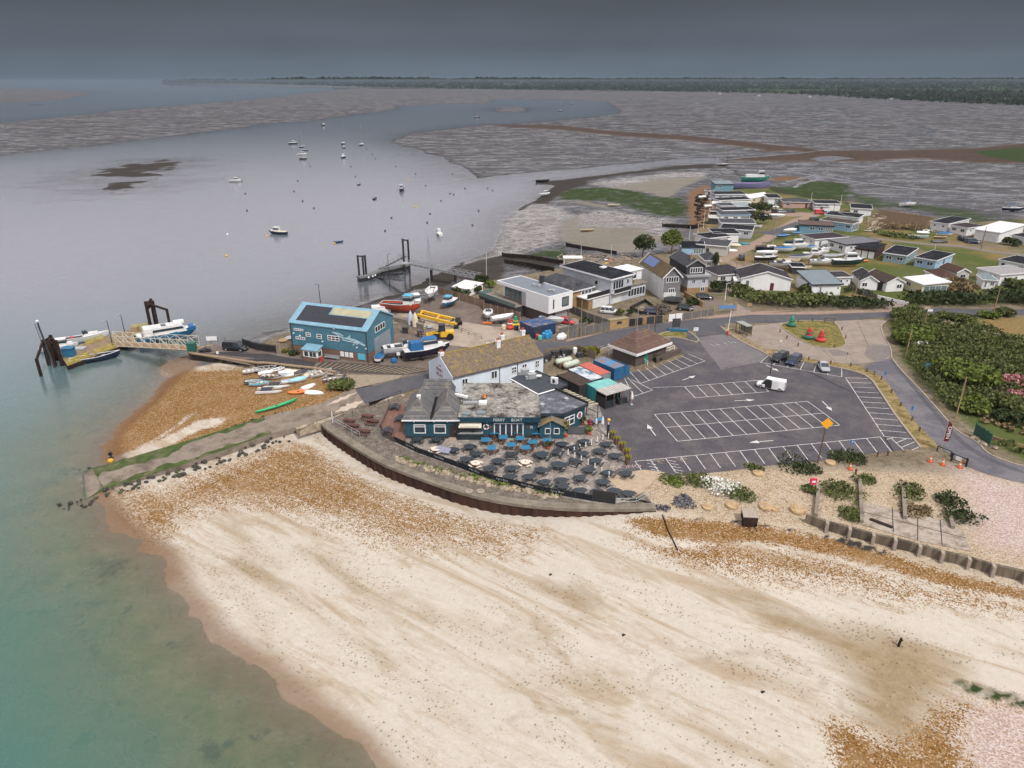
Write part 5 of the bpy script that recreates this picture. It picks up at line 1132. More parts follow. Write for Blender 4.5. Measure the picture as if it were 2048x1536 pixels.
for xx,yy in((x1+1.3,1.1),(x1+3.5,1.4)):MB().box(xx,yy,zr+.12,1.35,1.1,.26).build('skylight',GLASSB,tl.root)
MB().box(x1+3.7,5.0,zr+.2,1.3,1.0,.4).build('roof_hatch',WHITE,tl.root)
hb=MB()
for k in range(7):hb.bar((x1+.6+k*.45,4.6,zr),(x1+.6+k*.45,4.6,zr+.45),.06);hb.bar((x1+.6+k*.45,5.8,zr),(x1+.6+k*.45,5.8,zr+.45),.06)
hb.bar((x1+.5,4.6,zr+.45),(x1+3.2,4.6,zr+.45),.07);hb.bar((x1+.5,5.8,zr+.45),(x1+3.2,5.8,zr+.45),.07);hb.bx(x1+.5,x1+3.1,4.7,5.7,zr+.03,zr+.2);hb.build('roof_vent_rack',GALV,tl.root)
co_=MB().lathe((x1+3.9,7.6,zr),[(.3,0),(.26,.05),(.05,.75)],10).build('traffic_cone',ORGP);
_p=tl.loc(x1+3.9,7.6);co_.location=(0,0,0);co_.data.transform(Matrix.Translation((-(x1+3.9),-7.6,-zr)));co_.location=(*_p,zr-.06);tag(co_,'red traffic cone standing on the mossy flat pub roof','traffic cone')
def twin(x,z,w_,h_,n_=1,split=None,face='f',off=0.0):
 return tl.win('f',x,z,w_,h_,n_,off=off,bar=.12,rows=1)
for xa in(X(275),X(435)):
 w_=X(370)-X(275);f_=tl.win('f',xa,1.0,w_,1.55,1,bar=.14);MB().bx(xa,xa+w_,-.085,.0,2.1,2.2).build('transom',UPVC,f_)
tl.door('f',X(560),X(610)-X(560),2.1,mat('dark_door',(.03,.022,.02),.5,.2),z=.35,off=.02)
st_=MB();st_.bx(X(550),X(615),-1.1,-.05,-.1,.32);st_.bx(X(550),X(615),-1.6,-1.1,-.1,.15);st_.build('entrance_step',M_kerb,tl.root)
MB().bx(X(612),X(640),-.5,.24,-.2,tl.h).build('porch_wall',BLACK,tl.root)
aw=MB();aw.loft([[(X(635),-.9,2.35),(X(815),-.9,2.35),(X(815),.24,2.75),(X(635),.24,2.75)],[(X(635),-.9,2.45),(X(815),-.9,2.45),(X(815),.24,2.85),(X(635),.24,2.85)]]);aw.build('awning',mat('cream_awning',(.55,.52,.43),.8,.15,2),tl.root)
hch=MB();hch.bx(X(640),X(815),-.02,.25,1.25,2.35);hch.build('serving_hatch',GLASS,tl.root)
MB().bx(X(632),X(822),-.5,.24,-.2,1.15).build('bar_counter',mat('bar_dark',(.02,.03,.035),.6,.2),tl.root);MB().bx(X(628),X(826),-.6,.2,1.15,1.25).build('counter_top',GALV,tl.root)
MB().bx(X(652),X(795),-.955,-.91,2.46,2.72).build('awning_sign',mat('cream_sign',(.6,.55,.42),.7,.1),tl.root)
tl.win('f',X(912),.25,X(1148)-X(912),2.45,5,off=-.25,bar=.16)
[text(w_,.66,mat('sign_letters',(.55,.56,.56),.6,.05),tl.root,((X(912)+X(1148))/2+o_,-.32,tl.h+.05),(R(90),0,0),'sign_lettering')for w_,o_ in(('FERRY',-1.5),('BOAT',1.25))]
lb=MB();
for q in range(16):
 a0,a1=q*math.pi/8,(q+1)*math.pi/8;lb.m=1 if q%4==0 else 0;lb.tube((X(850)+.4*math.cos(a0),.15,2.05+.4*math.sin(a0)),(X(850)+.4*math.cos(a1),.15,2.05+.4*math.sin(a1)),.11,n=7)
lo_=lb.build('life_ring',[WHITE,REDP]);lo_.location=tl.root.location;lo_.rotation_euler=tl.root.rotation_euler;tag(lo_,'white and red life ring hung on the teal wall by the glass doors','life ring')
for xx,mm in((885,WOOD),(1180,WOOD),(1210,GALV)):MB().box(X(xx),.2,2.0,.45,.1,.45).build('wall_ornament',mm,tl.root)
MB().box(X(855),.12,tl.h-.4,.4,.25,.25).build('wall_light',UPVC,tl.root);MB().box(X(815),.1,tl.h-.3,.2,.2,.25).build('wall_light',UPVC,tl.root)
for xx in(280,438,545):MB().box(X(xx),-.1,tl.h-.35,.22,.2,.22).build('wall_light',UPVC,tl.root)
spk=MB().box(x1+.1,6.6,tl.h+1.1,2.4,.5,.35,rz=-.5).build('roof_floodlight',UPVC,tl.root)
EA,EB=cC(1490,810),cC(1650,745)
ex=House('bar_extension','teal pub extension under patched lead roof with round emblem by the car park','pub building',EA,EB,cC(1240,690),3.4)
zx=3.45
tp=lambda x_,y_,z_:P(760+x_/4,660+y_/4,z_)
roofA=[tp(1240,680,zx),tp(1470,680,zx),tp(1665,600,zx),tp(1395,482,zx),tp(1265,525,zx),tp(1215,570,zx)]
roofB=[tp(1040,395,zx+.35),tp(1265,520,zx+.35),tp(1395,480,zx+.35),tp(1500,440,zx+.35),tp(1250,330,zx+.35),tp(1180,330,zx+.35)]
bpy.data.objects.remove(ex.root)
ex=thing('bar_extension','teal pub extension under patched grey lead roofs beside the car park','pub building',(EA[0],EA[1],0));ex.location=(0,0,0)
def shrink(pts,d):
 c=(sum(p[0]for p in pts)/len(pts),sum(p[1]for p in pts)/len(pts));return[(p[0]+(c[0]-p[0])*d/dist(p,c),p[1]+(c[1]-p[1])*d/dist(p,c))for p in pts]
MB().prism(shrink(roofA,.5),-.3,zx-.02).build('wall',TEAL,ex);MB().prism(shrink(roofB,.4),-.3,zx+.2).build('rear_wall',BLACK,ex)
ra=MB().prism(roofA,zx-.02,zx+.18).build('roof',LEADR,ex);rb=MB().prism(roofB,zx+.2,zx+.45).build('roof',mat('new_felt',(.045,.050,.062),.8,.15,.6),ex)
cap_=MB()
for a,b in((roofB[0],roofB[1]),(roofB[1],roofB[2])):cap_.bar((*a,zx+.46),(*b,zx+.46),.25,.1)
cap_.build('roof_trim',UPVC,rb)
pt=MB()
for a,b in((roofA[2],roofA[3]),(roofB[3],roofB[4])):pt.bar((*a,zx+.3),(*b,zx+.3),.15,.55)
pt.build('parapet',BLACK,ex)
pt2=MB()
for a,b in((roofA[0],roofA[1]),(roofA[1],roofA[2])):pt2.bar((*a,zx+.05),(*b,zx+.05),.16,.5)
pt2.build('fascia',mat('slate_fascia',(.03,.04,.05),.6,.2),ex)
for x_,y_ in((1297,608),(1490,560)):
 q=tp(x_,y_,zx+.2);v_=MB();v_.tube((*q,zx+.15),(*q,zx+.45),.38,n=10);v_.ball((*q,zx+.5),.42,.2,10,5);v_.build('roof_vent',GALV,ex)
for x_,y_,s_ in((1160,350,1.3),(1215,385,1.5)):
 q=tp(x_,y_,zx+.5);u_=MB();u_.box(*q,zx+.95,s_,1.0,.9,rz=.35);u_.tube((q[0]+.6,q[1],zx+.9),(q[0]+1.6,q[1]+.2,zx+.8),.35,n=9);u_.box(q[0]-.7,q[1]-.3,zx+.75,.9,.6,.55,rz=.35);u_.build('air_handling_unit',GALV,ex)
q=tp(1395,425,zx+.5);u_=MB();u_.box(*q,zx+1.0,1.2,.5,1.1,rz=-.4);u_.build('air_conditioner',UPVC,ex)
f_=MB().tube((q[0]-.15,q[1]-.3,zx+1.0),(q[0]-.2,q[1]-.34,zx+1.0),.36,n=12);f_.build('fan_grille',DARKST,ex)
wa,wb_=shrink(roofA,.5)[1],shrink(roofA,.5)[2]
aw_=ang(wa,wb_);Lw=dist(wa,wb_)
def on_wall(mbf,name,m,parent=ex):
 mb=MB();mbf(mb);M_=Matrix.Translation((wa[0],wa[1],0))@Matrix.Rotation(aw_,4,'Z');mb.v=[tuple(M_@Vector(v))for v in mb.v];return mb.build(name,m,parent)
def fw(mb):
 for q_ in(0,.5,1):mb.bx(.5+Lw*.42*q_-.07,.5+Lw*.42*q_+.07,-.1,.02,1.0,2.5)
 for z_ in(1.0,2.5,1.95):mb.bx(.43,.57+Lw*.42,-.104,.02,z_-.07,z_+.07)
fo=on_wall(fw,'window',UPVC);on_wall(lambda mb:mb.bx(.5,.5+Lw*.42,-.05,.02,1.0,2.5),'pane',GLASS,fo)
em=on_wall(lambda mb:mb.tube((Lw*.76,-.02,2.0),(Lw*.76,-.08,2.0),.62,n=20),'emblem',UPVC)
def emb(mb):
 for k in range(7):mb.bar((Lw*.76-.4+.02*k,-.1,1.65+k*.12),(Lw*.76+.35-.05*abs(k-3),-.1,1.6+k*.13),.03,.07)
 mb.bar((Lw*.76-.1,-.1,1.5),(Lw*.76+.1,-.1,2.5),.04,.09);mb.bar((Lw*.76+.25,-.1,1.55),(Lw*.76-.05,-.1,2.45),.04,.06)
on_wall(emb,'emblem_lettering',MR,em)
pg=thing('pergola','pale timber slatted pergola along the bar extension side','pergola',(*tp(1600,560,2.7),0));pg.location=(0,0,0)
p0,p1,p2,p3=tp(1400,475,2.9),tp(1660,605,2.9),tp(1745,590,2.9),tp(1500,480,2.9)
mb=MB()
for k in range(9):
 t_=k/8;mb.bar((*lerp(p0,p1,t_),2.95),(*lerp(p3,p2,t_),2.95),.3,.12)
mb.build('slats',mat('pale_slats',(.36,.34,.25),.8,.2,2),pg);mb=MB();mb.bar((*p3,2.8),(*p2,2.8),.14,.2);mb.bar((*p0,2.8),(*p1,2.8),.14,.2)
mb.build('beam',OAK,pg)
for t_ in(.3,.65,1):MB().bar((*lerp(p3,p2,t_),0),(*lerp(p3,p2,t_),2.8),.14).build('post',TEAL,pg)
MB().bar((*lerp(p3,p2,.65),1.3),(*p2,1.3),.08,.1).build('rail',TEAL,pg)
kA,kB=cC(1275,872),cC(1470,872)
kk=House('garden_kiosk','small teal timber kiosk with a lichen gable roof on the terrace','kiosk',kA,kB,cC(1275,700),2.35,dp=3.0)
kk.walls(TEAL);kk.gable(mat('kiosk_roof',(.15,.135,.115),.9,.3,1.5,col2=(.26,.17,.05),thr=.56,grain=.2),1.0,'y',o=.3)
for u_ in(.22,.58):kk.win('f',kk.W*u_,.95,kk.W*.24,1.05,1,bar=.11)
dk=[cC(205,880),cC(195,600),cC(80,600),cC(0,760),cC(20,830),cC(110,880),cC(120,900),cC(190,915)]
mbd=MB().prism([p[:2]for p in dk],.04,.45);dko=mbd.build('timber_deck',ribbed('red_deck',(.15,.075,.055),.14,.8,.01,axis='X',var=.2));tag(dko,'reddish timber deck running down the left side of the teal pub','deck')
def rail(label,pts,h_,post_m,name='railing',cat='railing',n_rails=2,sp=2.0,panel=None,group=None,r=.035,z=None):
 t_=thing(name,label,cat,(*pts[0][:2],0),0,group);t_.location=(0,0,0);ps=[];rl=MB();pn=MB()
 for a,b in zip(pts[:-1],pts[1:]):
  za=a[2]if len(a)>2 else 0;zb=b[2]if len(b)>2 else 0;k=max(1,round(dist(a,b)/sp))
  for i in range(k+1):q=lerp(a[:2],b[:2],i/k);ps+=[(*q,za+(zb-za)*i/k)]if i or a is pts[0]else[]
  for i in range(n_rails):f_=h_*(i+1)/n_rails;rl.tube((*a[:2],za+f_),(*b[:2],zb+f_),r,n=5)
  if panel:pn.bar((*a[:2],za+h_*.52),(*b[:2],zb+h_*.52),.05,h_*.82)
 postrow(t_,ps,h_+(.12 if panel else 0),r*1.3,post_m)
 if n_rails:rl.build('rails',post_m,t_)
 if panel:pn.build('panel',panel,t_)
 return t_
rail('dark railing round the timber deck beside the pub',[cC(80,610,.45),cC(10,770,.45),cC(30,835,.45),cC(115,882,.45)],1.0,DARKST,sp=1.2,n_rails=3)
fenceP=[cC(115,895),cC(300,985),cC(620,1100),cC(900,1208),cC(1300,1302),cC(1700,1372),cC(1880,1398)]
fb=rail('black canvas windbreak fence curving along the terrace edge',fenceP,1.05,DARKST,'terrace_fence','fence',0,2.6,mat('windbreak_canvas',(.014,.016,.02),.8,.3,1),r=.05)
WL=mat('faint_lettering',(.30,.31,.32),.7,.1)
for i,t_ in((0,.7),(1,.55),(2,.5),(3,.2),(3,.7),(4,.3)):
 a,b=fenceP[i],fenceP[i+1];q=lerp(a,b,t_);an=ang(a,b);text('Ferry Boat',.42,WL,fb,(q[0]+.06*math.sin(an),q[1]-.06*math.cos(an),.6),(R(90),0,an),'fence_lettering')
mesh_=MB().bar((*fenceP[-1],1.0),(*cC(1700,1372),1.0),.06,1.7);tag(mesh_.build('black_screen',BLACK),'tall black screen closing the right end of the terrace windbreak','screen')
# TERRACE FURNITURE
ORD=['leftmost','second from left','third from left','fourth from left','fifth from left','sixth from left','seventh from left','eighth from left','ninth from left','tenth from left','eleventh from left','twelfth from left','thirteenth from left','fourteenth from left','fifteenth from left','sixteenth from left']
def series(pts,fmt,make,first=None):
 for i,p in enumerate(pts):make(p,fmt.format(ORD[i]if i<len(pts)-1 else('rightmost' if len(pts)>1 else 'only')),i)
CHAR=mat('charcoal_plastic',(.020,.029,.039),.55,.25,3);CRMT=mat('cream_plastic',(.58,.50,.42),.6,.1,3);BRT=mat('red_brown_wood',(.10,.042,.034),.75,.2,3);BLT=mat('blue_table_top',(.025,.15,.27),.5,.2,4)
def oct_table(m,r=1.0):
 t_=thing('picnic_table','x','picnic table');mb=MB()
 mb.lathe((0,0,.70),[(r,0),(r,.06)],8);mb.build('table_top',m,t_)
 MB().lathe((0,0,.76),[(.13,0),(.1,.06)],8).build('centre_cap',BLACK,t_)
 s0=None
 for k in range(4):
  a=k*math.pi/2+.39
  if s0 is None:s0=o=MB().box(0,0,.45,1.15*r,.34,.05).build('seat',m,t_)
  else:o=s0.copy();C.objects.link(o);o.parent=t_
  o.location=(math.cos(a)*r*1.28,math.sin(a)*r*1.28,0);o.rotation_euler=(0,0,a+math.pi/2)
 l0=None
 for k in range(4):
  if l0 is None:l0=o=MB().bar((.25,0,.68),(.72,0,.0),.10).bar((.55,0,.42),(1.4*r,0,.40),.09).build('leg',m,t_)
  else:o=l0.copy();C.objects.link(o);o.parent=t_
  o.rotation_euler=(0,0,k*math.pi/2+.39)
 return t_
def bench_table(m,L_=1.8):
 t_=thing('picnic_bench','x','picnic table');mb=MB()
 for y in(-.3,-.1,.1,.3):mb.box(0,y,.74,L_,.17,.05)
 mb.build('table_top',m,t_)
 for y in(-.72,.72):MB().box(0,y,.45,L_,.28,.05).build('seat',m,t_)
 for x in(-L_*.36,L_*.36):MB().bar((x,-.65,0),(x,-.2,.73),.09).bar((x,.65,0),(x,.2,.73),.09).bar((x,-.75,.42),(x,.75,.42),.09).build('leg',m,t_)
 return t_
def blue_table():
 t_=thing('cafe_table','x','table');MB().box(0,0,.73,1.15,1.15,.05).build('table_top',BLT,t_)
 for x in(-.48,.48):
  for y in(-.48,.48):MB().bar((x,y,0),(x,y,.71),.07).build('leg',WOOD,t_)
 return t_
def chair_p():
 t_=thing('cafe_chair','x','chair');MB().box(0,0,.45,.46,.46,.05).build('seat',BRT,t_);MB().box(-.22,0,.72,.05,.46,.45).build('backrest',BRT,t_)
 for x in(-.19,.19):
  for y in(-.19,.19):MB().bar((x,y,0),(x,y,.44),.05).build('leg',WOOD,t_)
 return t_
PRO={}
def place(key,fn,p,label,rz=0,group=None,cat=None,scale=None):
 if key not in PRO:PRO[key]=r=fn()
 else:r=dup(PRO[key])
 r.location=(p[0],p[1],p[2]if len(p)>2 else .04);r.rotation_euler=(0,0,rz);tag(r,label,cat,group)
 r.scale=(scale or 1,)*3;return r
tz=.78
for row_,pts in(('row against the teal pub windows',[(-30,0)]),('left of the blue tables',[(133,1050),(315,1020),(393,1092)]),('row along the windbreak',[(272,1155),(530,1255),(745,1340)]),('middle group below the blue tables',[(620,1172),(765,1248),(1085,1112),(1080,1268),(1262,1220)]),('front row beyond the windbreak lettering',[(955,1338),(1120,1395),(1300,1378),(1310,1440),(1500,1485),(1680,1500),(1865,1490),(2015,1520)]),('row nearest the bar extension',[(1305,990),(1540,960)]),('group right of the white bollards',[(1525,1090),(1665,1170),(1705,1065),(1775,990),(1870,1115)]),('group ending at the sandy corner',[(1495,1350),(1590,1265),(1740,1395),(1795,1295),(1990,1302)])):
 ps=[cC(298,865,tz),cC(455,865,tz)]if pts[0][0]<0 else[cU(*q,tz)for q in pts]
 series(ps,'charcoal octagonal picnic table, {} in the '+row_,lambda p,lb,i:place('oct',lambda:oct_table(CHAR),p,lb,rnd.uniform(0,.7),'octagonal picnic tables on the terrace',scale=1.0 if dist(p,cU(1085,1112,tz))<.1 or dist(p,cU(1262,1220,tz))<.1 else rnd.uniform(.77,.85)))
for q,lb in((cU(380,1190,tz),'cream octagonal picnic table by the windbreak, left of centre'),(cU(910,1180,tz),'cream octagonal picnic table in the middle of the terrace'),(cC(445,940,tz),'cream octagonal picnic table beside the folded banner near the pub')):place('octc',lambda:oct_table(CRMT),q,lb,.2,'cream picnic tables',scale=.75)
for q,lb,a in((cU(765,1105,tz),'charcoal picnic bench below the blue tables',0),(cU(1255,1080,tz),'charcoal picnic bench left of the white bollards',1.2),(cU(1435,1030,tz),'weathered grey picnic bench behind the white bollards',.5),(cU(1440,1180,tz),'long dark picnic bench set at an angle inside the bollard line',-.6)):place('bench',lambda:bench_table(CHAR),q,lb,a,'rectangular picnic benches',scale=1.1)
series([cB(870,1120,.7),cB(900,1160,.7),cB(990,1205,.7),cB(1015,1085,.7),cB(1055,1125,.7)],'red brown picnic bench, {} on the left terrace',lambda p,lb,i:place('brown',lambda:bench_table(BRT,2.0),p,lb,-.25,'red brown picnic benches'))
for q,lb in((cB(1280,1100,1.1),'dark picnic bench on the timber deck against the pub wall'),(cB(1240,1005,1.1),'dark picnic bench at the far end of the timber deck'),(cB(1185,1195,1.1),'dark picnic bench at the near corner of the timber deck')):r=place('bench',0,q,lb,1.5,'benches on the deck');r.location.z=.45
bt=[(485,965),(550,1050),(580,885),(675,937),(760,1017),(830,877),(855,947),(915,1047),(990,987),(1030,887),(1145,967)]
def bset(p,lb,i):
 place('bt',blue_table,p,lb,.05*(i%3),'blue topped tables',scale=1.18)
 for k in range(2+i%3):a=k*math.pi/2+(i%2)*math.pi;place('ch',chair_p,(p[0]+.95*math.cos(a),p[1]+.95*math.sin(a)),'red brown wooden chair drawn up to a blue table',a+math.pi,'chairs round the blue tables','chair')
series([cU(*q,.75)for q in bt],'bright blue square table, {} among the blue tables',bset)
bol=[(1365,1105),(1430,1080),(1490,1050),(1553,1025),(1612,1000),(1675,970),(1735,945),(1795,930)];bol2=[(1435,1140),(1505,1175),(1577,1215),(1650,1255),(1723,1300),(1800,1345)]
def bollard():
 mb=MB().tube((0,0,0),(0,0,1.0),.085,n=10);mb.ball((0,0,1.0),.085,.06,10,4);t_=thing('bollard','x','bollard');mb.build('post',UPVC,t_);MB().tube((0,0,0),(0,0,.1),.14,n=10).build('base',BLACK,t_);return t_
series([cU(x,y+22)for x,y in bol],'white bollard, {} in the line rising to the flower pots',lambda p,lb,i:place('bol',bollard,p,lb,0,'white bollards'))
series([cU(x,y+22)for x,y in bol2],'white bollard, {} in the line falling to the sandy corner',lambda p,lb,i:place('bol',bollard,p,lb,0,'white bollards'))
def planter():
 t_=thing('post_planter','x','planter');MB().box(0,0,.5,.5,.5,1.0).build('timber_box',WOOD,t_);leaves(mb:=MB(),(0,0,1.15),.5,.5,.4,70,.14);mb.build('plants',leafmat('yellow_plants',(.16,.15,.02),(.32,.26,.04)),t_);return t_
series([cU(1830,950),cU(1880,1010),cU(1935,1070),cU(1985,1140),cU(1995,1215)],'timber planter with yellow flowers, {} along the car park edge',lambda p,lb,i:place('pl',planter,p,lb,.3,'planters along the car park'))
rail('dark post and rope railing between terrace and car park',[cU(1795,900),cU(1860,970),cU(1930,1050),cU(1975,1130),cU(1990,1240)],.8,WOOD,sp=1.1,n_rails=1)
b_=thing('beacon_pole','black and white pole with a yellow globe at the terrace corner','beacon',cU(1790,925));MB().tube((0,0,0),(0,0,2.2),.22,.2,10).build('post',NAVY,b_);MB().tube((0,0,2.2),(0,0,2.7),.08,n=8).build('collar',UPVC,b_);MB().ball((0,0,2.95),.28,None,10,6).build('globe',YELP,b_)
def parasol():
 t_=thing('closed_parasol','x','parasol');MB().lathe((0,0,.9),[(.12,0),(.26,.3),(.2,.9),(.04,1.6)],9).build('canopy',UPVC,t_);MB().tube((0,0,.1),(0,0,.95),.04).build('pole',GALV,t_);MB().lathe((0,0,0),[(.3,0),(.25,.12)],10).build('base',GALV,t_);return t_
place('par',parasol,cU(1730,855),'closed white parasol standing by the flower pots');place('par',parasol,cC(2012,598),'closed white parasol standing by the striped shelter in the car park');place('par',parasol,cU(1665,830),'small closed white parasol near the bar ramp',scale=.7)
pole('thin white pole rising from the terrace by the kiosk',cU(1170,1040),4.2,.06,GALV,'flag_pole')
for i,(q,m_,lb)in enumerate(((cU(1590,905),LEAFL,'terracotta pot of green leaves by the bar ramp'),(cU(1595,830),leafmat('red_flowers',(.25,.03,.07),(.4,.12,.14)),'pot of red flowers beside the bar ramp'),(cU(1520,800),LEAF,'large planter of shrubs against the bar extension'),(cU(940,880),LEAFD,'potted shrub beside the glass doors'),(cU(1155,1060),LEAFD,'potted shrub at the foot of the white pole'),(cU(350,940),LEAF,'low planter below the serving hatch'),(cU(1340,930),leafmat('palm',(.12,.10,.03),(.2,.16,.05)),'tall potted palm beside the teal kiosk'))):
 t_=thing('potted_plant',lb,'potted plant',(*q,.04));h_=2.4 if 'palm' in lb else .9;MB().lathe((0,0,0),[(.26,0),(.36,.5)],10).build('pot',MATS['terracotta'],t_);leaves(mb:=MB(),(0,0,.4+h_*.5),.55,.55,h_*.5,110,.17);mb.build('foliage',m_,t_)
rp=MB().loft([[(*cU(1360,905),.1),(*cU(1570,905),.1),(*cU(1560,865),.7),(*cU(1360,865),.7)],[(*cU(1360,905),.2),(*cU(1570,905),.2),(*cU(1560,865),.8),(*cU(1360,865),.8)]]);tag(rp.build('entrance_ramp',DARKST),'dark ribbed ramp leading to the bar extension','ramp')
t_=place('bt',0,cU(1710,735,.75),'bright blue table standing outside the pergola by the car park',.3,'blue tables by the pergola');place('bt',0,cU(1645,755,.75),'lower blue table tucked under the pergola end',.3,'blue tables by the pergola',scale=.85)
bn=MB().box(0,0,.35,2.2,1.0,.5,rx=.5);o=bn.build('folded_banner',mat('striped_fabric',(.22,.22,.30),.8,.3,4));o.location=(*cC(510,985),.1);o.rotation_euler=(0,0,-.4);tag(o,'folded grey and purple banner lying against the windbreak','banner')
sb=MB();gr=MB()
for k in range(150):
 t_=rnd.random()*.86+.05;X_=60+1500*t_;Y_=1000+365*t_**.8+rnd.uniform(-12,22);q=cC(X_,Y_);r_=rnd.uniform(.15,.5);rock(sb,(*q,.05),r_)
 if k%3==0:leaves(gr,(q[0]+.4,q[1]+.3,.2),.5,.5,.25,10,.16)
tag(sb.build('edge_stones',mat('pale_stone',(.33,.27,.20),.9,.3,1.5,col2=(.18,.14,.1),thr=.55)),kind='stuff');tag(gr.build('edge_weeds',LEAFL),kind='stuff')
for k,(x,y)in enumerate(((712,1300),(805,1300))):
 o=MB().lathe((0,0,0),[(.3,0),(.55,.05),(.55,.18),(.3,.2),(.28,.05)],14).build('mooring_ring',M_kerb);o.location=(*cC(x,y),.1);tag(o,f'flat round concrete ring on the sea wall path, {("left", "right")[k]} of two','concrete ring','rings on the sea wall')
# CONTAINERS AND SERVICE YARD
def container(name,label,a,b,d,h_,side,top,ribs=True,cat='container'):
 A,B,D=cU(*a,h_),cU(*b,h_),cU(*d,h_);k=House(name,label,cat,A,B,D,h_)
 k.box('body',side,0,k.W,0,k.D,.12,h_);k.box('roof',top,-.04,k.W+.04,-.04,k.D+.04,h_,h_+.1);e_=MB()
 for x in(0,k.W):
  for y in(0,k.D):e_.bx(x-.08,x+.08,y-.08,y+.08,0,h_+.12)
 e_.build('corner_posts',side,k.root);k._pl('f',.3,k.W*.5,.3,h_-.3,0,.05,MB()).build('door',side,k.root)if k.W<4 else None;return k
cb=ribbed('blue_corrugated',(.018,.11,.24),.28,.5,.05,axis='XY',var=.05,col2=(.05,.10,.16));ct=ribbed('teal_corrugated',(.03,.26,.27),.28,.5,.05,axis='XY',var=.05);cd=ribbed('dark_corrugated',(.03,.03,.035),.25,.6,.04,axis='XY')
container('shipping_container','blue shipping container with a rust patched roof beside the toilet block',(1640,108),(1862,200),(1735,68),2.6,cb,mat('patchy_blue_roof',(.06,.19,.36),.7,.25,.8,col2=(.22,.13,.11),thr=.50))
container('shipping_container','container with a plain faded red roof behind the pub',(1485,160),(1705,268),(1590,130),2.6,ribbed('grey_corrugated',(.20,.24,.27),.28,.5,.05,axis='XY'),mat('red_roof',(.42,.10,.075),.7,.12,1))
container('shipping_container','container with a peeling white and blue roof behind the pub',(1372,208),(1612,325),(1475,168),2.6,cd,mat('peeling_roof',(.46,.48,.50),.8,.2,1.2,col2=(.07,.15,.24),thr=.52))
container('store_shed','dark store with a brown felt roof between pub and containers',(1255,268),(1488,385),(1372,222),2.7,cd,mat('brown_felt',(.06,.045,.038),.9,.25,1),cat='shed')
container('store_shed','low black store in front of the brown roofed store',(1160,300),(1290,372),(1250,262),2.2,BLACK,FELT,cat='shed')
container('shipping_container','turquoise shipping container beside the striped shelter',(1565,357),(1668,418),(1770,287),2.7,ct,mat('turq_roof',(.16,.40,.38),.7,.2,1))
s_=House('striped_shelter','open shelter with a grey and white striped roof by the car park','shelter',cU(1672,425,2.7),cU(1775,480,2.7),cU(1885,332,2.7),2.7)
s_.flat(ribbed('striped_roof',(.38,.36,.34),.55,.8,.05,axis='Y',var=.05,dark=.12),.15,.12)
for y in(0,.33,.66,1):s_.box('post',WOOD,s_.W-.1,s_.W,s_.D*y-.07,s_.D*y+.07,0,2.68)
s_.box('back_wall',BLACK,0,.08,0,s_.D,0,2.68);s_.box('side_panel',BLACK,0,s_.W,-.05,.05,0,2.0)
for y in(.05,.55):s_.box('counter',mat('bar_dark',(.02,.03,.035),.6,.2),s_.W-.8,s_.W-.15,s_.D*y,s_.D*(y+.36),0,1.1)
bf=House('blue_panel_fence','ribbed blue steel panel fence enclosing grass beside the containers','fence',cU(1830,325),cU(2018,262),cU(1740,250),2.0,dp=.1);bf.box('panel',cb,0,bf.W,0,.1,0,2.0);bf.box('side_panel',cb,bf.W-.1,bf.W,.1,4.5,0,1.9)
def tank(a,b,label):
 A,B=cU(*a,1.0),cU(*b,1.0);an=ang(A,B);L_=dist(A,B);t_=thing('gas_tank',label,'gas tank',(*A,0),an);mb=MB();r=.62
 mb.loft([[(x,rr*math.cos(q*math.pi/6),1.0+rr*math.sin(q*math.pi/6))for q in range(12)]for x,rr in((-.35,.05),(-.25,r*.6),(0,r),(L_,r),(L_+.25,r*.6),(L_+.35,.05))]);mb.build('vessel',mat('pale_green',(.42,.46,.38),.5,.1),t_,smooth=True)
 for x in(.25,.75):MB().bx(L_*x-.1,L_*x+.1,-.4,.4,0,.6).build('cradle',M_kerb,t_)
 MB().tube((L_/2,0,1.55),(L_/2,0,1.8),.15).build('valve_cap',GALV,t_)
tank((1250,128),(1390,98),'pale green gas tank, the farther of two behind the white house');tank((1335,165),(1465,128),'pale green gas tank, the nearer of two behind the white house')
KG=[(1330,262),(1362,240),(1390,222),(1420,250),(1445,232),(1400,275),(1470,215),(1500,230)]
km=[GALV,WOOD,MATS['terracotta'],DARKST,UPVC,WOOD]
for k,(x,y)in enumerate(KG):o=MB().lathe((0,0,0),[(.24,0),(.28,.1),(.28,.5),(.24,.6)],10).build('beer_keg',km[k%2*3]);o.location=(*cC(x,y),0);tag(o,'dull metal beer keg in the cluttered yard behind the white house','keg','kegs behind the white house')
def bin_():t_=thing('wheelie_bin','x','wheelie bin');MB().loft([[(-.45,-.35,.12),(.45,-.35,.12),(.45,.35,.12),(-.45,.35,.12)],[(-.6,-.45,1.15),(.6,-.45,1.15),(.6,.45,1.15),(-.6,.45,1.15)]]).build('tub',DARKST,t_);MB().box(0,0,1.2,1.25,.98,.09).build('lid',BLACK,t_);MB().tube((-.4,-.4,.1),(.4,-.4,.1),.1).build('wheel',RUBBER,t_);return t_
series([cC(1322,250),cC(1340,238),cC(1400,218),cC(1470,205)],'dark wheelie bin, {} of four behind the white house',lambda p,lb,i:place('bin',bin_,(*p,0),lb,.4,'wheelie bins',scale=1.1))
for x,y,lb in((1515,178,'tall white plastic drum in the yard behind the pub, left of two'),(1558,188,'tall white plastic drum in the yard behind the pub, right of two')):o=MB().lathe((0,0,0),[(.4,0),(.45,.2),(.45,1.2),(.15,1.4)],12).build('plastic_drum',UPVC);o.location=(*cC(x,y),0);tag(o,lb,'drum','white drums')
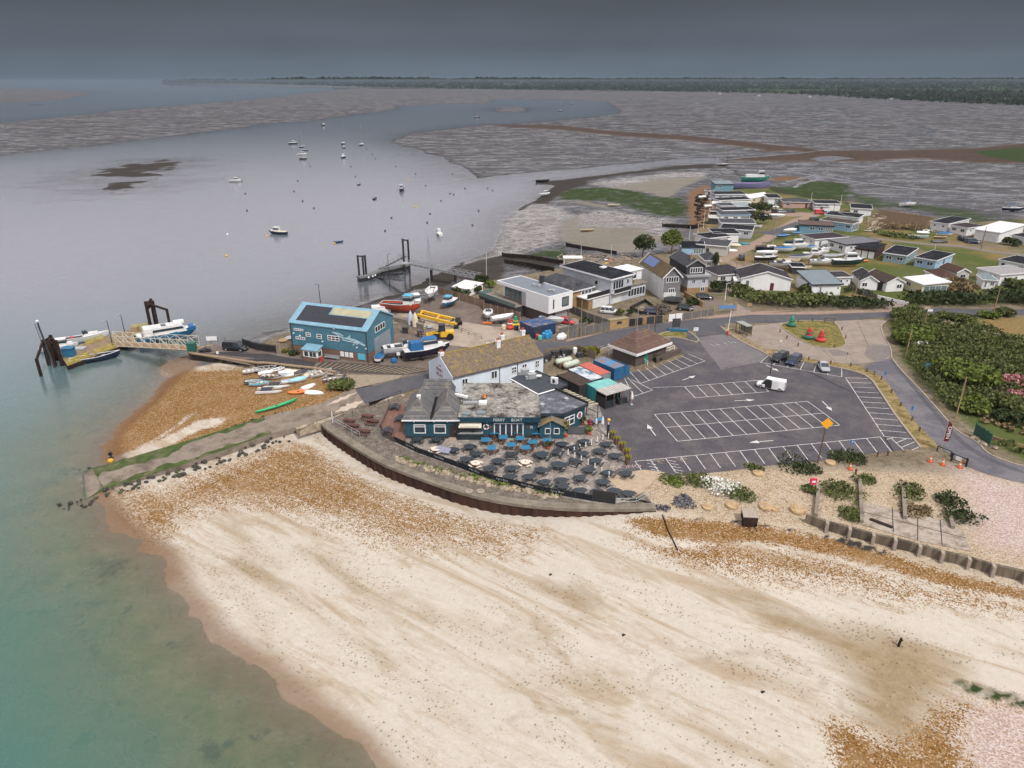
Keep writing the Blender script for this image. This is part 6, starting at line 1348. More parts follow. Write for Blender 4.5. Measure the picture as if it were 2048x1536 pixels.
for x,y,w_,m_,lb in((1450,300,1.2,WOOD,'brown crate beside the nearer gas tank'),(1395,215,1.0,MATS['terracotta'],'rusty red box among the kegs'),(1600,215,1.4,LEAFD,'heap of dark netting by the timber fence'),(1500,195,1.3,BLACK,'black plastic crate beside the white drums')):o=MB().box(0,0,.45,w_,.9,.9).box(0,0,.92,w_+.06,.96,.05).build('storage_crate',m_ if m_ is not LEAFD else DARKST);o.location=(*cC(x,y),0);o.rotation_euler=(0,0,.4);tag(o,lb,'crate')
rail('weathered timber fence behind the service yard',[cC(1320,215),cC(1440,195),cC(1580,178),cC(1720,245)],1.8,TIMBER,'timber_fence','fence',0,2,TIMBER,r=.05)
bush('yellow flowered bush by the timber fence near the road',cC(1690,190),2.6,1.3,leafmat('gorse',(.06,.07,.015),(.2,.17,.02)))
# toilet block
PB=ribbed('dark_brick',(.085,.062,.055),.09,.9,.004,axis='Z',var=.25,dark=.8)
tb=House('toilet_block','brown brick toilet block with a mossy pyramid tiled roof and deep white fascia','toilet block',cD(1300,945),cD(1482,1012),cD(1700,915),3.0)
tb.walls(PB);tb.hip(ribbed('brown_roof',(.105,.058,.048),.36,.85,.04,col2=(.12,.095,.045),axis='Z',var=.15,dark=.5),2.9,.75,UPVC,fh=.5)
DG=mat('green_door',(.01,.19,.14),.5,.1);tb.door('r',tb.D*.28,.95,2.1,DG);tb.door('f',tb.W*.35,.9,.5,DG,z=2.3,handle=False);tb.door('r',tb.D*.55,1.6,2.1,mat('dark_brown_door',(.06,.045,.04),.8,.2))  # the wide door on the right wall is plain dark brown
sk_=MB().box(tb.W*.42,tb.D*.16,4.35,.6,.5,.35,rx=.6);sk_.build('roof_vent',GALV,tb.root);MB().tube((tb.W*.5,tb.D*.75,5),(tb.W*.5,tb.D*.75,6.6),.05).build('mast',GALV,tb.root)
rw=MB().prism([cD(1650,985),cD(1848,905),cD(1845,893),cD(1640,970)],0,1.0);tag(rw.build('ramp_wall',PB),'low brown brick ramp wall to the right of the toilet block','wall')
rail('white handrail on the ramp beside the toilet block',[cD(1680,925),cD(1795,882)],1.1,UPVC,sp=1.5,r=.045);rail('white handrail at the left end of the toilet block',[cD(1268,930),cD(1300,905)],1.3,UPVC,sp=.8,n_rails=3,r=.045);rail('white handrail at the green toilet door',[cD(1545,985),cD(1580,1005)],1.0,UPVC,sp=.8,r=.045)
bush('dark shrub between the ramp wall and the toilet block',cD(1650,955),1.5,1.0,LEAFD)
# BLUE SHED AND BOAT YARD
SHB=ribbed('blue_cladding',(.062,.165,.225),.32,.45,.02,axis='XY',var=.04,dark=.82);SHR=ribbed('pale_blue_roof',(.17,.31,.40),.35,.4,.02,axis='X',var=.05,dark=.85)
sA,sB,sD=cB(432,583),cB(1030,662),cB(1183,560)
sh=House('boat_shed','large blue clad boat shed with solar panels and a whale outline on its side','boat shed',sA,sB,sD,6.0)
eh=(ztop(sA,560+345/4)+ztop(sB,560+397/4))/2;sh.h=eh;sh.D=max(sh.D,11)
bh=2.0;sh.m=SHB
sh.box('brick_base',BRICK,-.02,sh.W+.02,-.02,sh.D+.02,-.3,bh);sh.box('wall',SHB,-.06,sh.W+.06,-.06,sh.D+.06,bh,eh)
rise=2.6;sro=sh.gable(SHR,rise,'x',o=.25,t=.16,fascia=mat('blue_trim',(.24,.40,.50),.5,.05))
sl=rise/(sh.D/2);n0=math.atan(sl)
def on_roof(x0,x1,t0,t1,m,name,up=.2,parent=None,mbx=None):
 mb=MB();y0,y1=sh.D/2*t0,sh.D/2*t1;mb.prism([(x0,y0),(x1,y0),(x1,y1),(x0,y1)],[eh+sl*y0+.1,eh+sl*y0+.1,eh+sl*y1+.1,eh+sl*y1+.1],[eh+sl*y0+up,eh+sl*y0+up,eh+sl*y1+up,eh+sl*y1+up]);return mb.build(name,m,parent or sro)
PV=mat('solar_glass',(.018,.018,.028),.25,.2);on_roof(sh.W*.06,sh.W*.93,.10,.52,PV,'solar_panel');on_roof(sh.W*.06,sh.W*.42,.53,.86,PV,'solar_panel');on_roof(sh.W*.44,sh.W*.94,.56,.88,ribbed('yellowed_rooflight',(.34,.32,.21),.35,.5,.02,axis='X',var=.06,dark=.85),'roof_light',.19)
for u,z,w_,h_,n_ in((.045,.66,.125,.10,4),(.055,.27,.13,.12,4),(.20,.45,.065,.18,1),(.345,.42,.068,.2,1),(.49,.40,.155,.23,3)):sh.win('f',u*sh.W,bh+(eh-bh)*z,w_*sh.W,(eh-bh)*h_,n_,off=.07,bar=.13,rows=1 if n_==4 else 2)
sh.win('r',sh.D*.30,eh-1.5,sh.D*.38,1.3,4,off=.06,bar=.12);sh.door('r',sh.D*.24,sh.D*.62,4.2,ribbed('roller_door',(.22,.25,.29),.25,.5,.02,axis='Z',var=.04),z=.05,off=.08,name='roller_door',handle=False);sh.box('door_surround',mat('shed_blue_dark',(.03,.15,.24),.5,.1),sh.W+.06,sh.W+.16,sh.D*.86,sh.D*.93,0,4.3)
for k in(0,1):MB().tube((sh.W*(.0 if not k else 1.0),-.15,0),(sh.W*k,-.15,eh),.09,n=7).build('downpipe',DARKST,sh.root)
for u in(.64,.70,.76):sh.box('notice_board',UPVC,sh.W*u,sh.W*(u+.045),-.14,-.03,.75,1.75)
sh.box('blue_notice',mat('cyan_board',(.10,.42,.55),.5,.1),sh.W*.87,sh.W*.965,-.14,-.03,.55,1.85)
for u,z in((.03,.5),(.41,.28),(.58,.93),(.86,.2),(.98,.2),(.11,.42)):sh.box('wall_light',UPVC,sh.W*u,sh.W*u+.25,-.25,-.05,bh+(eh-bh)*z,bh+(eh-bh)*z+.25)
wl_=MB()
WP=[[(.56,.78),(.60,.74),(.66,.62),(.70,.57),(.76,.60),(.84,.56),(.92,.46),(.975,.36)],[(.68,.50),(.74,.46),(.82,.44),(.90,.42),(.96,.34),(.975,.36)],[(.72,.58),(.80,.52),(.90,.46)],[(.76,.62),(.79,.72),(.78,.62)],[(.84,.42),(.83,.34),(.81,.30)],[(.86,.42),(.87,.35),(.88,.40)],[(.56,.78),(.64,.76),(.70,.66)]]
for ln_ in WP:
 for a,b in zip(ln_[:-1],ln_[1:]):wl_.bar((a[0]*sh.W,-.09,bh+(eh-bh)*a[1]),(b[0]*sh.W,-.09,bh+(eh-bh)*b[1]),.06,.14)
wl_.build('whale_outline',mat('outline_paint',(.45,.60,.66),.6,.05),sh.root)
po=House('shed_porch','small white glazed porch with blue roof on the front of the blue shed','porch',cB(510,643),cB(645,628),cB(510,600),2.3,dp=1.8);po.a=sh.a;po.root.rotation_euler=(0,0,sh.a);
po.box('base_wall',BRICK,0,po.W,0,po.D,-.2,.9);po.box('frame',UPVC,.02,po.W-.02,.02,po.D,.9,2.4);po.win('f',po.W*.08,1.0,po.W*.32,1.2,1);po.win('f',po.W*.45,1.0,po.W*.5,1.2,2);po.win('r',.2,1.0,1.3,1.2,1);po.flat(SHR,.25,.15,tilt=.5,h=2.4);po.box('door_panel',UPVC,-.04,.0,.1,.9,0,2.2)
def wbench(label,p,rz,L_=2.4,m=GALV):
 t_=thing('park_bench',label,'bench',(*p[:2],0),rz);MB().box(0,0,.45,L_,.45,.06).build('seat',m,t_);MB().box(0,.22,.75,L_,.06,.4).build('backrest',m,t_)
 for x in(-L_*.4,L_*.4):MB().bar((x,-.18,0),(x,-.18,.44),.07).bar((x,.2,0),(x,.2,.44),.07).build('leg',m,t_)
wbench('grey timber bench against the brick base of the blue shed',cB(735,636),sh.a,3.4)
o=MB().lathe((0,0,0),[(.3,0),(.3,.9),(.1,1.05)],9).build('red_bin',REDP);o.location=(*cB(650,650),0);tag(o,'red bin beside the shed porch','bin')
o=boat('covered','small boat under a bright blue cover beside the shed roller door',(*cB(1120,645),0),1.5,3.6,1.9,GEL,GALV,lift=.5);cradle((*cB(1120,645),0),1.5,3.6,.5,'low trailer under the blue covered boat by the shed')
AY_=mat('navy_hull',(.012,.016,.035),.3,.1)
pA=cB(1330,600);boat('motor','long white open motor cruiser on props between shed and pub',(*cB(1330,612),0),.32,9.0,2.9,lift=1.0);cradle((*cB(1330,612),0),.32,8,1.0,'trailer under the white motor cruiser near the shed')
bb=boat('cuddy','navy and white cabin cruiser with a blue canvas cover near the pub',(*cB(1500,628),0),.42,9.6,3.0,AY_,GEL,lift=.7,cov=TARP,mast=1.6);cradle((*cB(1500,628),0),.42,8,.7,'trailer under the navy cabin cruiser near the pub')
cabin_blk(mb:=MB(),-3.6,-.9,1.15,1.6,1.7,.3,.9);mb.build('canvas_cover',TARP,bb)
for x,y,lb in((1270,640,'round white sign on a thin post by the cruisers'),(1740,630,'white rectangular notice at the yard entrance'),(1985,560,'small white sign on the yard fence')):sign(lb,cB(x,y),0,1.7,.7 if '1' else 1,.7 if x<1700 else(.9 if x<1800 else .4),UPVC)
o=MB().lathe((0,0,0),[(.5,0),(.6,.5),(.5,.9)],10).build('blue_drum',BLUP);o.location=(*cB(1232,660),0);tag(o,'blue drum standing under the stern of the white cruiser','drum')
t_=thing('loader','yellow wheeled loader with a dark cab in the boat yard','loader',(*cB(1620,470),0),.15)
MB().loft([[(-2.6,-.95,.7),(.4,-.95,.7),(.4,.95,.7),(-2.6,.95,.7)],[(-2.5,-.9,1.8),(.3,-.9,1.9),(.3,.9,1.9),(-2.5,.9,1.8)]]).build('chassis',YELP,t_);cabin_blk(mb:=MB(),-.7,.9,.8,1.7,1.5,.2,.9);co=mb.build('cab',GLASS,t_);MB().box(.05,0,3.25,1.5,1.6,.12).build('cab_roof',BLACK,co)
for x in(-1.7,1.5):
 for y in(-1,1):MB().tube((x,y*.75,.75),(x,y*1.2,.75),.75,n=14).build('wheel',[RUBBER],t_)
mb=MB()
for y in(-.6,.6):mb.bar((.5,y,1.7),(2.9,y,1.2),.22,.3)
mb.build('loader_arm',YELP,t_);MB().box(3.1,0,.8,.4,2.1,.9,ry=.4).build('bucket',YELP,t_);MB().box(1.2,0,1.0,1.2,.9,.8).build('front_frame',DARKST,t_);t_.rotation_euler=(0,0,math.pi+.1)
t_=thing('boat_hoist','long yellow steel boat hoist parked on the concrete ramp','boat hoist',(*cB(1410,285),0));t_.location=(0,0,0)
h1,h2,h3,h4=cB(1420,292,.6),cB(1730,368,.6),cB(1450,262,.6),cB(1760,338,.6)
mb=MB();mb.bar((*h1,1.0),(*h2,1.0),.55,.6);mb.bar((*h3,1.0),(*h4,1.0),.55,.6);mb.build('side_beam',YELP,t_)
for t in(.05,.5,.85):MB().bar((*lerp(h1,h2,t),1.1),(*lerp(h3,h4,t),1.1),.35,.4).build('cross_beam',YELP if t<.8 else BLACK,t_)
for q in(h1,h2,h3,h4):MB().box(*q,.45,1.0,.6,.85).build('wheel',RUBBER,t_)
MB().box(*lerp(h2,h4,.5),1.7,1.2,1.0,1.2).build('engine_box',DARKST,t_)
boat('fishing','red fishing boat with a white and blue wheelhouse ashore at the yard edge',(*cJ(700,1055),0),-.28,10.0,3.4,mat('red_hull',(.36,.055,.025),.4,.15),GEL,lift=.4,cov=mat('sky_blue',(.06,.33,.48),.5,.1))
boat('cuddy','white cabin boat with a boxy wheelhouse behind the red fishing boat',(*cJ(900,975),0),-1.2,6.8,2.7,lift=.7,cov=GEL)
boat('yacht','white sailing yacht with a tall mast propped bow on in the yard',(*cJ(1110,905),0),-1.62,8.8,3.0,lift=1.5,mast=14.5);cradle((*cJ(1110,905),0),-1.6,5,1.1,'dark steel cradle under the tall white yacht',DARKST,'boat cradle','boat_cradle')
boat('cuddy','blue and white small cabin boat near the yard fence',(*cJ(1350,985),0),-2.0,6.2,2.5,mat('mid_blue_hull',(.03,.13,.25),.4,.1),GEL,lift=.6,cov=mat('sky_blue',(.06,.33,.48),.5,.1))
boat('motor','white speedboat with a dark cockpit cover facing down the yard',(*cJ(1885,1150),0),-1.6,5.6,2.2,lift=.7,cov=BLACK);o=MB().box(0,0,.3,2.2,.4,.35).build('trailer_board',ORGP);o.location=(*cJ(1880,1215),0);tag(o,'orange trailer board in front of the white speedboat','trailer board');cradle((*cJ(1885,1140),0),-1.6,4.5,.7,'trailer under the white speedboat by the fence')
boat('covered','white speedboat under a white cover between the speedboat and buoys',(*cD(420,660),0),.45,5.6,2.1,lift=.6,cov=WHITE);cradle((*cD(420,660),0),.45,4.5,.6,'trailer under the white covered speedboat')
boat('covered','grey white covered boat beside the red car',(*cD(815,672),0),-.5,6.0,2.1,lift=.5,cov=mat('pale_cover',(.42,.43,.45),.7,.1));cradle((*cD(815,675),0),-.5,4.5,.5,'trailer under the pale boat beside the red car')
for x,y,m_,lb in((830,1225,mat('pale_lilac',(.42,.44,.55),.4,.1),'pale lilac dinghy hull standing on end by the yard wall'),(893,1250,GELC,'cream dinghy hull standing on end by the yard wall')):
 t_=boat('upturned',lb,(*cJ(x,y),0),1.6,3.4,1.35,m_,m_);t_.rotation_euler=(R(8),R(-82),1.3);t_.location.z=1.7
o=MB().box(0,0,1.1,1.8,1.0,2.2).box(0,0,2.22,1.9,1.1,.08).build('cream_cabinet',GELC);o.location=(*cJ(540,1300),0);tag(o,'tall cream steel cabinet at the corner of the blue shed','cabinet')
o=MB().box(0,0,.7,4.5,2.0,1.4).box(0,0,1.45,4.6,2.1,.1).build('white_site_box',UPVC);o.location=(*cJ(430,1045),0);o.rotation_euler=(0,0,.2);tag(o,'long white box behind the blue shed near the red fishing boat','storage box')
o=boat('upturned','red upturned dinghy behind the blue shed roof',(*cJ(260,1060),0),.2,3.6,1.5,REDP,REDP)
for x,y,w_,m_,lb in((760,1335,1.4,DARKST,'dark green bin by the timber rails, left of two'),(965,1385,1.4,DARKST,'dark green bin by the timber rails, right of two'),(550,1345,1.2,BLUP,'blue bin at the corner of the blue shed')):o=MB().loft([[(-w_/2.4,-.4,0),(w_/2.4,-.4,0),(w_/2.4,.4,0),(-w_/2.4,.4,0)],[(-w_/2,-.5,1.3),(w_/2,-.5,1.3),(w_/2,.5,1.3),(-w_/2,.5,1.3)]]).box(0,0,1.35,w_+.1,1.1,.1).build('yard_bin',m_);o.location=(*cJ(x,y),0);tag(o,lb,'bin')
o=MB().prism([cJ(530,1170),cJ(800,1230),cJ(1000,1290),cJ(1010,1265),cJ(810,1195),cJ(545,1135)],0,1.1).build('ramp_wall',M_conc2);tag(o,'worn concrete wall along the left side of the yard ramp','wall')
rail('timber post rails beside the loader',[cJ(650,1290),cJ(800,1350),cJ(960,1400),cJ(1040,1420)],1.1,OAK,sp=2.2,r=.06);rail('thin dark railing along the ramp beside the yellow loader',[cJ(1430,1290),cJ(1620,1360),cJ(1800,1420)],.9,DARKST,sp=2.2)
heap=[('heap of ropes and floats beside the yellow hoist',cJ(1050,1275),GALV),('dark heap of tarpaulins beside the cream dinghy',cJ(975,1200),DARKST),('pile of rusty chain behind the red fishing boat',cJ(640,960),WOOD),('scrap timber pile by the shingle at the yard edge',cJ(380,985),OAK)]
for lb,q,m_ in heap:mb=MB();[rock(mb,(rnd.uniform(-1,1),rnd.uniform(-.7,.7),rnd.uniform(.1,.5)),rnd.uniform(.25,.5))for _ in range(9)];o=mb.build('scrap_heap',m_);o.location=(*q,0);tag(o,lb,'scrap heap')
bush('yellow green bush left of the blue shed',cB(370,575),1.1,.9,leafmat('gorse',(.06,.07,.015),(.2,.17,.02)));bush('dark bush by the shed base near the porch',cB(430,600),1.3,1.0,LEAFD)
for x,y,lb in((345,490,'tan heap of coiled hose left of the shed'),(400,470,'grey block beside the hose heap left of the shed')):o=MB().lathe((0,0,0),[(.9,0),(1.1,.3),(.7,.5),(.3,.45)],10).build('hose_coil',OAK if x<380 else GALV);o.location=(*cB(x,y),0);tag(o,lb,'hose coil')
def panel_fence(label,pts,h_,m,cat='fence',name='fence',th=.08,pm=None):
 t_=thing(name,label,cat,(0,0,0));p=MB();q=[]
 for a,b in zip(pts[:-1],pts[1:]):
  p.bar((*a[:2],h_/2),(*b[:2],h_/2),th,h_);k=max(1,round(dist(a,b)/2.4))
  q+=[lerp(a[:2],b[:2],i/k)for i in range(k+1)]
 p.build('panel',m,t_);postrow(t_,q,h_+.12,0,pm or OAK,.16);return t_
BRF=ribbed('brown_fence',(.155,.105,.08),.15,.9,.01,axis='XY',var=.2);GRF=ribbed('grey_fence',(.12,.115,.115),.15,.9,.01,axis='XY',var=.16)
panel_fence('long brown board fence between the boat yard and the modern house',[cJ(1200,800),cJ(1400,860),cJ(1700,950),cJ(1830,990),cD(270,560),cD(560,640)],1.9,BRF)
panel_fence('grey board fence beside the road below the modern house',[cD(945,790),cD(1275,712)],1.9,GRF);panel_fence('grey board fence dividing the two driveways',[cD(955,575),cD(1100,640),cD(1275,700)],1.8,GRF)
panel_fence('low grey fence along the red car driveway',[cD(870,745),cD(1095,690)],1.1,GRF)
bc=House('shipping_container','dark blue container with a rust streaked roof in the boat yard','container',cD(560,740),cD(660,790),cD(840,745),2.6);bc.D=6.2;bc.box('body',ribbed('navy_corrugated',(.015,.035,.09),.28,.5,.05,axis='XY',var=.05),0,bc.W,0,bc.D,.1,2.6);bc.box('roof',mat('navy_roof',(.03,.075,.17),.7,.2,.8,col2=(.26,.17,.14),thr=.56),-.05,bc.W+.05,-.05,bc.D+.05,2.6,2.7);bc.box('door',DARKST,bc.W,bc.W+.06,bc.D*.1,bc.D*.4,.2,2.4)
def stack(lb,q,m_,s=.5,h_=1.1,name='barrel',group=None):o=MB().lathe((0,0,0),[(s*.85,0),(s,.15),(s,h_-.15),(s*.8,h_)],10).build(name,m_);o.location=(*q,0);tag(o,lb,'barrel',group)
CYB=mat('bright_blue_plastic',(.03,.22,.45),.5,.1)
for i,(x,y)in enumerate(((750,785),(775,790),(800,780),(765,765),(790,762))):stack('bright blue plastic barrel in the cluster by the navy container',cD(x,y),CYB,.5,1.3,group='blue barrels by the navy container')
for i,(x,y)in enumerate(((880,780),(900,772),(915,785),(895,795),(870,795))):stack('white plastic float in the heap by the roadside fence',cD(x,y),UPVC,.5,.8,'float','white floats by the fence')
for x,y,m_,lb in((700,790,REDP,'red plastic drum left of the blue barrels'),(720,800,mat('turq',(.08,.35,.33),.5,.1),'turquoise drum left of the blue barrels'),(740,735,UPVC,'white drum on the clutter by the navy container'),(690,770,ORGP,'orange drum beside the navy container end'),(530,720,BLACK,'black drum by the channel buoys'),(430,715,GELC,'cream drum by the red channel buoy')):stack(lb,cD(x,y),m_)
def nav(label,q,m_,s=1.0,band=None,z=0):
 t_=thing('navigation_buoy',label,'navigation buoy',(*q[:2],z));MB().lathe((0,0,0),[(.5*s,0),(1.0*s,.15),(1.05*s,.5),(.7*s,.75)],14).build('float',band or m_,t_);MB().lathe((0,0,0),[(.62*s,.75),(.5*s,1.3),(.42*s,1.9)],12).build('body',m_,t_);MB().lathe((0,0,0),[(.62*s,1.25),(.66*s,1.35),(.6*s,1.45)],12).build('collar',band or UPVC,t_);MB().lathe((0,0,0),[(.4*s,1.9),(.3*s,2.3),(.06*s,2.55)],10).build('top_cap',m_,t_)
nav('red channel buoy standing in the boat yard by the container',cD(480,712),REDP,.8);nav('green channel buoy standing in the boat yard by the container',cD(525,690),GRNP,.9,YELP)
nav('green channel buoy with a green float on the grass island',cF(185,372),GRNP,1.0,mat('dark_green',(.01,.10,.07),.5,.1),.1);nav('red channel buoy with a green base on the grass island',cF(325,470),REDP,1.2,mat('dark_green',(.01,.10,.07),.5,.1),.1);nav('all red channel buoy nearest the concrete on the grass island',cF(420,492),REDP,1.1,REDP,.1)
car('hatch','red car parked beside the grey white covered boat',cD(930,668),-.42,mat('red_car',(.42,.03,.035),.3,.05))
lamp('tall dark lamp column with a long arm behind the blue shed',cB(650,240),6.5,-1.6,.3)
van=car('van','black van parked on the quay beside the railings',cA(1885,560),-.15,mat('black_car',(.012,.013,.015),.25,.1));car('hatch','dark grey car at the shed end of the quay railings',(*cB(-10,560),0),-.2,mat('grey_car',(.05,.055,.06),.3,.1))
rail('dark railing along the far side of the quay',[cA(1690,510),cA(1800,495)],1.1,DARKST,sp=1.5);rail('black board fence with posts at the end of the quay',[cB(25,530),cB(140,565),cB(290,585)],1.7,BLACK,'quay_fence','fence',1,2.2,BLACK,r=.06);rail('dark railing on the near edge of the quay wall',[cA(1530,580),cA(1750,612),cA(2048,648),cB(200,655),cB(440,680),cB(580,700)],1.0,DARKST,sp=3.0,n_rails=1,r=.025)
o=MB().box(0,0,.9,1.6,1.3,1.8).box(0,0,1.85,1.75,1.45,.12).build('green_kiosk',mat('dark_green',(.01,.10,.07),.5,.1));o.location=(*cA(1540,568),0);tag(o,'dark green box kiosk at the shore end of the gangway','kiosk')
sign('white notice board with a slanted panel on the quay',cA(1700,515),.1,1.8,2.2,.9,UPVC,posts=2);sign('small round white sign on the quay wall edge',cA(1745,612),0,1.1,.5,.5,UPVC)
mb=MB();[mb.box(rnd.uniform(-1,1),rnd.uniform(-.6,.6),.3+.25*(i%3),.8,.5,.25,rz=i)for i in range(9)];o=mb.build('crab_pots',DARKST);o.location=(*cA(1640,578),0);tag(o,'heap of dark crab pots and netting beside the green kiosk','crab pots')
# FERRY PONTOON AND GANGWAY
RUST=mat('tarred_timber',(.028,.02,.018),.85,.35,1.2,col2=(.075,.032,.02),thr=.60);YEL2=mat('worn_yellow',(.42,.34,.06),.7,.25,1.5,col2=(.25,.20,.08),thr=.58)
wz=WATER
pp=thing('pontoon','long timber decked pontoon with worn yellow railings on the water','pontoon',(0,0,0));pz=wz+.9
pq=[cA(540,690,pz),cA(920,548,pz),cA(1240,430,pz),cA(1200,380,pz),cA(1000,410,pz),cA(840,455,pz),cA(560,545,pz),cA(480,600,pz)]
MB().prism(pq,wz-.4,pz).build('float',RUST,pp);MB().prism(pq,pz+.004,pz+.08).build('deck',ribbed('pontoon_boards',(.20,.145,.085),.2,.9,.01,axis='XY',var=.2),pp)
def yr(pts,name='railing'):
 mz=MB();ps=[]
 for a,b in zip(pts[:-1],pts[1:]):
  k=max(1,round(dist(a,b)/2))
  ps+=[(*lerp(a,b,i/k),pz)for i in range(k+1)]
  for f in(.25,.6,1.1):mz.bar((*a,pz+f),(*b,pz+f),.1,.22)
 postrow(pp,ps,1.15,.07,YEL2);mz.build('rail_bars',YEL2,pp)
yr([cA(545,685,pz),cA(720,615,pz)]);yr([cA(760,602,pz),cA(915,545,pz)]);yr([cA(690,520,pz),cA(830,475,pz)]);yr([cA(1050,400,pz),cA(1220,378,pz)]);MB().box(*cA(640,560,pz),pz+.3,2.4,1.8,.5).build('hatch',GALV,pp);MB().box(*cA(1090,410,pz),pz+.6,1.2,1.2,1.2).build('crate',OAK,pp)
def dolphin(label,base,H_,back,z0=wz-2):
 t_=thing('mooring_dolphin',label,'mooring piles',(0,0,0))
 for q in base:MB().tube((*q,z0),(*q,H_),.42,.36,8).build('pile',RUST,t_)
 mb=MB()
 for i,a in enumerate(base):
  for b in base[i+1:]:mb.bar((*a,H_-.5),(*b,H_-.5),.4,.5);mb.bar((*a,H_-2.2),(*b,H_-.4),.3,.3)
 mb.build('bracing',RUST,t_)
 for q in back:MB().bar((*q,z0),(*q,H_-1.8),.45).build('raking_pile',RUST,t_);MB().bar((*q,H_-2),(*base[0],H_-.3),.4,.4).build('raking_brace',RUST,t_)
 return t_
dolphin('dark timber dolphin with a raking strut at the left end of the pontoon',[cA(395,680,wz),cA(440,690,wz),cA(500,685,wz),cA(455,640,wz)],2.6,[cA(330,770,wz)]);dolphin('dark timber dolphin behind the white ferry at the right',[cA(1215,420,wz),cA(1270,415,wz),cA(1255,395,wz)],4.6,[cA(1370,420,wz)])
lad=MB()
p_=cA(380,560,1.0)
for s_ in(-.25,.25):lad.tube((p_[0]+s_,p_[1],wz+.5),(p_[0]+s_-.9,p_[1],6.6),.05)
for k in range(14):lad.tube((p_[0]-.25-.06*k,p_[1],wz+1+k*.65),(p_[0]+.25-.06*k,p_[1],wz+1+k*.65),.035)
t_=thing('beacon_mast','dark ladder mast with a white light at the pontoon end','mast',(0,0,0));lad.build('ladder',DARKST,t_);MB().tube((p_[0]+.5,p_[1],wz),(p_[0]-.5,p_[1],6.9),.14).build('post',DARKST,t_);MB().ball((p_[0]-.5,p_[1],7.2),.28,None,8,5).build('light',UPVC,t_)
lamp('tall pontoon lamp post nearest the gangway',(*cA(905,540,pz),pz),6.2,-.9,.4);lamp('farther pontoon lamp post behind the gangway',(*cA(1000,430,pz),pz),4.6,-.8,.3)
o=MB().box(0,0,.95,2.0,1.6,1.9).box(0,0,1.95,2.3,1.9,.12).build('blue_hut',mat('hut_blue',(.03,.13,.24),.6,.1));o.location=(*cA(560,610,pz),pz);tag(o,'small blue hut on the left end of the pontoon','hut')
gw=thing('gangway','white truss gangway sloping from the quay down to the pontoon','gangway',(0,0,0))
ga,gb=cA(930,530,pz),cA(1515,562,.1);gc,gd=cA(915,490,pz),cA(1600,530,.1)
MB().loft([[(*ga,pz+.1),(*gc,pz+.1),(*gc,pz-.1),(*ga,pz-.1)],[(*gb,.15),(*gd,.15),(*gd,-.05),(*gb,-.05)]]).build('walkway',ribbed('gangway_boards',(.26,.17,.10),.2,.9,.01,axis='X',var=.2),gw)
for s_,(a,b)in enumerate(((ga,gb),(gc,gd))):
 mb=MB();N_=8
 for k in range(N_+1):
  t_=k/N_;q=lerp(a,b,t_);z0=pz+(.1-pz)*t_;mb.bar((*q,z0),(*q,z0+2.3),.09)
  if k<N_:q2=lerp(a,b,(k+1)/N_);z1=pz+(.1-pz)*(k+1)/N_;mb.bar((*q,z0+2.3),(*q2,z1),.09)
 for f in(.05,1.1,2.3):mb.bar((*a,pz+f),(*b,.1+f),.1 if f!=1.1 else .05)
 mb.build('side_truss',mat('cream_steel',(.50,.46,.38),.6,.12,2),gw)
mb=MB()
for k in range(9):t_=k/8;mb.bar((*lerp(ga,gb,t_),pz+(.1-pz)*t_+2.3),(*lerp(gc,gd,t_),pz+(.1-pz)*t_+2.3),.07)
mb.build('cross_ties',MATS['cream_steel'],gw)
boat('motor','slim white launch with red cushions moored behind the pontoon',(*cA(700,490,wz),wz),.55,9.5,2.2,z=wz+.1,lift=-.3,cov=REDP);boat('cuddy','white cabin boat moored behind the timber dolphin',(*cA(480,560,wz),wz),.4,7.5,2.6,z=wz,lift=-.3)
boat('open','long open ferry boat with a dark hull moored in front of the pontoon',(*cA(770,645,wz),wz),.52,9.5,2.6,NAVY,GEL,z=wz,lift=-.4)
fb_=boat('motor','white and blue passenger ferry with a long cabin moored behind the gangway',(*cA(1345,470,wz),wz),.55,12.5,4.2,mat('ferry_blue',(.02,.18,.36),.4,.15),GEL,z=wz,lift=-.3,cov=BLUP)
cabin_blk(mb:=MB(),-5.0,4.2,1.75,2.0,1.7,.8,.9);co=mb.build('saloon',GEL,fb_);cabin_blk(mb:=MB(),-3.0,3.6,1.78,2.75,.5,.3,.96);mb.build('window',GLASS,co);MB().box(2.8,0,4.0,2.2,1.5,.5).build('roof_box',UPVC,co);MB().box(5.3,0,2.3,1.2,2.6,.8).build('tarpaulin',TARP,fb_)
# work jetty behind the yard
jt=thing('jetty','dark steel jetty with a lattice footbridge reaching into the channel','jetty',(0,0,0));jz=-1.4
def piles(lb,pts,top,bridge=True):
 t_=thing('mooring_piles',lb,'mooring piles',(0,0,0))
 for q in pts:MB().tube((*q,wz-2),(*q,top),.30,n=8).build('pile',BLACK,t_)
 if bridge:MB().bar((*pts[0],top-.3),(*pts[-1],top-.3),.25,.35).build('head_beam',BLACK,t_)
j=lambda X_,Y_,z=wz:cJ(X_,Y_,z)
piles('group of three dark steel piles at the outer end of the jetty',[j(130,600),j(195,605),j(228,600)],4.2);piles('pair of tall dark steel piles at the jetty bend',[j(745,505),j(815,520)],7.4)
seg=[j(110,570,jz),j(250,545,jz),j(400,480,jz),j(620,430,jz),j(800,395,jz)]
mb=MB();strip(mb,seg,1.9,jz-.5,jz);mb.build('deck',mat('jetty_deck',(.13,.13,.13),.8,.2),jt);mb=MB();strip(mb,seg,1.3,jz-1.6,jz-.5);mb.build('floats',BLACK,jt)
for q in(j(255,585,jz-.6),j(310,570,jz-.6),j(345,555,jz-.6)):MB().ball((*q,jz-.5),.3,None,8,5).build('fender',UPVC,jt)
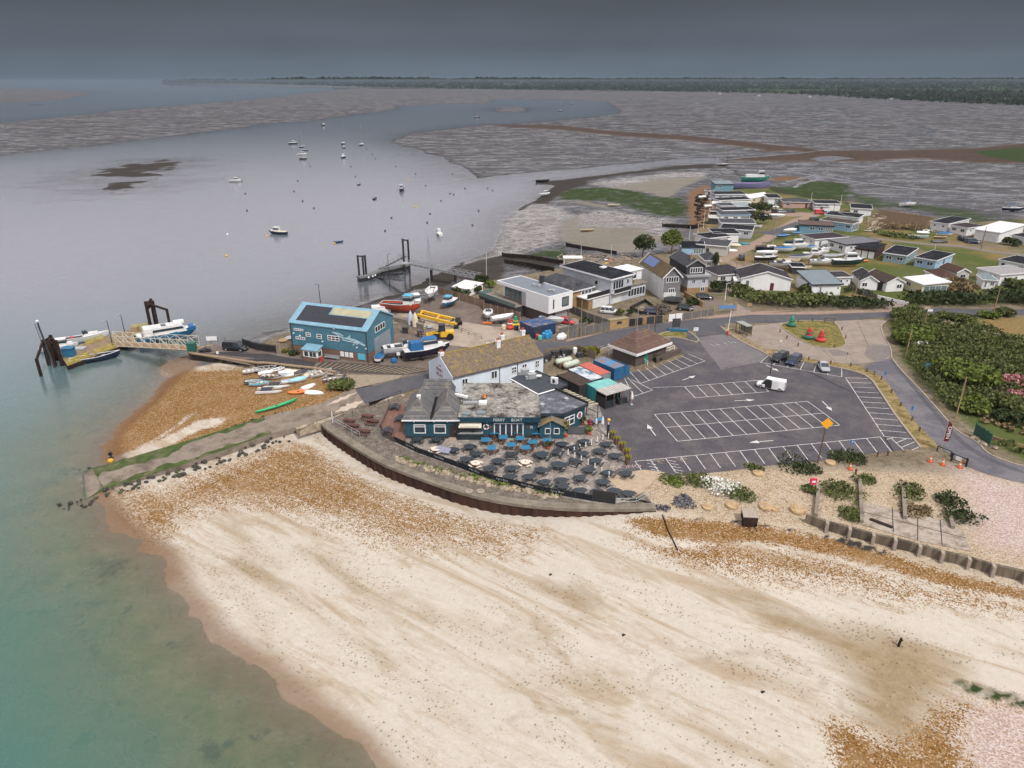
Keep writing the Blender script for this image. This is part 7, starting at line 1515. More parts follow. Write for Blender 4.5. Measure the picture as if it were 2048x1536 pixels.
def lattice(a,b,za,zb,h_,w_=1.4,nm='footbridge',m=GALV,parent=None,n_=14):
 an=ang(a,b);ox,oy=-math.sin(an)*w_/2,math.cos(an)*w_/2;mb=MB()
 for s_ in(-1,1):
  for f in(0,h_*.5,h_):mb.bar((a[0]+ox*s_,a[1]+oy*s_,za+f),(b[0]+ox*s_,b[1]+oy*s_,zb+f),.09)
  for k in range(n_):q0,q1=lerp(a,b,k/n_),lerp(a,b,(k+1)/n_);z0,z1=za+(zb-za)*k/n_,za+(zb-za)*(k+1)/n_;mb.bar((q0[0]+ox*s_,q0[1]+oy*s_,z0+(h_ if k%2 else 0)),(q1[0]+ox*s_,q1[1]+oy*s_,z1+(0 if k%2 else h_)),.07)
 mb.build(nm,m,parent);mb=MB();strip(mb,[a,b],w_,0,.01);mb.v=[(x,y,za-.05+(zb-za)*dist(a,(x,y))/max(.1,dist(a,b))+zz)for x,y,zz in mb.v];mb.build('walkway',DARKST,parent)
lattice(j(400,470,jz),j(780,390,jz),jz,1.0,1.3,parent=jt);lattice(cJ(800,400,1.0),cJ(1780,600,.8),1.0,.8,1.5,parent=jt,n_=24);MB().box(*cJ(770,385,1),1.0,2.6,2.0,.25).build('landing',GALV,jt)
MB().tube((*j(1115,640),-3),(*j(1115,640),.9),.4,n=8).build('support_pile',BLACK,jt);MB().tube((*j(1440,660),-3),(*j(1440,660),.9),.4,n=8).build('support_pile',BLACK,jt);lattice(j(400,590),j(720,720),wz+.4,-1,1.0,parent=jt,nm='boarding_ramp',m=DARKST)
MB().box(*j(560,545),wz+.3,4.5,1.6,.7).build('small_float',BLACK,jt);lamp('dark angled lamp post standing by the jetty',(*cJ(545,745,-2),-2.5),10.5,1.1,.2,BLACK)
# DINGHIES ON THE SHINGLE
BS=[('open',195,345,.35,4.2,'white dinghy at the left end of the back row',GEL,None),('open',405,320,.42,5.2,'long navy and white dinghy in the back row',NAVY,None),('upturned',425,350,.5,4.0,'white upturned dinghy between navy dinghy and the open tender',GEL,None),('rib',610,310,.75,3.6,'white inflatable tender with an oval tube in the back row',GEL,None),('upturned',720,335,.5,3.4,'white upturned dinghy behind the inflatable, left of three',GEL,None),('upturned',815,345,.55,3.4,'white upturned dinghy behind the inflatable, middle of three',GEL,None),('upturned',910,350,.6,3.4,'white upturned dinghy behind the inflatable, right of three',GELC,None),('covered',985,365,.7,3.8,'dinghy with a flat grey cover in the back row',GEL,FELTG),('upturned',730,392,-.08,3.8,'pale grey upturned dinghy lying across in front of the back row',GALV,None),('open',495,440,-.1,5.0,'white open dinghy with a grey interior',GEL,FELTG),('upturned',1100,375,1.1,4.2,'cream upturned dinghy beside the two white rowing boats',GELC,None),('open',1205,350,.75,3.8,'pale green rowing boat leaning on its neighbour',mat('pale_teal',(.32,.44,.42),.5,.1),None),('open',1285,385,.72,5.4,'large white rowing boat with grey thwarts',GEL,None),('open',240,510,.2,4.6,'grey inflatable dinghy at the left of the middle row',GALV,FELTG),('open',320,545,.15,4.6,'white dinghy with a bright blue interior',GEL,mat('sky_blue',(.06,.33,.48),.5,.1)),('covered',925,490,.45,4.0,'dinghy under a light blue cover',GEL,mat('lt_blue',(.25,.48,.58),.6,.1)),('upturned',800,485,.4,4.2,'grey blue upturned dinghy behind the light blue one',mat('grey_blue',(.28,.34,.42),.5,.1),None),('upturned',1080,575,.9,4.0,'white upturned dinghy lying alone behind the orange kayak',GEL,None),('upturned',1175,670,-.12,4.2,'white upturned dinghy nearest the ramp',GEL,None),('kayak',920,665,.2,4.6,'orange kayak beside the white upturned dinghies',ORGP,None),('open',1490,480,.4,5.2,'grey rowing boat with a dark cover lying on the grass',GALV,BLACK),('open',1475,375,.15,2.8,'small tan pram dinghy on the grass',OAK,None)]
for k,x,y,hd,L_,lb,m_,d_ in BS:boat(k,lb+' on the shingle',gW(x,y+12),hd,L_*.82,L_*.34,m_,d_ or(GEL if k!='open' else mat('inside_grey',(.38,.38,.38),.6,.1)),group='dinghies on the shingle by the quay',cov=d_,tilt=.12 if k=='open' else 0)
def cat(label,q,hd):
 t_=thing('catamaran',label,'catamaran',q,hd)
 for y in(-.95,.95):hull(mb:=MB(),4.8,.42,.45,.12,.7,double=True);mb.v=[(a,b+y,c)for a,b,c in mb.v];deck_on(mb,[(-2.3,.1,.5),(0,.2,.5),(2.3,.08,.55)])if 0 else None;mb.build('hull',GEL,t_);MB().box(0,y,.47,4.4,.3,.05).build('hull_deck',GEL,t_)
 MB().box(-.5,0,.55,2.2,1.7,.05).build('trampoline',BLACK,t_)
 for x in(-1.6,.6):MB().tube((x,-.95,.55),(x,.95,.55),.06).build('crossbeam',GALV,t_)
cat('white catamaran with a black trampoline at the front of the dinghies',gW(470,655),.12);cat('white catamaran with a sail bag behind the front catamaran',gW(590,570),.12)
g0,g1=gW(255,1020),gW(900,830);t_=MB();hull(t_,1,1,1);L_=dist(g0,g1);boat('kayak','long bright green rowing shell lying beside the ramp',((g0[0]+g1[0])/2,(g0[1]+g1[1])/2,g0[2]+.5),ang(g0,g1),L_,.7,mat('bright_green',(.02,.34,.12),.4,.1),name='rowing_shell',tilt=.0).rotation_euler=(0,-math.atan2(g1[2]-g0[2],L_),ang(g0,g1))
for x,y,lb in((1750,640,'pale boulder at the foot of the thin pole by the ramp'),(1950,875,'pale boulder at the right side of the ramp head'),(1840,915,'low pale rock beside the boulder on the ramp edge')):mb=MB();rock(mb,(0,0,.35),.6);o=mb.build('boulder',MATS['pale_stone']);o.location=gW(x,y);tag(o,lb,'boulder')
pole('thin pale pole standing by the boulder near the ramp',gW(1722,600),4.6,.06)
rail('rusty post railing along the pub side of the ramp',[(*cB(475,1240,-.9),-1.2),(*cB(620,1170,-.5),-.6),(*cB(900,1080),-.1),(*cB(1080,1020),0),(*cB(1290,930),0)],1.1,RUST,sp=3.0,n_rails=1)
mb=MB();strip(mb,[cB(455,1225,-.9),cB(660,1150,-.5),cB(900,1060,-.1),cB(1090,1005),cB(1310,915)],1.0,-1.3,-.02);o=mb.build('rubble_wall',MATS['pale_stone']);tag(o,'low rubble stone wall between the ramp and the left terrace','wall')
rail('pale railing on the left end of the sea wall',[cB(740,1140),cB(830,1190),cB(960,1260)],1.0,GALV,sp=2.2);rail('galvanised railing at the right end of the terrace',[cC(1885,1400),cC(2048,1395),P(1300,995)],1.0,GALV,sp=2.2)
MB().box(0,0,0,.1,.1,.1);pole('short white post on the left end of the sea wall',cB(742,1140),2.0,.08,UPVC)
# BOATS AND BUOYS ON THE WATER
W_=lambda X_,Y_:cI(X_,Y_,WATER)
def afloat(kind,X_,Y_,hd,L_,lb,hm=GEL,dm=GEL,**k):q=W_(X_,Y_);return boat(kind,lb,(*q,WATER),hd,L_,L_*.34,hm,dm,z=WATER,lift=-.035*L_,group='boats moored in the channel',**k)
afloat('cuddy',625,1072,2.9,7.6,'cream and dark cabin cruiser moored nearest the camera at the left',NAVY,GELC);afloat('cuddy',1912,1078,1.9,6.2,'white cabin boat moored off the jetty',GEL);afloat('fishing',1613,725,-1.5,8.6,'white wheelhouse boat with a dark hull seen end on',NAVY,GEL);afloat('cuddy',282,655,.1,7.0,'white cabin boat moored alone at the far left')
afloat('open',1400,795,1.4,4.6,'small black open boat below the wheelhouse boat',BLACK,BLACK);afloat('open',1108,1140,.4,3.6,'dark blue tender beside a yellow buoy',NAVY,BLUP);afloat('open',1273,680,1.2,3.4,'small dark dinghy near the middle of the moorings',BLACK,BLACK)
afloat('yacht',1145,352,1.5,9.5,'dark sailing yacht, left of the pair with tall masts',NAVY,GEL,mast=17);afloat('yacht',1293,362,1.5,10.0,'dark sailing yacht, right of the pair with tall masts',NAVY,GEL,mast=17);afloat('cuddy',1150,460,1.4,8.0,'white cabin boat below the left tall yacht',NAVY,GEL);afloat('cuddy',1153,385,1.4,5.5,'small dark boat just below the left tall yacht',BLACK,BLACK)
afloat('cuddy',745,352,.3,8.5,'dark motor boat at the left of the cluster of four',NAVY,GEL);afloat('yacht',818,378,1.2,7.5,'white and dark yacht with a thin mast in the cluster',NAVY,GEL,mast=14);afloat('open',838,405,.2,5.5,'low dark open boat in the cluster',BLACK,GEL);afloat('cuddy',816,440,.4,7.5,'white motor boat in the cluster',GEL);afloat('cuddy',828,475,.8,6.5,'dark motor boat nearest the camera in the cluster',BLACK,NAVY);afloat('cuddy',990,205,1.3,9,'dark boat moored under the far mudflat',BLACK,NAVY)
q=P(954,235,WATER);boat('yacht','far yacht moored off the dark spit',(*q,WATER),.3,10,3,BLACK,GEL,z=WATER,lift=-.3,mast=14);q=P(1121,223,WATER);boat('yacht','far yacht in the upper channel, left of two',(*q,WATER),.3,9,3,BLACK,GEL,z=WATER,lift=-.3,mast=18);q=P(1143,208,WATER);boat('yacht','far yacht in the upper channel, right of two',(*q,WATER),.3,11,3,BLACK,GEL,z=WATER,lift=-.3,mast=24)
BY=[(213,1250,1),(535,1095,1),(1076,1150,1),(220,1078,0),(376,887,2),(363,750,2),(335,650,2),(752,731,2),(821,810,2),(911,867,2),(782,648,2),(883,532,2),(1208,533,2),(1244,614,2),(1376,436,2),(1403,474,2),(1333,395,2),(1566,533,2),(1723,593,2),(1662,642,1),(1807,688,2),(1711,433,2),(1728,857,1),(1841,911,2),(1818,984,2),(1532,945,2),(1481,1049,2),(1928,808,2),(2030,758,2),(975,292,2),(891,268,2),(1260,197,2),(795,320,2),(2012,150,2)]
BYM=[UPVC,YELP,mat('dark_buoy',(.04,.025,.025),.6,.2)]
def mbuoy(m_):
 t_=thing('mooring_buoy','x','mooring buoy');MB().ball((0,0,.18),.55,.5,10,6).build('float',m_,t_);MB().tube((0,0,.6),(0,0,.95),.07).build('ring',GALV,t_);return t_
for x,y,k in BY:
 q=W_(x,y);col_=('white','yellow','dark')[k];px,py=400+x/4,200+y/4
 place(f'mb{k}',lambda:mbuoy(BYM[k]),(*q,WATER),{0:'small white mooring buoy floating alone at the left',1:'x',2:'small dark round mooring buoy floating on the grey channel'}[k]if k!=1 else 'yellow topped mooring buoy, '+{213:'nearest the camera at the left',535:'beside the cream cabin cruiser',1076:'beside the dark blue tender',1662:'above the white wheelhouse boat',1728:'right of the small black boat'}[x],0,'mooring buoys in the channel',scale=.8)
for x,y in((900,388),(930,377),(985,381),(957,422),(975,377),(905,349),(945,451),(1212,347),(1288,338)):place('mb2',0,(*P(x,y,WATER),WATER),'small dark round mooring buoy floating on the grey channel',0,'mooring buoys in the channel',scale=.8)
q=G(1090,392);boat('cuddy','white cabin boat grounded on the weedy point',q,.6,6.5,2.4,lift=.2);q=gK(1100,572);boat('open','tan dinghy lying on the sandy mud bay',q,.1,5,1.8,OAK,GELC);q=gK(1310,370);boat('open','cream dinghy lying by the green algae',q,.1,5.5,1.9,GELC,GELC);q=gK(740,178);boat('open','dark skiff lying on the seaweed point',q,.1,8,2,BLACK,BLACK)
for x,y,lb,m_ in((1815,414,'white yacht with a leaning mast grounded on the mud',GEL),(2025,423,'dark yacht grounded on the mud at the far right',NAVY)):q=G(x,y);boat('yacht',lb,q,.2 if x<1900 else-.3,8.5,2.8,m_,GEL,lift=.4,mast=12,cov=BLUP)
q=G(1447,331);boat('yacht','small dark yacht in the creek below the shingle spit',q,.1,8,2.6,BLACK,GEL,lift=-.2,mast=10)
# HOUSES ALONG THE ROAD
GW=ribbed('pale_grey_boards',(.40,.42,.46),.3,.6,.012,axis='Z',var=.04);DKB=ribbed('dark_stained_boards',(.035,.034,.036),.25,.7,.01,axis='Z',var=.1);TAN=ribbed('tan_brick',(.27,.17,.085),.09,.9,.004,axis='Z',var=.14,dark=.9);GARD=ribbed('white_garage_door',(.58,.58,.58),.28,.5,.01,axis='Z',var=.03)
def zb(p,c):return ztop(p,c)
b=cD(790,682);zt=ztop(b,480+455/4);zm=ztop(b,480+585/4)
mh=House('modern_house','white boxy modern house over a dark base with a glass balcony','house',cD(375,328,zt),cD(790,460,zt),cD(968,408,zt),zt)
mh.box('upper_wall',UPVC,mh.W*.58,mh.W,0,mh.D,zm,zt);mh.box('upper_wall',WHITE,0,mh.W*.58,mh.D*.25,mh.D,zm,zt-.5);mh.box('canopy',UPVC,-.1,mh.W*.58,0,mh.D,zt-.55,zt);mh.box('lower_wall',PB,mh.W*.45,mh.W-1.0,.6,mh.D-.3,-.3,zm)
mh.box('roof',mat('grey_membrane',(.13,.15,.18),.5,.15,.5),.25,mh.W-.25,.25,mh.D-.25,zt,zt+.06);[mh.box('parapet',UPVC,*q,zt,zt+.22)for q in((0,mh.W,0,.25),(0,mh.W,mh.D-.25,mh.D),(0,.25,.25,mh.D-.25),(mh.W-.25,mh.W,.25,mh.D-.25))]
mh.win('f',mh.W*.05,zm+.1,mh.W*.40,zt-zm-.8,4,DARKST,GLASSB,off=-mh.D*.25+.02);mh.box('grey_panel',GALV,mh.W*.50,mh.W*.58,-.02,.3,zm,zt-.5);mh.win('r',mh.D*.55,zm+.9,mh.D*.28,zt-zm-1.6,1,DKB,GLASSB,bar=.25);mh.win('r',mh.D*.18,zm+.9,.35,zt-zm-1.6,1,BLACK);mh.box('garage_door',GALV,mh.W-.95,mh.W-.85,mh.D*.4,mh.D*.9,0,zm-.3)
tl_=lambda p:((p[0]-mh.A[0])*math.cos(mh.a)+(p[1]-mh.A[1])*math.sin(mh.a),-(p[0]-mh.A[0])*math.sin(mh.a)+(p[1]-mh.A[1])*math.cos(mh.a))
ta,tb_=tl_(cD(232,432,zm)),tl_(cD(605,512,zm));ty=max(-4.5,min(ta[1],tb_[1]));tx0,tx1=max(ta[0],-9),tb_[0]
mh.box('terrace_base',DKB,tx0,tx1,ty,mh.D*.3,-.3,zm-.25);mh.box('terrace_deck',M_conc,tx0,tx1,ty,mh.D*.25,zm-.25,zm-.15);GGL=mat('green_glass',(.10,.17,.16),.15,.1);mh.box('balustrade',GGL,tx0,tx1,ty,ty+.05,zm-.15,zm+.7);mh.box('balustrade',GGL,tx0,tx0+.05,ty,mh.D*.25,zm-.15,zm+.7);mh.win('f',tx0+1.5,.3,(tx1-tx0)*.3,zm-1.0,2,BLACK,off=-ty+.0)if ty<0 else None
mh.box('chimney',DARKST,mh.W*.42,mh.W*.47,mh.D*.9,mh.D*1.02,zm,zt+1.9)
for x,y in((.48,.45),(.55,.5),(.8,.4),(.84,.45)):mh.box('roof_vent',GALV,mh.W*x,mh.W*x+.8,mh.D*y,mh.D*y+.8,zt+.06,zt+.6)
def dpt(x,y):return cD(x,y)
h2=House('tan_house','tan brick house with a grey hipped roof, rooflights and black glass balcony','house',cD(970,545),cD(1135,500),cD(860,440),5.2,dp=13);h2.h=ztop(h2.A,480+410/4);h2.walls(TAN);r2=h2.hip(FELTG,2.3,.45,UPVC,fh=.2)
for y,x in((2.5,-.1),(5,-.1),(8,-.1),(10.5,-.1)):MB().box(.55,y,h2.h+.55,.9,1.6,.12,ry=-.65).build('roof_light',PV,r2)
MB().box(h2.W*.5,1.0,h2.h+.95,1.8,1.1,.12,rx=.75).build('solar_panel',PV,r2);h2.win('f',h2.W*.45,h2.h-2.6,h2.W*.5,2.2,3,bar=.14);h2.box('garage',TAN,h2.W*.3,h2.W*1.75,-3.6,0,-.2,2.6);h2.box('garage_roof',UPVC,h2.W*.22,h2.W*1.85,-3.9,.3,2.6,2.85);h2.box('balcony_panel',BLACK,h2.W*.22,h2.W*1.4,-3.8,-3.7,2.85,3.9);h2.box('balcony_panel',BLACK,h2.W*1.32,h2.W*1.4,-3.7,0,2.85,3.9);h2.box('garage_door',GARD,h2.W*.5,h2.W*1.35,-3.68,-3.55,0,2.3)
a3=cD(1280,515);z3=ztop(a3,480+318/4);h3=House('pale_grey_house','large pale grey boarded house with a black sloping roof and balcony','house',a3,cD(1450,465),cD(945,390),z3,dp=17);h3.walls(GW);h3.flat(FELT,.5,.3,UPVC,tilt=.3)
h3.win('f',h3.W*.08,z3-2.7,h3.W*.5,2.2,4,bar=.12);h3.box('balcony',BLACK,.2,h3.W*.8,-1.1,-1.0,z3-3.4,z3-2.4);h3.box('balcony_floor',UPVC,.2,h3.W*.8,-1.1,0,z3-3.6,z3-3.4);h3.box('garage_door',GARD,h3.W*.06,h3.W*.5,-.07,0,.05,z3-4.2);h3.win('l',h3.D*.25,z3-2.2,1.2,1.2,1);h3.win('f',h3.W*.72,z3-2.0,.9,1.2,1);h3.box('skylight',UPVC,h3.W*.7,h3.W*.9,8,9.2,z3+.4,z3+.75)
h3b=House('glass_house','pale house with a glazed ground floor and cluttered roof terrace','house',cD(1415,475),cD(1560,440),cD(1500,260),3.4,dp=6);h3b.walls(GW);h3b.flat(M_conc2,.3,.2);h3b.win('f',.2,.6,h3b.W-.4,2.1,6,bar=.12);h3b.box('upper_wall',UPVC,h3b.W*.4,h3b.W+2,3.5,9,3.4,6.0);h3b.box('upper_roof',UPVC,h3b.W*.2,h3b.W+2.3,3.2,9.2,6,6.2);h3b.win('f',h3b.W*.5,3.9,h3b.W*.5,1.7,3,off=-3.5)
for k in range(6):MB().box(h3b.W*(.12+.13*k),1.2+(k%3)*.9,4.0,.5,.5,.85,rz=k).build('terrace_chair',(OAK,UPVC,BLACK)[k%3],h3b.root)
a4=cD(1697,478);z4=ztop(a4,480+292/4);h4=House('boarded_gable_house','tall grey boarded house with a white bargeboard gable and roof solar panels','house',a4,cD(1832,470),cD(1455,330),z4,dp=16);h4.walls(TIMG);h4.box('side_wall',WHITE,-.05,0,0,h4.D,0,z4);r4=h4.gable(mat('mossy_tiles',(.105,.075,.05),.9,.3,1.2,col2=(.13,.105,.05),thr=.55),2.3,'y',fascia=UPVC,gm=TIMG,o=.45);h4.win('f',h4.W*.13,z4-1.6,h4.W*.74,1.5,5,bar=.13);h4.win('f',h4.W*.33,z4-4.6,h4.W*.36,1.5,3,bar=.12);h4.door('f',h4.W*.06,h4.W*.72,1.9,GARD,name='garage_door');h4.win('l',2,z4-2.2,3,1.4,3)
PVB=ribbed('solar_blue',(.045,.085,.22),1.05,.3,.01,axis='Y',var=.1,dark=2.2)
MB().prism([(.2,h4.D*.5),(h4.W*.42,h4.D*.5),(h4.W*.42,h4.D*.95),(.2,h4.D*.95)],[z4+.3,z4+2.0,z4+2.0,z4+.3],[z4+.42,z4+2.15,z4+2.15,z4+.42]).build('solar_panel',PVB,r4)
cc=lambda X_,Y_,z=0:cY(X_,Y_,z)
a5=cY(1620,560);z5=ztop(a5,500+345/6.4);h5=House('dark_topped_house','grey house with a dark upper storey and brick base beside the drive','house',a5,cY(1885,545),cY(1400,300),z5,dp=12);zz=ztop(a5,500+485/6.4);h5.box('brick_base',TAN,0,h5.W,0,h5.D,-.2,zz);h5.box('middle_wall',GW,0,h5.W,0,h5.D,zz,z5);h5.box('ledge',GALV,-.6,h5.W+.3,-.7,h5.D*.5,z5,z5+.45);h5.box('upper_wall',DKB,-.3,h5.W*.85,.8,h5.D,z5+.4,z5+2.7)
h5.gable(FELTG,1.6,'y',h=z5+2.7,x0=-.3,x1=h5.W*.85,y0=.8,gm=DKB,fascia=GALV);h5.win('f',h5.W*.12,z5+.8,h5.W*.6,1.5,5,off=-.8,bar=.14);chimney(h5.W*.3,3,z5+3,z5+5.1,1,.6,.6,TAN,h5.root)
for u in(.2,.68):h5.win('f',h5.W*u,z5-1.8,h5.W*.17,1.2,2)
h5.win('f',h5.W*.64,.5,h5.W*.2,1.2,2)
gb_=House('garage_block','flat roofed tan block garage by the road','garage',cD(1278,714),cD(1424,692),cD(1222,640,2.0),2.0);gb_.walls(mat('tan_block',(.33,.22,.11),.9,.15,1.5));gb_.flat(mat('tan_felt',(.25,.21,.13),.9,.2,1),.1,.15);gb_.win('f',gb_.W*.38,1.0,gb_.W*.25,.6,1,DARKST)
for a,b,h_,m_,lb in((1428,1540,1.7,BLACK,'black gate beside the tan garage'),(1566,1700,1.7,DARKST,'dark grey gate between brick pier and white gate'),(1745,1858,1.7,UPVC,'white panel gate in the roadside fence')):panel_fence(lb,[cD(a,690-(a-1428)*.12),cD(b,690-(b-1428)*.12)],h_,m_,'gate','gate')
panel_fence('brick pier between the black gate and the dark grey gate',[cD(1540,676),cD(1566,673)],1.7,TAN,'wall','brick_pier',.6);panel_fence('dark fence right of the white gate',[cD(1860,640),cD(2005,616),cE(910,282)],1.6,GRF);panel_fence('tan wall beside the dark topped house drive',[cY(1590,590),cY(1830,730)],1.3,MATS['tan_block'],'wall','garden_wall',.25)
tr=thing('trampoline','black round trampoline with a net edge in the front garden','trampoline',cD(1785,500));MB().lathe((0,0,0),[(2.4,.9),(2.5,.95),(2.3,1.0)],18).build('mat',BLACK,tr);[MB().tube((2.3*math.cos(k),2.3*math.sin(k),0),(2.3*math.cos(k),2.3*math.sin(k),1.4),.05).build('leg',DARKST,tr)for k in(0,1.57,3.14,4.71)]
pgd=rail('black timber raised beds and steps in front of the glazed house',[cD(1440,560),cD(1530,600),cD(1640,560),cD(1560,500),cD(1440,560)],.9,BLACK,'raised_beds','garden frame',3,2,BLACK,r=.06)
sheet('drive',[cD(1215,625),cD(1290,700),cD(1420,640),cD(1300,560),cD(1060,590)],-.03,mat('drive_pave',(.16,.13,.11),.9,.2,1,grain=.1));sheet('drive',[cD(870,740),cD(1100,690),cD(1000,620),cD(850,640)],-.03,M_conc);sheet('drive',[cE(650,260),cE(900,210),cE(1000,200),cE(880,120),cE(640,180)],-.03,MATS['drive_pave']);sheet('drive',[cE(1000,200),cE(1100,190),cE(1240,265),cE(1080,280)],-.028,MATS['track_grit'])
cw=mat('white_car',(.6,.6,.6),.25,.05);cbk=mat('black_car',(.012,.013,.015),.25,.1);cnv=mat('navy_car',(.015,.022,.06),.25,.1);csl=mat('silver_car',(.36,.38,.40),.3,.05,metal=.3);cgr=mat('green_car',(.04,.055,.055),.35,.1)
for k,q,hd,m_,lb in(('suv',cD(1275,585),-.25,cw,'white SUV on the drive beside the tan garage'),('hatch',cD(1620,590),-.1,cnv,'dark blue car behind the dark grey gate'),('estate',cE(835,152),-.1,cbk,'black car on the drive of the dark topped house'),('hatch',cD(1880,560),-.2,cbk,'black car partly behind the white gate'),('suv',cE(1435,640),-2.4,cbk,'black SUV at the left end of the bays by the turning circle'),('suv',cE(1545,665),-2.3,cnv,'navy SUV next to the black SUV in the car park'),('saloon',cE(1785,712),-1.72,csl,'silver saloon alone in the bays by the grass verge'),('suv',cG(740,1075),1.3,cbk,'dark 4x4 beside the sandy track near the boats'),('hatch',cG(1225,515),.2,csl,'silver car on the dirt beside the dark cars'),('estate',cG(1335,510),.3,cgr,'grey green estate car right of the silver car'),('hatch',cG(1140,510),.9,cnv,'dark car left of the silver car'),('hatch',cG(1795,535),.3,csl,'grey car right of the red van'),('van',cG(1690,530),.1,MATS['red_car'],'red van parked behind the black roofed blue chalet'),('estate',cG(1625,610),.2,cbk,'black car at the left end of the pale blue chalet'),('suv',cH(1335,715),-1.4,cbk,'dark SUV in front of the white garage chalet, left of two'),('suv',cH(1448,745),-.3,cnv,'dark SUV in front of the white garage chalet, right of two')):car(k,lb,q,hd,m_)
wv=car('panelvan','white van with an open sliding door standing in the car park',cE(1365,865),2.62,WHITE);MB().bx(-.2,.9,.955,1.0,.35,1.75).build('open_doorway',BLACK,wv);MB().bx(-1.4,-.3,1.0,1.06,.3,1.8).build('sliding_door',WHITE,wv);[MB().tube((-2.2+x,-.7,2.1),(-2.2+x,.7,2.1),.04).build('roof_bar',GALV,wv)for x in(.3,1.5)];MB().bx(-2.56,-2.48,.2,.75,.7,1.8).build('ladder',GALV,wv)
# CHALETS
BLC=mat('pale_blue_wall',(.27,.40,.54),.7,.06,.5);TLC=mat('teal_grey_wall',(.12,.24,.30),.7,.06,.5);GBC=mat('sage_blue_wall',(.20,.29,.32),.7,.06,.5);PNK=mat('pink_wall',(.42,.27,.23),.8,.06,.5);DBR=mat('dark_brown_wall',(.06,.035,.03),.8,.15);LGC=mat('pale_stone_wall',(.40,.39,.36),.8,.1,.6,streak=True);WRF=mat('white_roof',(.60,.59,.59),.6,.1,.6);MTL=ribbed('grey_metal_roof',(.13,.165,.185),.5,.5,.02,axis='X',var=.06);SLT=mat('charcoal_roof',(.036,.033,.038),.9,.25,.8,col2=(.055,.048,.05),thr=.56)
def chalet(cr,a,b,d,h_,wm_,rt,rm,lab,wins='ww',fas=UPVC,rise=1.2,side='',cat='chalet'):
 D_=cr(*d)if hasattr(d,'__len__')else(0,0);k=House('chalet',lab,cat,cr(*a),cr(*b),D_,h_,dp=None if hasattr(d,'__len__')else d);k.walls(wm_)
 if rt=='f':k.flat(rm,.35,.22,fas,tilt=.15)
 elif rt=='m':k.flat(rm,.4,.2,fas,tilt=rise)
 elif rt=='h':k.hip(rm,rise,.4,fas,fh=.18)
 else:k.gable(rm,rise,rt,fascia=fas,gm=wm_)
 for fc,sp,L_ in(('f',wins,k.W),('r',side,k.D)):
  n_=len(sp)
  for i,c in enumerate(sp):
   u=L_*(i+.5)/n_;w_=min(1.7,L_/n_*.62)
   if c=='w':k.win(fc,u-w_/2,h_-1.65,w_,1.1,2)
   elif c=='s':k.win(fc,u-w_/4,h_-1.3,w_/2,.7,1)
   elif c=='t':k.win(fc,u-w_*.3,.4,w_*.6,h_-.9,1,glass=GLASSB)
   elif c=='g':k.win(fc,u-L_/n_*.45,.3,L_/n_*.9,h_-.7,4,glass=GLASSB)
   elif c=='d':k.door(fc,u-.45,.9,2.0,DKB)
   elif c=='D':k.door(fc,u-.45,.95,2.0,mat('maroon_door',(.10,.015,.02),.5,.1))
   elif c=='G':k.door(fc,u-min(2.2,L_/n_)*.45,min(4.4,L_/n_*.85),2.1,GARD,name='garage_door')
 return k
A3=chalet
A3(cG,(728,1440),(1322,1455),9,3.2,WHITE,'y',SLT,'white bungalow with a dark gable roof and a maroon door','t_D_',rise=1.9);A3(cG,(1575,1512),(1922,1505),(1330,1400),2.9,WHITE,'m',MTL,'white house with a large grey metal sloping roof','_t__s',BLACK,1.3);A3(cG,(450,1372),(800,1340),8,2.6,WHITE,'h',SLT,'white bungalow with a dark hipped roof beside the dark topped house','wtw',rise=1.7);A3(cG,(300,1185),(470,1185),7,2.5,LGC,'h',FELTG,'small grey hipped bungalow behind the dark topped house','ww',rise=1.6)
A3(cG,(195,1005),(552,1037),9,3.0,LGC,'f',FELTG,'pale chalet with a grey flat roof and two skylights','_d__',side='d');A3(cG,(15,1015),(285,1020),6,2.4,BLC,'x',FELT,'blue grey chalet with a dark roof in front of the skylight chalet','_g');A3(cG,(330,925),(600,895),7,2.8,WHITE,'f',FELT,'white chalet with a black flat roof behind the skylight chalet','_w');A3(cG,(400,868),(700,870),8,2.9,WHITE,'f',FELT,'white chalet with black flat roof and windows on its track end','w_',side='tww');A3(cG,(480,800),(850,828),8,2.9,GW,'f',FELT,'pale grey chalet with a black roof above the track corner','_ww');A3(cG,(490,742),(888,750),7,3.2,LGC,'m',FELTG,'chalet with a grey roof and pinkish grey wall','w_w',rise=.3);A3(cG,(490,655),(830,655),7,3.6,UPVC,'f',FELTG,'white chalet with pale blue trim and wide glazed corner','wwg',BLC);A3(cG,(510,570),(885,560),6,2.7,DKB,'f',FELT,'dark flat roofed chalet behind the glazed corner chalet','w_')
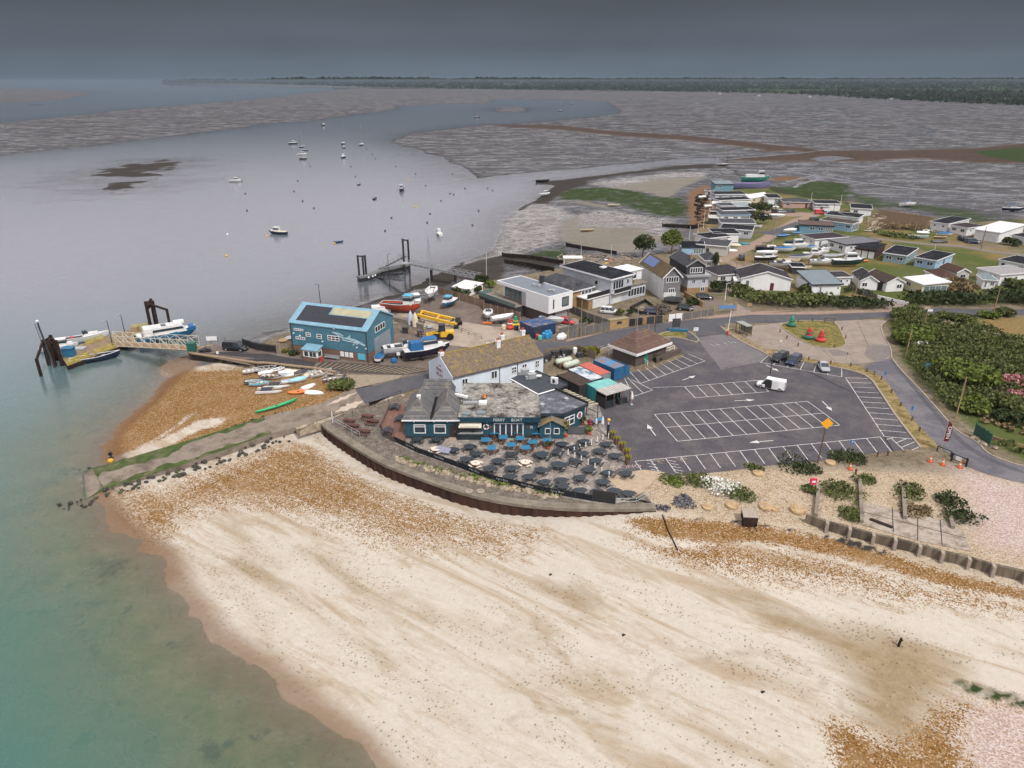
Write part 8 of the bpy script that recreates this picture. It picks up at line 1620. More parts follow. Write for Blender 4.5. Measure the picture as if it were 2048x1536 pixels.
A3(cG,(490,515),(700,512),7,2.8,LGC,'f',FELTG,'pale chalet with grey felt roof beside the glass conservatory','w_');A3(cG,(690,520),(865,512),5,2.6,UPVC,'m',GLASSB,'white framed glass conservatory among the left row of chalets','gg',rise=.9,cat='conservatory');A3(cG,(470,440),(845,425),6,2.6,WHITE,'f',FELT,'long low chalet with white fascia and dark roof','w__');A3(cG,(420,375),(790,372),8,3.0,GW,'f',FELT,'long dark roofed chalet with a white end wall','ww_',side='w');A3(cG,(420,250),(640,248),7,3.2,TLC,'m',MTL,'dark teal chalet with a curved grey roof at the row end','w_',FELTG,.9);A3(cG,(832,405),(1052,370),5,2.4,CREAM,'x',WRF,'cream gabled chalet beside the houseboats','ww');A3(cG,(1055,418),(1202,420),8,3.0,WHITE,'m',FELT,'white boxy chalet with a big dark window','_g',rise=.5);A3(cG,(1240,452),(1572,460),8,2.6,PNK,'h',FELTG,'pink chalet with a dark hipped roof','w_d',rise=1.2);A3(cG,(1625,485),(1922,492),8,2.9,WHITE,'f',FELT,'white chalet with black roof beside the mud creek','_w_')
A3(cV,(1180,300),(1725,375),(1810,330),2.9,BLC,'f',MATS['brown_felt'],'pale blue chalet with a brown and white edged roof','__sw',side='g');A3(cV,(1270,190),(1830,250),8,2.6,WHITE,'f',FELT,'white chalet with a long black roof behind the pale blue one','_w');A3(cV,(838,395),(1405,425),8,3.1,TLC,'f',mat('ribbed_brown',(.10,.07,.065),.9,.25,1),'teal grey chalet with brown roof panels beside the boat park','_wwg',BLACK);A3(cV,(850,565),(1092,645),(1455,555),2.8,WHITE,'f',mat('plum_felt',(.04,.03,.036),.9,.2,.8),'white chalet with a plum black flat roof and blue boat beside it','ss',side='tww');A3(cV,(1312,655),(1612,742),(1925,615),2.8,WHITE,'f',PV,'white chalet with solar panel strips on its black roof','ww',BLACK,side='sw_');A3(cH,(50,895),(282,928),(452,868),2.7,DBR,'f',FELT,'dark brown block with three white garage doors','GGG',DBR,cat='garage');A3(cH,(382,955),(640,992),(832,915),2.6,GBC,'f',FELT,'sage blue chalet with a black roof and white windows','ww',side='w_');A3(cH,(750,1010),(988,1052),(1195,975),2.6,BLC,'f',FELT,'light blue chalet with a black roof nearest the grass','ww',side='sds')
A3(cH,(935,578),(1132,608),(1372,545),2.8,WHITE,'f',FELT,'white chalet with a black roof, left of the far right row','ss');A3(cH,(1165,615),(1362,655),(1490,625),2.7,WHITE,'f',MATS['plum_felt'],'white chalet with dark roof between the far right pair','ww',side='sw');A3(cH,(1450,695),(1735,738),(2020,650),3.4,WHITE,'m',WRF,'white building with a pale roof and wide garage door','G',rise=.4,cat='garage');A3(cH,(1880,740),(2150,790),8,2.6,WHITE,'f',FELT,'white chalet with a dark roof behind the palms','ww');A3(cH,(0,410),(240,425),(355,385),2.8,WHITE,'f',FELT,'white chalet with black roof and rooflight above the scrub','w_',side='w');A3(cH,(-60,500),(140,500),6,2.6,WHITE,'f',FELT,'white chalet with a dark roof at the rubble edge','w')
A3(cH,(1735,1045),(2150,1130),9,2.7,WHITE,'f',FELT,'white and red chalet with a dark roof at the right edge','d_ww');A3(cH,(1480,1160),(1740,1240),(2048,1190),2.9,WHITE,'f',mat('grey_gravel_roof',(.26,.25,.25),.9,.15,1),'white chalet with a grey gravel flat roof above the hedge','_s',side='sss');A3(cH,(1545,1275),(1695,1285),5,2.6,UPVC,'h',GLASSB,'white conservatory with a glazed lantern roof by the hedge','tw',rise=1.2,cat='conservatory');A3(cH,(625,1275),(832,1358),(1062,1315),2.9,CREAM,'m',WRF,'cream chalet with a broad white roof and patio doors','w_',side='g',rise=.4);A3(cH,(415,1315),(616,1305),9,2.5,WHITE,'y',MATS['brown_felt'],'white gabled cottage with a brown roof beside the cream chalet','_w',rise=1.3);A3(cH,(112,1285),(310,1295),9,2.5,WHITE,'y',SLT,'white gabled cottage with a slate roof by the side track','w_',rise=1.3);A3(cV,(1350,1290),(1700,1285),5,2.3,WHITE,'f',SLT,'low white cottage behind the grey metal roofed house','_ws');A3(cH,(1052,1245),(1260,1245),8,2.3,WHITE,'h',mat('rust_tiles',(.07,.042,.033),.9,.25,1),'white chalet with a brown hipped roof','ww',rise=1.4);A3(cH,(1240,1180),(1390,1175),7,2.3,LGC,'y',MATS['rust_tiles'],'small chalet with a brown gable roof beside the conservatory','w',rise=1.0)
hbm=mat('lilac_barge',(.16,.16,.30),.6,.15);q=cQ(1250,370);hb_=boat('covered','long lilac and red houseboat lying by the far chalets',(*q,-.8),-.08,19,4.2,hbm,REDP,cov=mat('slate_lilac',(.10,.12,.22),.7,.2));q=cQ(1330,215);h_=boat('fishing','white and green houseboat behind the lilac barge',(*q,-.8),-.05,15,4,mat('sea_green',(.03,.20,.16),.6,.1),GEL);cabin_blk(mb:=MB(),-5.5,3,1.6,2.2,1.9,.2,.95);mb.build('saloon',GEL,h_)
BP=[('yacht',330,720,-.12,9,'wooden yacht hull without mast at the left end of the boat park',NAVY,WOOD),('covered',580,735,-.1,7,'boat under a long bright blue cover in the boat park',GEL,TARP),('cuddy',775,695,.05,8.5,'white cabin cruiser with a flybridge in the back row',GEL,GEL),('covered',1010,690,-.1,4.5,'small blue covered boat behind the cabin cruisers',GEL,TARP),('motor',1200,735,.05,6,'white speedboat in the back row at the right',GEL,GEL),('motor',1180,780,.0,6,'white speedboat in front of the back row speedboat',GEL,GEL),('covered',280,800,-.1,6.5,'white covered boat behind the black hulled cabin boat',GEL,WHITE),('cuddy',265,895,-.02,7,'black hulled white cabin boat at the front left',BLACK,GEL),('covered',850,875,.05,7.5,'white boat with a navy cover in the middle',GEL,NAVY),('open',650,905,-.1,7,'long cream open boat in the middle front',GELC,GELC),('cuddy',1060,815,-.05,6,'white cabin boat with a dark window in the centre',GEL,GEL),('motor',560,1000,-.28,8,'white racing motorboat with a navy deck at the front',GEL,NAVY),('open',880,1015,-.15,5.5,'cream open dinghy beside the racing motorboat',GELC,GELC),('motor',1220,955,-.02,7.5,'white speedboat on a trailer at the front right',GEL,GEL),('open',1310,870,-.3,5,'grey inflatable between speedboat and workboat',GALV,GALV),('rib',1410,820,0,6.5,'grey rigid inflatable in the middle row',GALV,GALV),('cuddy',1660,965,.02,9.5,'large dark green hulled workboat with a white wheelhouse',mat('deep_green',(.02,.045,.05),.4,.1),GEL),('kayak',1930,885,-.05,3.2,'orange kayak beside the large workboat',ORGP,ORGP),('open',1800,780,-.05,6,'white dinghy hull in front of the brown garages',GEL,GEL),('covered',920,580,-.05,4,'square blue covered trailer boat by the plum roofed chalet',TARP,TARP),('open',1210,620,.1,5.5,'white open boat against the plum roofed chalet',GEL,GEL),('motor',1680,720,.2,5,'white dinghy against the solar roofed chalet',GEL,GEL),('open',690,560,.1,4,'dark teal dinghy at the foot of the dinghy rack',mat('deep_teal',(.02,.16,.2),.5,.1),BLACK),('covered',560,490,.1,4.5,'blue covered dinghy on the rack, left',TARP,TARP),('covered',790,440,.1,3.6,'blue covered dinghy on the rack, right',TARP,TARP),('covered',680,400,.1,5,'white sailing dinghy covers above the rack',GEL,WHITE),('covered',770,350,.25,5,'white covered boat behind the dinghy rack',GEL,FELTG),('covered',455,150,-.35,6,'white covered boat on grass by the dark hedge',GEL,WHITE),('open',75,305,-.15,5.5,'white dinghy against the grey roofed chalet',GEL,GEL)]
for k,x,y,hd,L_,lb,m_,d_ in BP:boat(k,lb,(*cV(x,y),0),hd,L_*1.0,L_*.31,m_,d_ if k not in('covered',)else GEL,lift=.55 if k not in('kayak','open','rib')else .05,cov=d_ if k=='covered' else None,group='boats parked among the chalets')
for k,x,y,hd,L_,lb,m_,d_ in[('open',800,690,-.35,7,'teal and white dinghy on the grass by the far track',mat('pale_teal',(.32,.44,.42),.5,.1),GEL),('upturned',860,625,-.2,5,'white dinghy hull behind the teal dinghy',GEL,GEL),('upturned',925,605,-.1,5,'pale grey dinghy hull behind the white one',GALV,GALV),('covered',1110,655,-.15,6,'bright blue covered boat on the grass by the far track',GEL,TARP),('open',1065,690,-.1,5,'tan dinghy between blue covered boat and grey hull',OAK,GELC),('upturned',1055,735,-.1,6,'dark grey hull nearest the far track',DARKST,DARKST),('kayak',325,620,-.05,2.6,'small red and white kayak on the far grass',REDP,REDP),('kayak',210,605,-.3,3,'white kayak on the far grass',GEL,GEL)]:boat(k,lb,(*cH(x,y),0),hd,L_*.9,L_*.28,m_,d_,lift=.05,cov=d_ if k=='covered' else None,group='boats on the far grass')
for x,y,m_,hd,lb in((1235,625,YELP,.5,'yellow kayak on the shore behind the pale grey house'),(1285,605,REDP,1.9,'red kayak on the shore behind the pale grey house'),(1265,600,GEL,2.1,'white kayak on the shore behind the pale grey house')):boat('kayak',lb,(*cD(x,y-430,-.3),-.3),hd,3.4,.9,m_,m_)
for cr,x,y,lb,m_,s_ in((cG,650,910,'cream dinghy at the white chalet corner',GELC,5),(cG,770,895,'teal dinghy beside the cream one',MATS['deep_teal'],4)):boat('upturned',lb,(*cr(x,y),0),-.3,s_,s_*.3,m_,m_)
# PLANTS AND SMALL THINGS
def thicket(name,poly,dens,s0,h_,m,seed,kind='stuff'):
 rr=random.Random(seed);mb=MB();xs=[p[0]for p in poly];ys=[p[1]for p in poly];P_=np.array(poly);area=(max(xs)-min(xs))*(max(ys)-min(ys));k=0
 while k<area*dens/10:
  k+=1;x=rr.uniform(min(xs),max(xs));y=rr.uniform(min(ys),max(ys))
  if not inside(np.array([x]),np.array([y]),poly)[0]:continue
  hh=h_*(.45+.95*max(0,vnoise(np.array([x/3.1]),np.array([y/3.1]))[0]))*rr.uniform(.75,1.1);r=rr.uniform(.5,1.1)
  leaves(mb,(x,y,hh*.55),r,r,hh*.5,10,s0,rr,k=3)
 return tag(mb.build(name,m),kind=kind)
SCR=[cF(*q)for q in((985,300),(1015,265),(1150,255),(1250,285),(1330,350),(1450,395),(1640,402),(1850,455),(2048,540),(2300,680),(2300,1080),(2048,1080),(1800,1030),(1700,1080),(1570,1070),(1420,1030),(1290,890),(1180,740),(1120,600),(1040,480))]
thicket('scrub_thicket',SCR,30,.22,2.1,LEAF,5);thicket('dead_scrub',[cF(*q)for q in((1690,910),(1900,890),(1960,960),(1850,1010),(1720,990))],9,.3,1.6,LEAFG,6);thicket('rough_scrub',[cF(*q)for q in((1560,1090),(1700,1080),(2048,1070),(2300,1150),(2300,1400),(2048,1290),(1800,1200),(1680,1130))],5,.3,.9,LEAFT,8);thicket('rough_scrub',[cF(*q)for q in((1800,1330),(2048,1400),(2300,1500),(2300,1420),(2048,1330),(1850,1290))],9,.3,1.0,LEAF,9)
for x,y,r,h_,m_,lb in((1130,500,5.0,3.6,LEAFL,'bright green bush at the roadside edge of the scrub'),(1600,830,6.5,4.2,LEAFL,'large light green bush in the middle of the scrub'),(1190,540,1.8,2.6,LEAFW,'white flowering bush beside the leaning pole'),(1600,1040,3.4,2.6,LEAFL,'green bush at the foot of the tall pole'),(1960,1060,3.6,3.0,LEAF,'green bush near the pink blossom'),(2000,870,3.4,2.8,LEAFP,'pink blossoming bush, upper of two at the right edge'),(2030,1000,2.4,2.4,LEAFP,'pink blossoming bush, lower of two at the right edge'),(1950,1140,3.2,2.2,LEAFD,'dark bush below the pink blossom'),(1420,300,2.4,1.4,LEAF,'bush at the corner of the gravel path and road'),(1900,285,3,1.8,LEAF,'bush beside the road at the dry field'),(1560,320,3.2,1.5,LEAF,'low bush between road and gravel path'),(1780,300,2.6,1.3,LEAFL,'low light bush along the dry field edge')):bush(lb,cF(x,y),r,h_,m_)
def hedge(label,pts,w_,h_,m=LEAFD,cat='hedge'):
 mb=MB()
 for a,b in zip(pts[:-1],pts[1:]):
  n_=int(dist(a,b)*16*(w_/2)*max(1,h_/1.5))
  for i in range(n_//10+1):q=lerp(a,b,rnd.random());leaves(mb,(q[0]+rnd.uniform(-.4,.4)*w_,q[1]+rnd.uniform(-.4,.4)*w_,h_*rnd.uniform(.4,.58)),w_*.42,w_*.42,h_*.45,12,.34,k=3)
 return tag(mb.build('hedge',m),label,cat)
hedge('dense hedge along the road below the maroon door bungalow',[cE(1210,175),cE(1400,190),cE(1700,195),cE(1760,190)],7,2.6,LEAF);hedge('dark hedge beside the side track below the white cottages',[cF(380,190),cF(600,205),cF(880,215)],6,2.2,LEAFD);hedge('hedge row below the cream chalet',[cF(1150,185),cF(1400,185),cF(1680,190)],6,2.8,LEAFD);hedge('dark hedge at the right end above the road',[cF(1800,165),cF(2048,175),P(2250,600)],7,3.0,LEAFD);hedge('clipped green hedge beside the white cottages',[cF(620,100),cF(760,110),cF(860,140)],2,1.4,LEAFD)
hedge('tall dark clipped hedge between the left chalets and the track',[cG(890,650),cG(1050,655)],3,4.2,leafmat('conifer',(.012,.022,.010),(.03,.042,.016)));hedge('dark overgrown hedge behind the clipped hedge',[cG(880,520),cG(1040,530)],6,4.5,LEAFD);hedge('low scrub bank among the rubble left of the far chalets',[cH(420,560),cH(680,560),cH(880,600)],6,1.0,LEAFT);hedge('green bank along the far track',[cH(380,640),cH(700,690)],6,1.2,LEAF);hedge('green hedge behind the modern house terrace',[cD(30,420),cD(130,460)],3,1.8)
for cr,x,y,r,h_,m_,lb in((cE,1130,130,3.4,3.4,LEAF,'round bush in front of the maroon door bungalow'),(cE,960,90,2.8,3.0,LEAFD,'dark bush left of the round bush by the bungalow'),(cE,1640,115,2.2,2.6,LEAF,'bush before the grey metal roofed house'),(cF,1500,100,6,3.2,LEAFT,'large brownish shrub by the cream chalet patio'),(cD,200,420,2.4,2.4,LEAFD,'dark shrub at the white low building beside the modern house'),(cD,330,380,1.8,2.2,LEAFL,'yellow green shrub behind the modern house terrace'),(cD,255,360,2.2,3,LEAFD,'dark evergreen shrub near the flagpole'),(cD,1360,600,1.3,2.0,LEAF,'small shrub beside the white SUV'),(cD,1440,610,1.2,1.8,LEAFD,'small shrub right of the tan garage'),(cD,1700,580,3,1.8,LEAFG,'grey shrub in the front garden beside the gate'),(cY,1700,690,2.2,1.4,LEAFD,'dark shrub row beside the drive'),(cD,1090,660,1.6,1.1,LEAFD,'low shrub against the driveway fence'),(cB,810,840,2.5,.5,LEAF,'low weeds below the grey rowing boat'),(cH,1840,760,2.2,2.6,LEAFD,'dark palm like shrub beside the white garage building'),(cH,1960,775,2.0,2.4,LEAFD,'dark shrub right of the palm like shrub'),(cG,850,1400,2.6,2.4,LEAFD,'dark shrub in front of the hipped bungalow'),(cH,1950,1260,3,2.4,LEAF,'green shrub below the gravel roofed chalet')):bush(lb,cr(x,y),r,h_,m_)
tree('dark rounded evergreen tree on the shore behind the houses',cD(1540,130),6.5,3.4);tree('light green leafy tree beside the dark evergreen',cD(1770,110),7.5,4.0,LEAFL);tree('narrow dark cypress behind the hipped bungalow',cG(420,1190),5,.9)
for x0,x1,y,d,h_,wm_,rm,lb in((385,480,470,4,2.3,PNK,WRF,'small pink and white hut on the seaward side of the left chalets'),(365,490,560,4,2.2,DBR,MATS['rust_tiles'],'low brown roofed hut on the seaward side of the left chalets'),(350,485,650,4.5,2.4,DKB,LGC,'dark open fronted hut with a cream roof above the orange beach'),(655,730,1420,3,2.0,CREAM,WRF,'small cream shed at the left of the maroon door bungalow'),(300,395,300,4,2.0,GW,FELTG,'small grey hut at the head of the orange beach'),(1620,1780,492,3,1.9,WHITE,FELT,'low white outhouse before the creek side chalet'),(1345,1490,1250,4,2.0,DKB,FELT,'small black shed behind the grey metal roofed house')):A3(cG,(x0,y),(x1,y+4),d,h_,wm_,'f',rm,lb,'d' if 'open' not in lb else '_',cat='shed')
A3(cH,(318,1290),(392,1300),4,2.1,DKB,'f',FELT,'black shed between the two white cottages','_',BLACK,cat='shed')
for cr,x,y,hd,lb in((cG,345,435,.3,'small white boat on the orange beach below the huts'),(cG,400,355,.1,'upturned white dinghy beside the far flagpoles'),(cG,270,325,.4,'white covered dinghy at the head of the orange beach'),(cG,610,975,-.2,'white board lying beside the skylight chalet'),(cG,900,690,-.2,'white rowing boat beside the clipped hedge'),(cG,1010,560,.1,'grey dinghy before the overgrown hedge'),(cG,1140,450,.2,'white dinghy beside the boxy chalet')):boat('upturned',lb,(*cr(x,y),-.05),hd,4.6,1.6,GEL,GEL)
hedge('low dark shrub row beside the cream chalet patio',[cH(960,1330),cH(1150,1370)],3,1.2,LEAFD);rail('dark post fence along the grass before the grey roofed house',[cG(1330,1520),cG(1600,1530),cG(1900,1540)],1.0,WOOD,sp=3,n_rails=2)
rail('low timber fence along the track by the boat park',[cG(600,1110),cG(680,1150),cG(830,1215)],.9,WOOD,sp=3,n_rails=2)
for pts,lb in(([(930,690),(1060,715),(1330,758)],'dark timber groyne nearest the sandy mud bay'),([(420,772),(640,790),(900,832)],'long dark timber groyne in the middle of the foreshore'),([(440,825),(620,850),(830,890)],'dark timber groyne behind the tan house'),([(1700,535),(1850,540),(1990,545)],'low grey timber groyne across the orange beach')):
 mb=MB();q=[gK(*p)for p in pts];[mb.bar((a[0],a[1],a[2]+.45),(b_[0],b_[1],b_[2]+.45),.5,1.5)for a,b_ in zip(q[:-1],q[1:])];[mb.box(*lerp(q[0][:2],q[-1][:2],k/9),q[0][2]+.6,.4,.4,1.7)for k in range(10)];tag(mb.build('groyne',mat('black_timber',(.03,.024,.02),.9,.35,1.5)),lb,'groyne')
mb=MB()
for k in range(170):x,y=rnd.uniform(860,1480),780+rnd.uniform(-20,60);q=gK(x,y);mb.box(q[0],q[1],q[2]+.15,rnd.uniform(.8,3.2),rnd.uniform(.15,.5),.2,rz=rnd.uniform(0,3))
tag(mb.build('driftwood',mat('bleached_wood',(.28,.23,.17),.9,.3,2,col2=(.12,.09,.07))),kind='stuff')
mb=MB()
for k in range(170):q=cG(rnd.uniform(195,330),rnd.uniform(290,700));mb.box(q[0],q[1],rnd.uniform(-.7,-.1),rnd.uniform(.4,2.6),rnd.uniform(.2,.7),rnd.uniform(.2,.9),rz=rnd.uniform(0,3))
tag(mb.build('beach_debris',MATS['black_timber']),kind='stuff')
mb=MB()
for k in range(60):q=cH(rnd.uniform(180,420),rnd.uniform(400,600));mb.box(q[0],q[1],.1,rnd.uniform(.6,3),rnd.uniform(.4,1),.3,rz=rnd.uniform(0,3))
tag(mb.build('rubble',MATS['pale_stone']),kind='stuff')
w1=House('low_white_shelter','low white roofed building at the shore end of the footbridge','shed',cD(20,420),cD(160,445),cD(180,340),1.6,dp=6);w1.walls(WHITE);w1.flat(WRF,.2,.15,tilt=.4)
o=MB().bx(-3,3,-1.8,1.8,2.2,2.35).bx(-2.8,-2.6,-1.6,-1.4,0,2.2).bx(2.6,2.8,-1.6,-1.4,0,2.2).bx(-2.8,-2.6,1.4,1.6,0,2.2).bx(2.6,2.8,1.4,1.6,0,2.2).build('white_canopy',WRF);o.location=(*cD(980,185),-.4);tag(o,'white flat canopy on the shore behind the pale grey house','canopy')
for cr,x,y,yt,r,m_,lb in((cD,292,300,95,.06,UPVC,'tall white flagpole behind the modern house'),(cD,1045,200,45,.06,UPVC,'white flagpole behind the pale grey house, left of two'),(cD,1288,140,35,.06,UPVC,'white flagpole behind the pale grey house, right of two'),(cD,1582,50,-15,.06,UPVC,'white flagpole beside the dark evergreen tree'),(cD,1045,775,480,.10,OAK,'pale pole in front of the grey roadside fence'),(cD,1637,765,500,.13,WOOD,'brown telegraph pole at the road edge by the toilet block'),(cD,945,620,470,.08,WOOD,'thin dark pole at the corner of the modern house'),(cF,1237,410,255,.12,OAK,'leaning telegraph pole at the top of the scrub'),(cF,1100,615,400,.12,OAK,'leaning telegraph pole in front of the bright green bush'),(cF,1500,1105,775,.13,OAK,'tall leaning telegraph pole at the bend of the lane'),(cF,1795,290,65,.12,OAK,'telegraph pole on the far side of the road at the right'),(cF,690,160,-30,.12,OAK,'telegraph pole beside the white cottages'),(cH,1540,808,545,.12,WOOD,'dark telegraph pole before the white garage building'),(cH,990,850,765,.07,UPVC,'thin white pole behind the light blue chalet'),(cH,765,610,500,.06,OAK,'thin pole beside the far dinghies'),(cG,558,975,800,.11,WOOD,'dark pole at the corner of the skylight chalet'),(cG,1845,530,350,.12,WOOD,'dark pole beside the red van'),(cG,1572,410,270,.07,UPVC,'white flagpole right of the pink chalet'),(cG,1935,400,290,.07,UPVC,'white flagpole at the mud creek'),(cG,110,840,675,.07,UPVC,'white flagpole on the orange beach nearest the camera'),(cG,210,790,650,.07,UPVC,'second white flagpole on the orange beach'),(cG,280,705,490,.07,UPVC,'third white flagpole on the orange beach'),(cG,360,430,290,.07,UPVC,'fourth white flagpole on the orange beach'),(cG,395,360,240,.07,UPVC,'farthest white flagpole on the orange beach'),(cB,325,585,430,.06,GALV,'thin pole beside the shed on the quay')):
 p=cr(x,y);x0,y0,k_={cD:(900,480,4),cF:(1536,560,4),cH:(1700,360,5.885),cG:(1360,340,6.0235),cB:(480,560,4)}[cr];pole(lb,p,ztop(p,y0+yt/k_),r,m_,name='flagpole' if 'flagpole' in lb else 'telegraph_pole' if 'telegraph' in lb else 'pole')
fl=MB().box(.7,0,0,1.3,.04,.8);o=fl.build('red_flag',REDP);p=cD(1582,50);o.location=(*p,ztop(p,480-2));tag(o,'red flag flying beside the dark evergreen tree','flag')
lamp('slim lamp post at the head of the white van',cE(1362,745),4.2,.3);lamp('white lamp post beside the brick based drive',cE(998,165),4.5,.4,0,UPVC);lamp('lamp on a tall mast beside the toilet block',cE(290,470),7.0,.6,.2,GALV)
ORS=mat('orange_sign',(.75,.33,.01),.5,.05);t_=thing('diamond_marker','orange diamond marker on a tall dark pole beside the car park','beacon sign',G(1200+1740/4,560+1465/4));hh=ztop(t_.location,560+1145/4)-t_.location.z;MB().tube((0,0,0),(.25,0,hh),.11,.08,8).build('pole',WOOD,t_);MB().box(.25,-.12,hh,1.25,.08,1.25,ry=R(45)).build('diamond_panel',ORS,t_)
for cr,x,y,h_,w_,ph,m_,lb,tx in((cE,760,470,2.6,1.0,.8,UPVC,'white parking sign at the car park entrance kerb','P'),(cE,1437,560,2.2,.4,.4,UPVC,'small white sign by the turning circle kerb',None),(cF,655,1395,2.4,.5,.7,BLUP,'blue sign in the nearest row of bays','P'),(cF,922,825,2.4,.3,.8,BLUP,'narrow blue sign on the verge beside the lane, upper of two',None),(cF,1135,1110,2.4,.3,.8,BLUP,'narrow blue sign on the verge beside the lane, lower of two',None),(cF,620,675,2.6,.15,.5,WOOD,'thin brown marker post at the turning circle edge',None),(cF,600,215,1.8,.5,.6,GALV,'grey sign in front of the dark hedge',None),(cF,725,205,1.2,1.3,.45,UPVC,'white nameplate in the hedge by the road',None),(cF,955,215,.9,.6,.6,UPVC,'small white board at the mouth of the side track',None),(cF,1285,300,2.0,1.2,.5,UPVC,'white sign at the gravel path end',None),(cF,1250,790,3.2,.9,1.2,mat('blue_green',(.03,.13,.17),.5,.1),'blue green information board in the scrub edge',None)):sign(lb,cr(x,y),0,h_,w_,ph,m_,txt=tx,ts=.5,tm=BLUP if m_ is UPVC else UPVC)
sign('large framed notice board with a blue planter at the road edge',cE(605,410),.1,3.0,1.9,2.0,FELTG,BLACK,posts=2);o=MB().box(0,0,.25,4.2,.8,.5).build('blue_boat_planter',mat('planter_blue',(.02,.12,.2),.6,.1));o.location=cE(625,412)+(.08,);o.rotation_euler=(0,0,-.15);tag(o,'long low blue planter at the foot of the framed board','planter');sign('blue and white sign board beside the brick pier at the drive',cE(1015,262),.1,1.9,4.2,.9,mat('sign_blue',(.10,.22,.42),.5,.15),posts=2);panel_fence('short brick pier at the drive entrance',[cE(1068,245),cE(1085,243)],1.9,TAN,'wall','brick_pier',.6);sign('timber and white board pair on the gatepost by the hedge',cE(1190,240),0,1.8,1.2,.8,OAK)
bs_=House('bus_shelter','glazed bus shelter with a green frame beside the turning circle','bus shelter',cE(1082,415),cE(1165,455),cE(1190,425),2.4,dp=1.5);FR=mat('moss_frame',(.10,.11,.06),.6,.2);bs_.flat(mat('shelter_glass',(.20,.22,.19),.2,.2),.1,.08);[bs_.box('post',FR,bs_.W*x-.05,bs_.W*x+.05,y,y+.1,0,2.4)for x in(0,.33,.66,1)for y in(0,bs_.D-.1)];bs_.box('back_panel',mat('shelter_pane',(.22,.23,.19),.2,.2),0,bs_.W,bs_.D-.02,bs_.D+.02,.3,2.2);bs_.box('bench',OAK,.2,bs_.W-.2,bs_.D-.5,bs_.D-.15,.45,.52)
bp_=thing('barrier_post','tall white pole with a red base at the car park entrance','barrier',cE(1018,442));MB().tube((0,0,0),(0,0,1.0),.22).build('base',REDP,bp_);MB().tube((0,0,1.0),(.2,0,5.6),.08).build('arm',UPVC,bp_)
ft=thing('feather_flag','dark red feather flag with white lettering beside the lane','flag',gF(1378,1370));MB().tube((0,0,0),(.05,0,5.2),.05).build('pole',GALV,ft);fb2=MB().prism([(0,0),(.75,.0),(.9,.04),(0,.05)],1.6,1.7)and MB();fb2.loft([[(0,-.02,z),(w_,-.02,z),(w_,.02,z),(0,.02,z)]for z,w_ in((1.7,.8),(2.6,1.0),(3.8,.95),(4.6,.7),(5.2,.1))]).build('banner',mat('dark_red_flag',(.10,.012,.02),.6,.1),ft);text('OPEN',.8,UPVC,ft,(.5,-.05,3.2),(R(90),R(90),0),'flag_lettering')
nb=House('notice_rail','dark wooden frame with white notices beside the lane','notice board',gF(1462,1450)[:2],gF(1580,1495)[:2],(0,0),1.3,dp=.15);[nb.box('post',BLACK,nb.W*k-.12,nb.W*k+.12,0,.2,0,1.4)for k in(0,1)];nb.box('rails',BLACK,0,nb.W,.05,.15,1.15,1.3);nb.box('notice',UPVC,nb.W*.25,nb.W*.62,0,.06,.5,1.15);nb.box('notice',OAK,nb.W*.68,nb.W*.94,0,.06,.5,1.15);nb.box('lower_rail',BLACK,0,nb.W,.05,.15,.35,.48)
rail('dark low rail leading to the notice frame',[gF(1350,1370),gF(1460,1415)],.9,BLACK,sp=1.5,n_rails=1,r=.07);rail('timber rail fence on the grass island',[cE(1795,345),cE(1868,352)],1.3,WOOD,sp=1.6,r=.08)
def cone_():t_=thing('traffic_cone','x','traffic cone');MB().box(0,0,.03,.5,.5,.06).build('base',REDP,t_);MB().lathe((0,0,.06),[(.2,0),(.04,.75)],10).build('cone',ORGP,t_);MB().lathe((0,0,.35),[(.135,0),(.1,.2)],10).build('white_band',UPVC,t_);return t_
for x,y,lb in((1295,1455,'traffic cone farthest left of the three by the notice frame'),(1395,1480,'traffic cone in front of the feather flag'),(1530,1502,'traffic cone right beside the notice frame'),(655,1515,'traffic cone alone on the shingle below the blue sign')):place('cone',cone_,gF(x,y),lb,0,scale=1.3)
def vpost():t_=thing('timber_bollard','x','bollard');MB().box(0,0,.35,.2,.2,.7).build('post',WOOD,t_);MB().box(0,0,.72,.17,.17,.06).build('cap',BLACK,t_);return t_
series([cF(*q)for q in((150,640),(325,640),(500,672),(660,690),(790,735),(850,760),(905,800),(985,905),(1060,1010),(1150,1125),(1210,1210))],'short brown timber post, {} along the grass verge',lambda p,lb,i:place('vp',vpost,(*p,0),lb,0,'timber posts on the verge'));series([cF(*q)for q in((95,420),(150,470),(240,530),(590,400),(620,470),(355,330),(240,340),(530,545))],'short brown timber post, {} round the grass island',lambda p,lb,i:place('vp',vpost,(*p,.05),lb,0,'timber posts on the island'))
series([gM(*q)for q in((1150,232),(1265,142),(1320,138),(1200,185))],'thin dark post, {} on the shingle below the bays',lambda p,lb,i:place('vp',vpost,p,lb,0,'posts on the shingle'))
gt=rail('dark green mesh gate and fence by the lane',[gX(1050,700),gX(1200,800),gX(1360,920)],2.2,mat('dark_green',(.01,.10,.07),.5,.1),'mesh_fence','fence',3,1.2,mat('green_mesh',(.035,.075,.06),.7,.3,3),r=.06);panel_fence('white low wall beside the side track',[cF(860,145),cF(1120,205)],.9,WHITE,'wall','low_wall',.3);panel_fence('pale timber edging along the scrub below the mesh gate',[gX(1420,780),gX(1700,880),gX(2048,960)],.6,OAK,'fence','edging_fence',.15);panel_fence('grey fence beside the white cottages track',[cF(640,70),cF(760,120),cF(870,150)],1.2,GRF)
mb=MB();[rock(mb,(*gX(x,y)[:2],.15),.45)for x,y in((1050,760),(1110,780),(1150,830),(1230,860),(1270,900),(1480,960))];tag(mb.build('gate_stones',MATS['pale_stone']),kind='stuff')
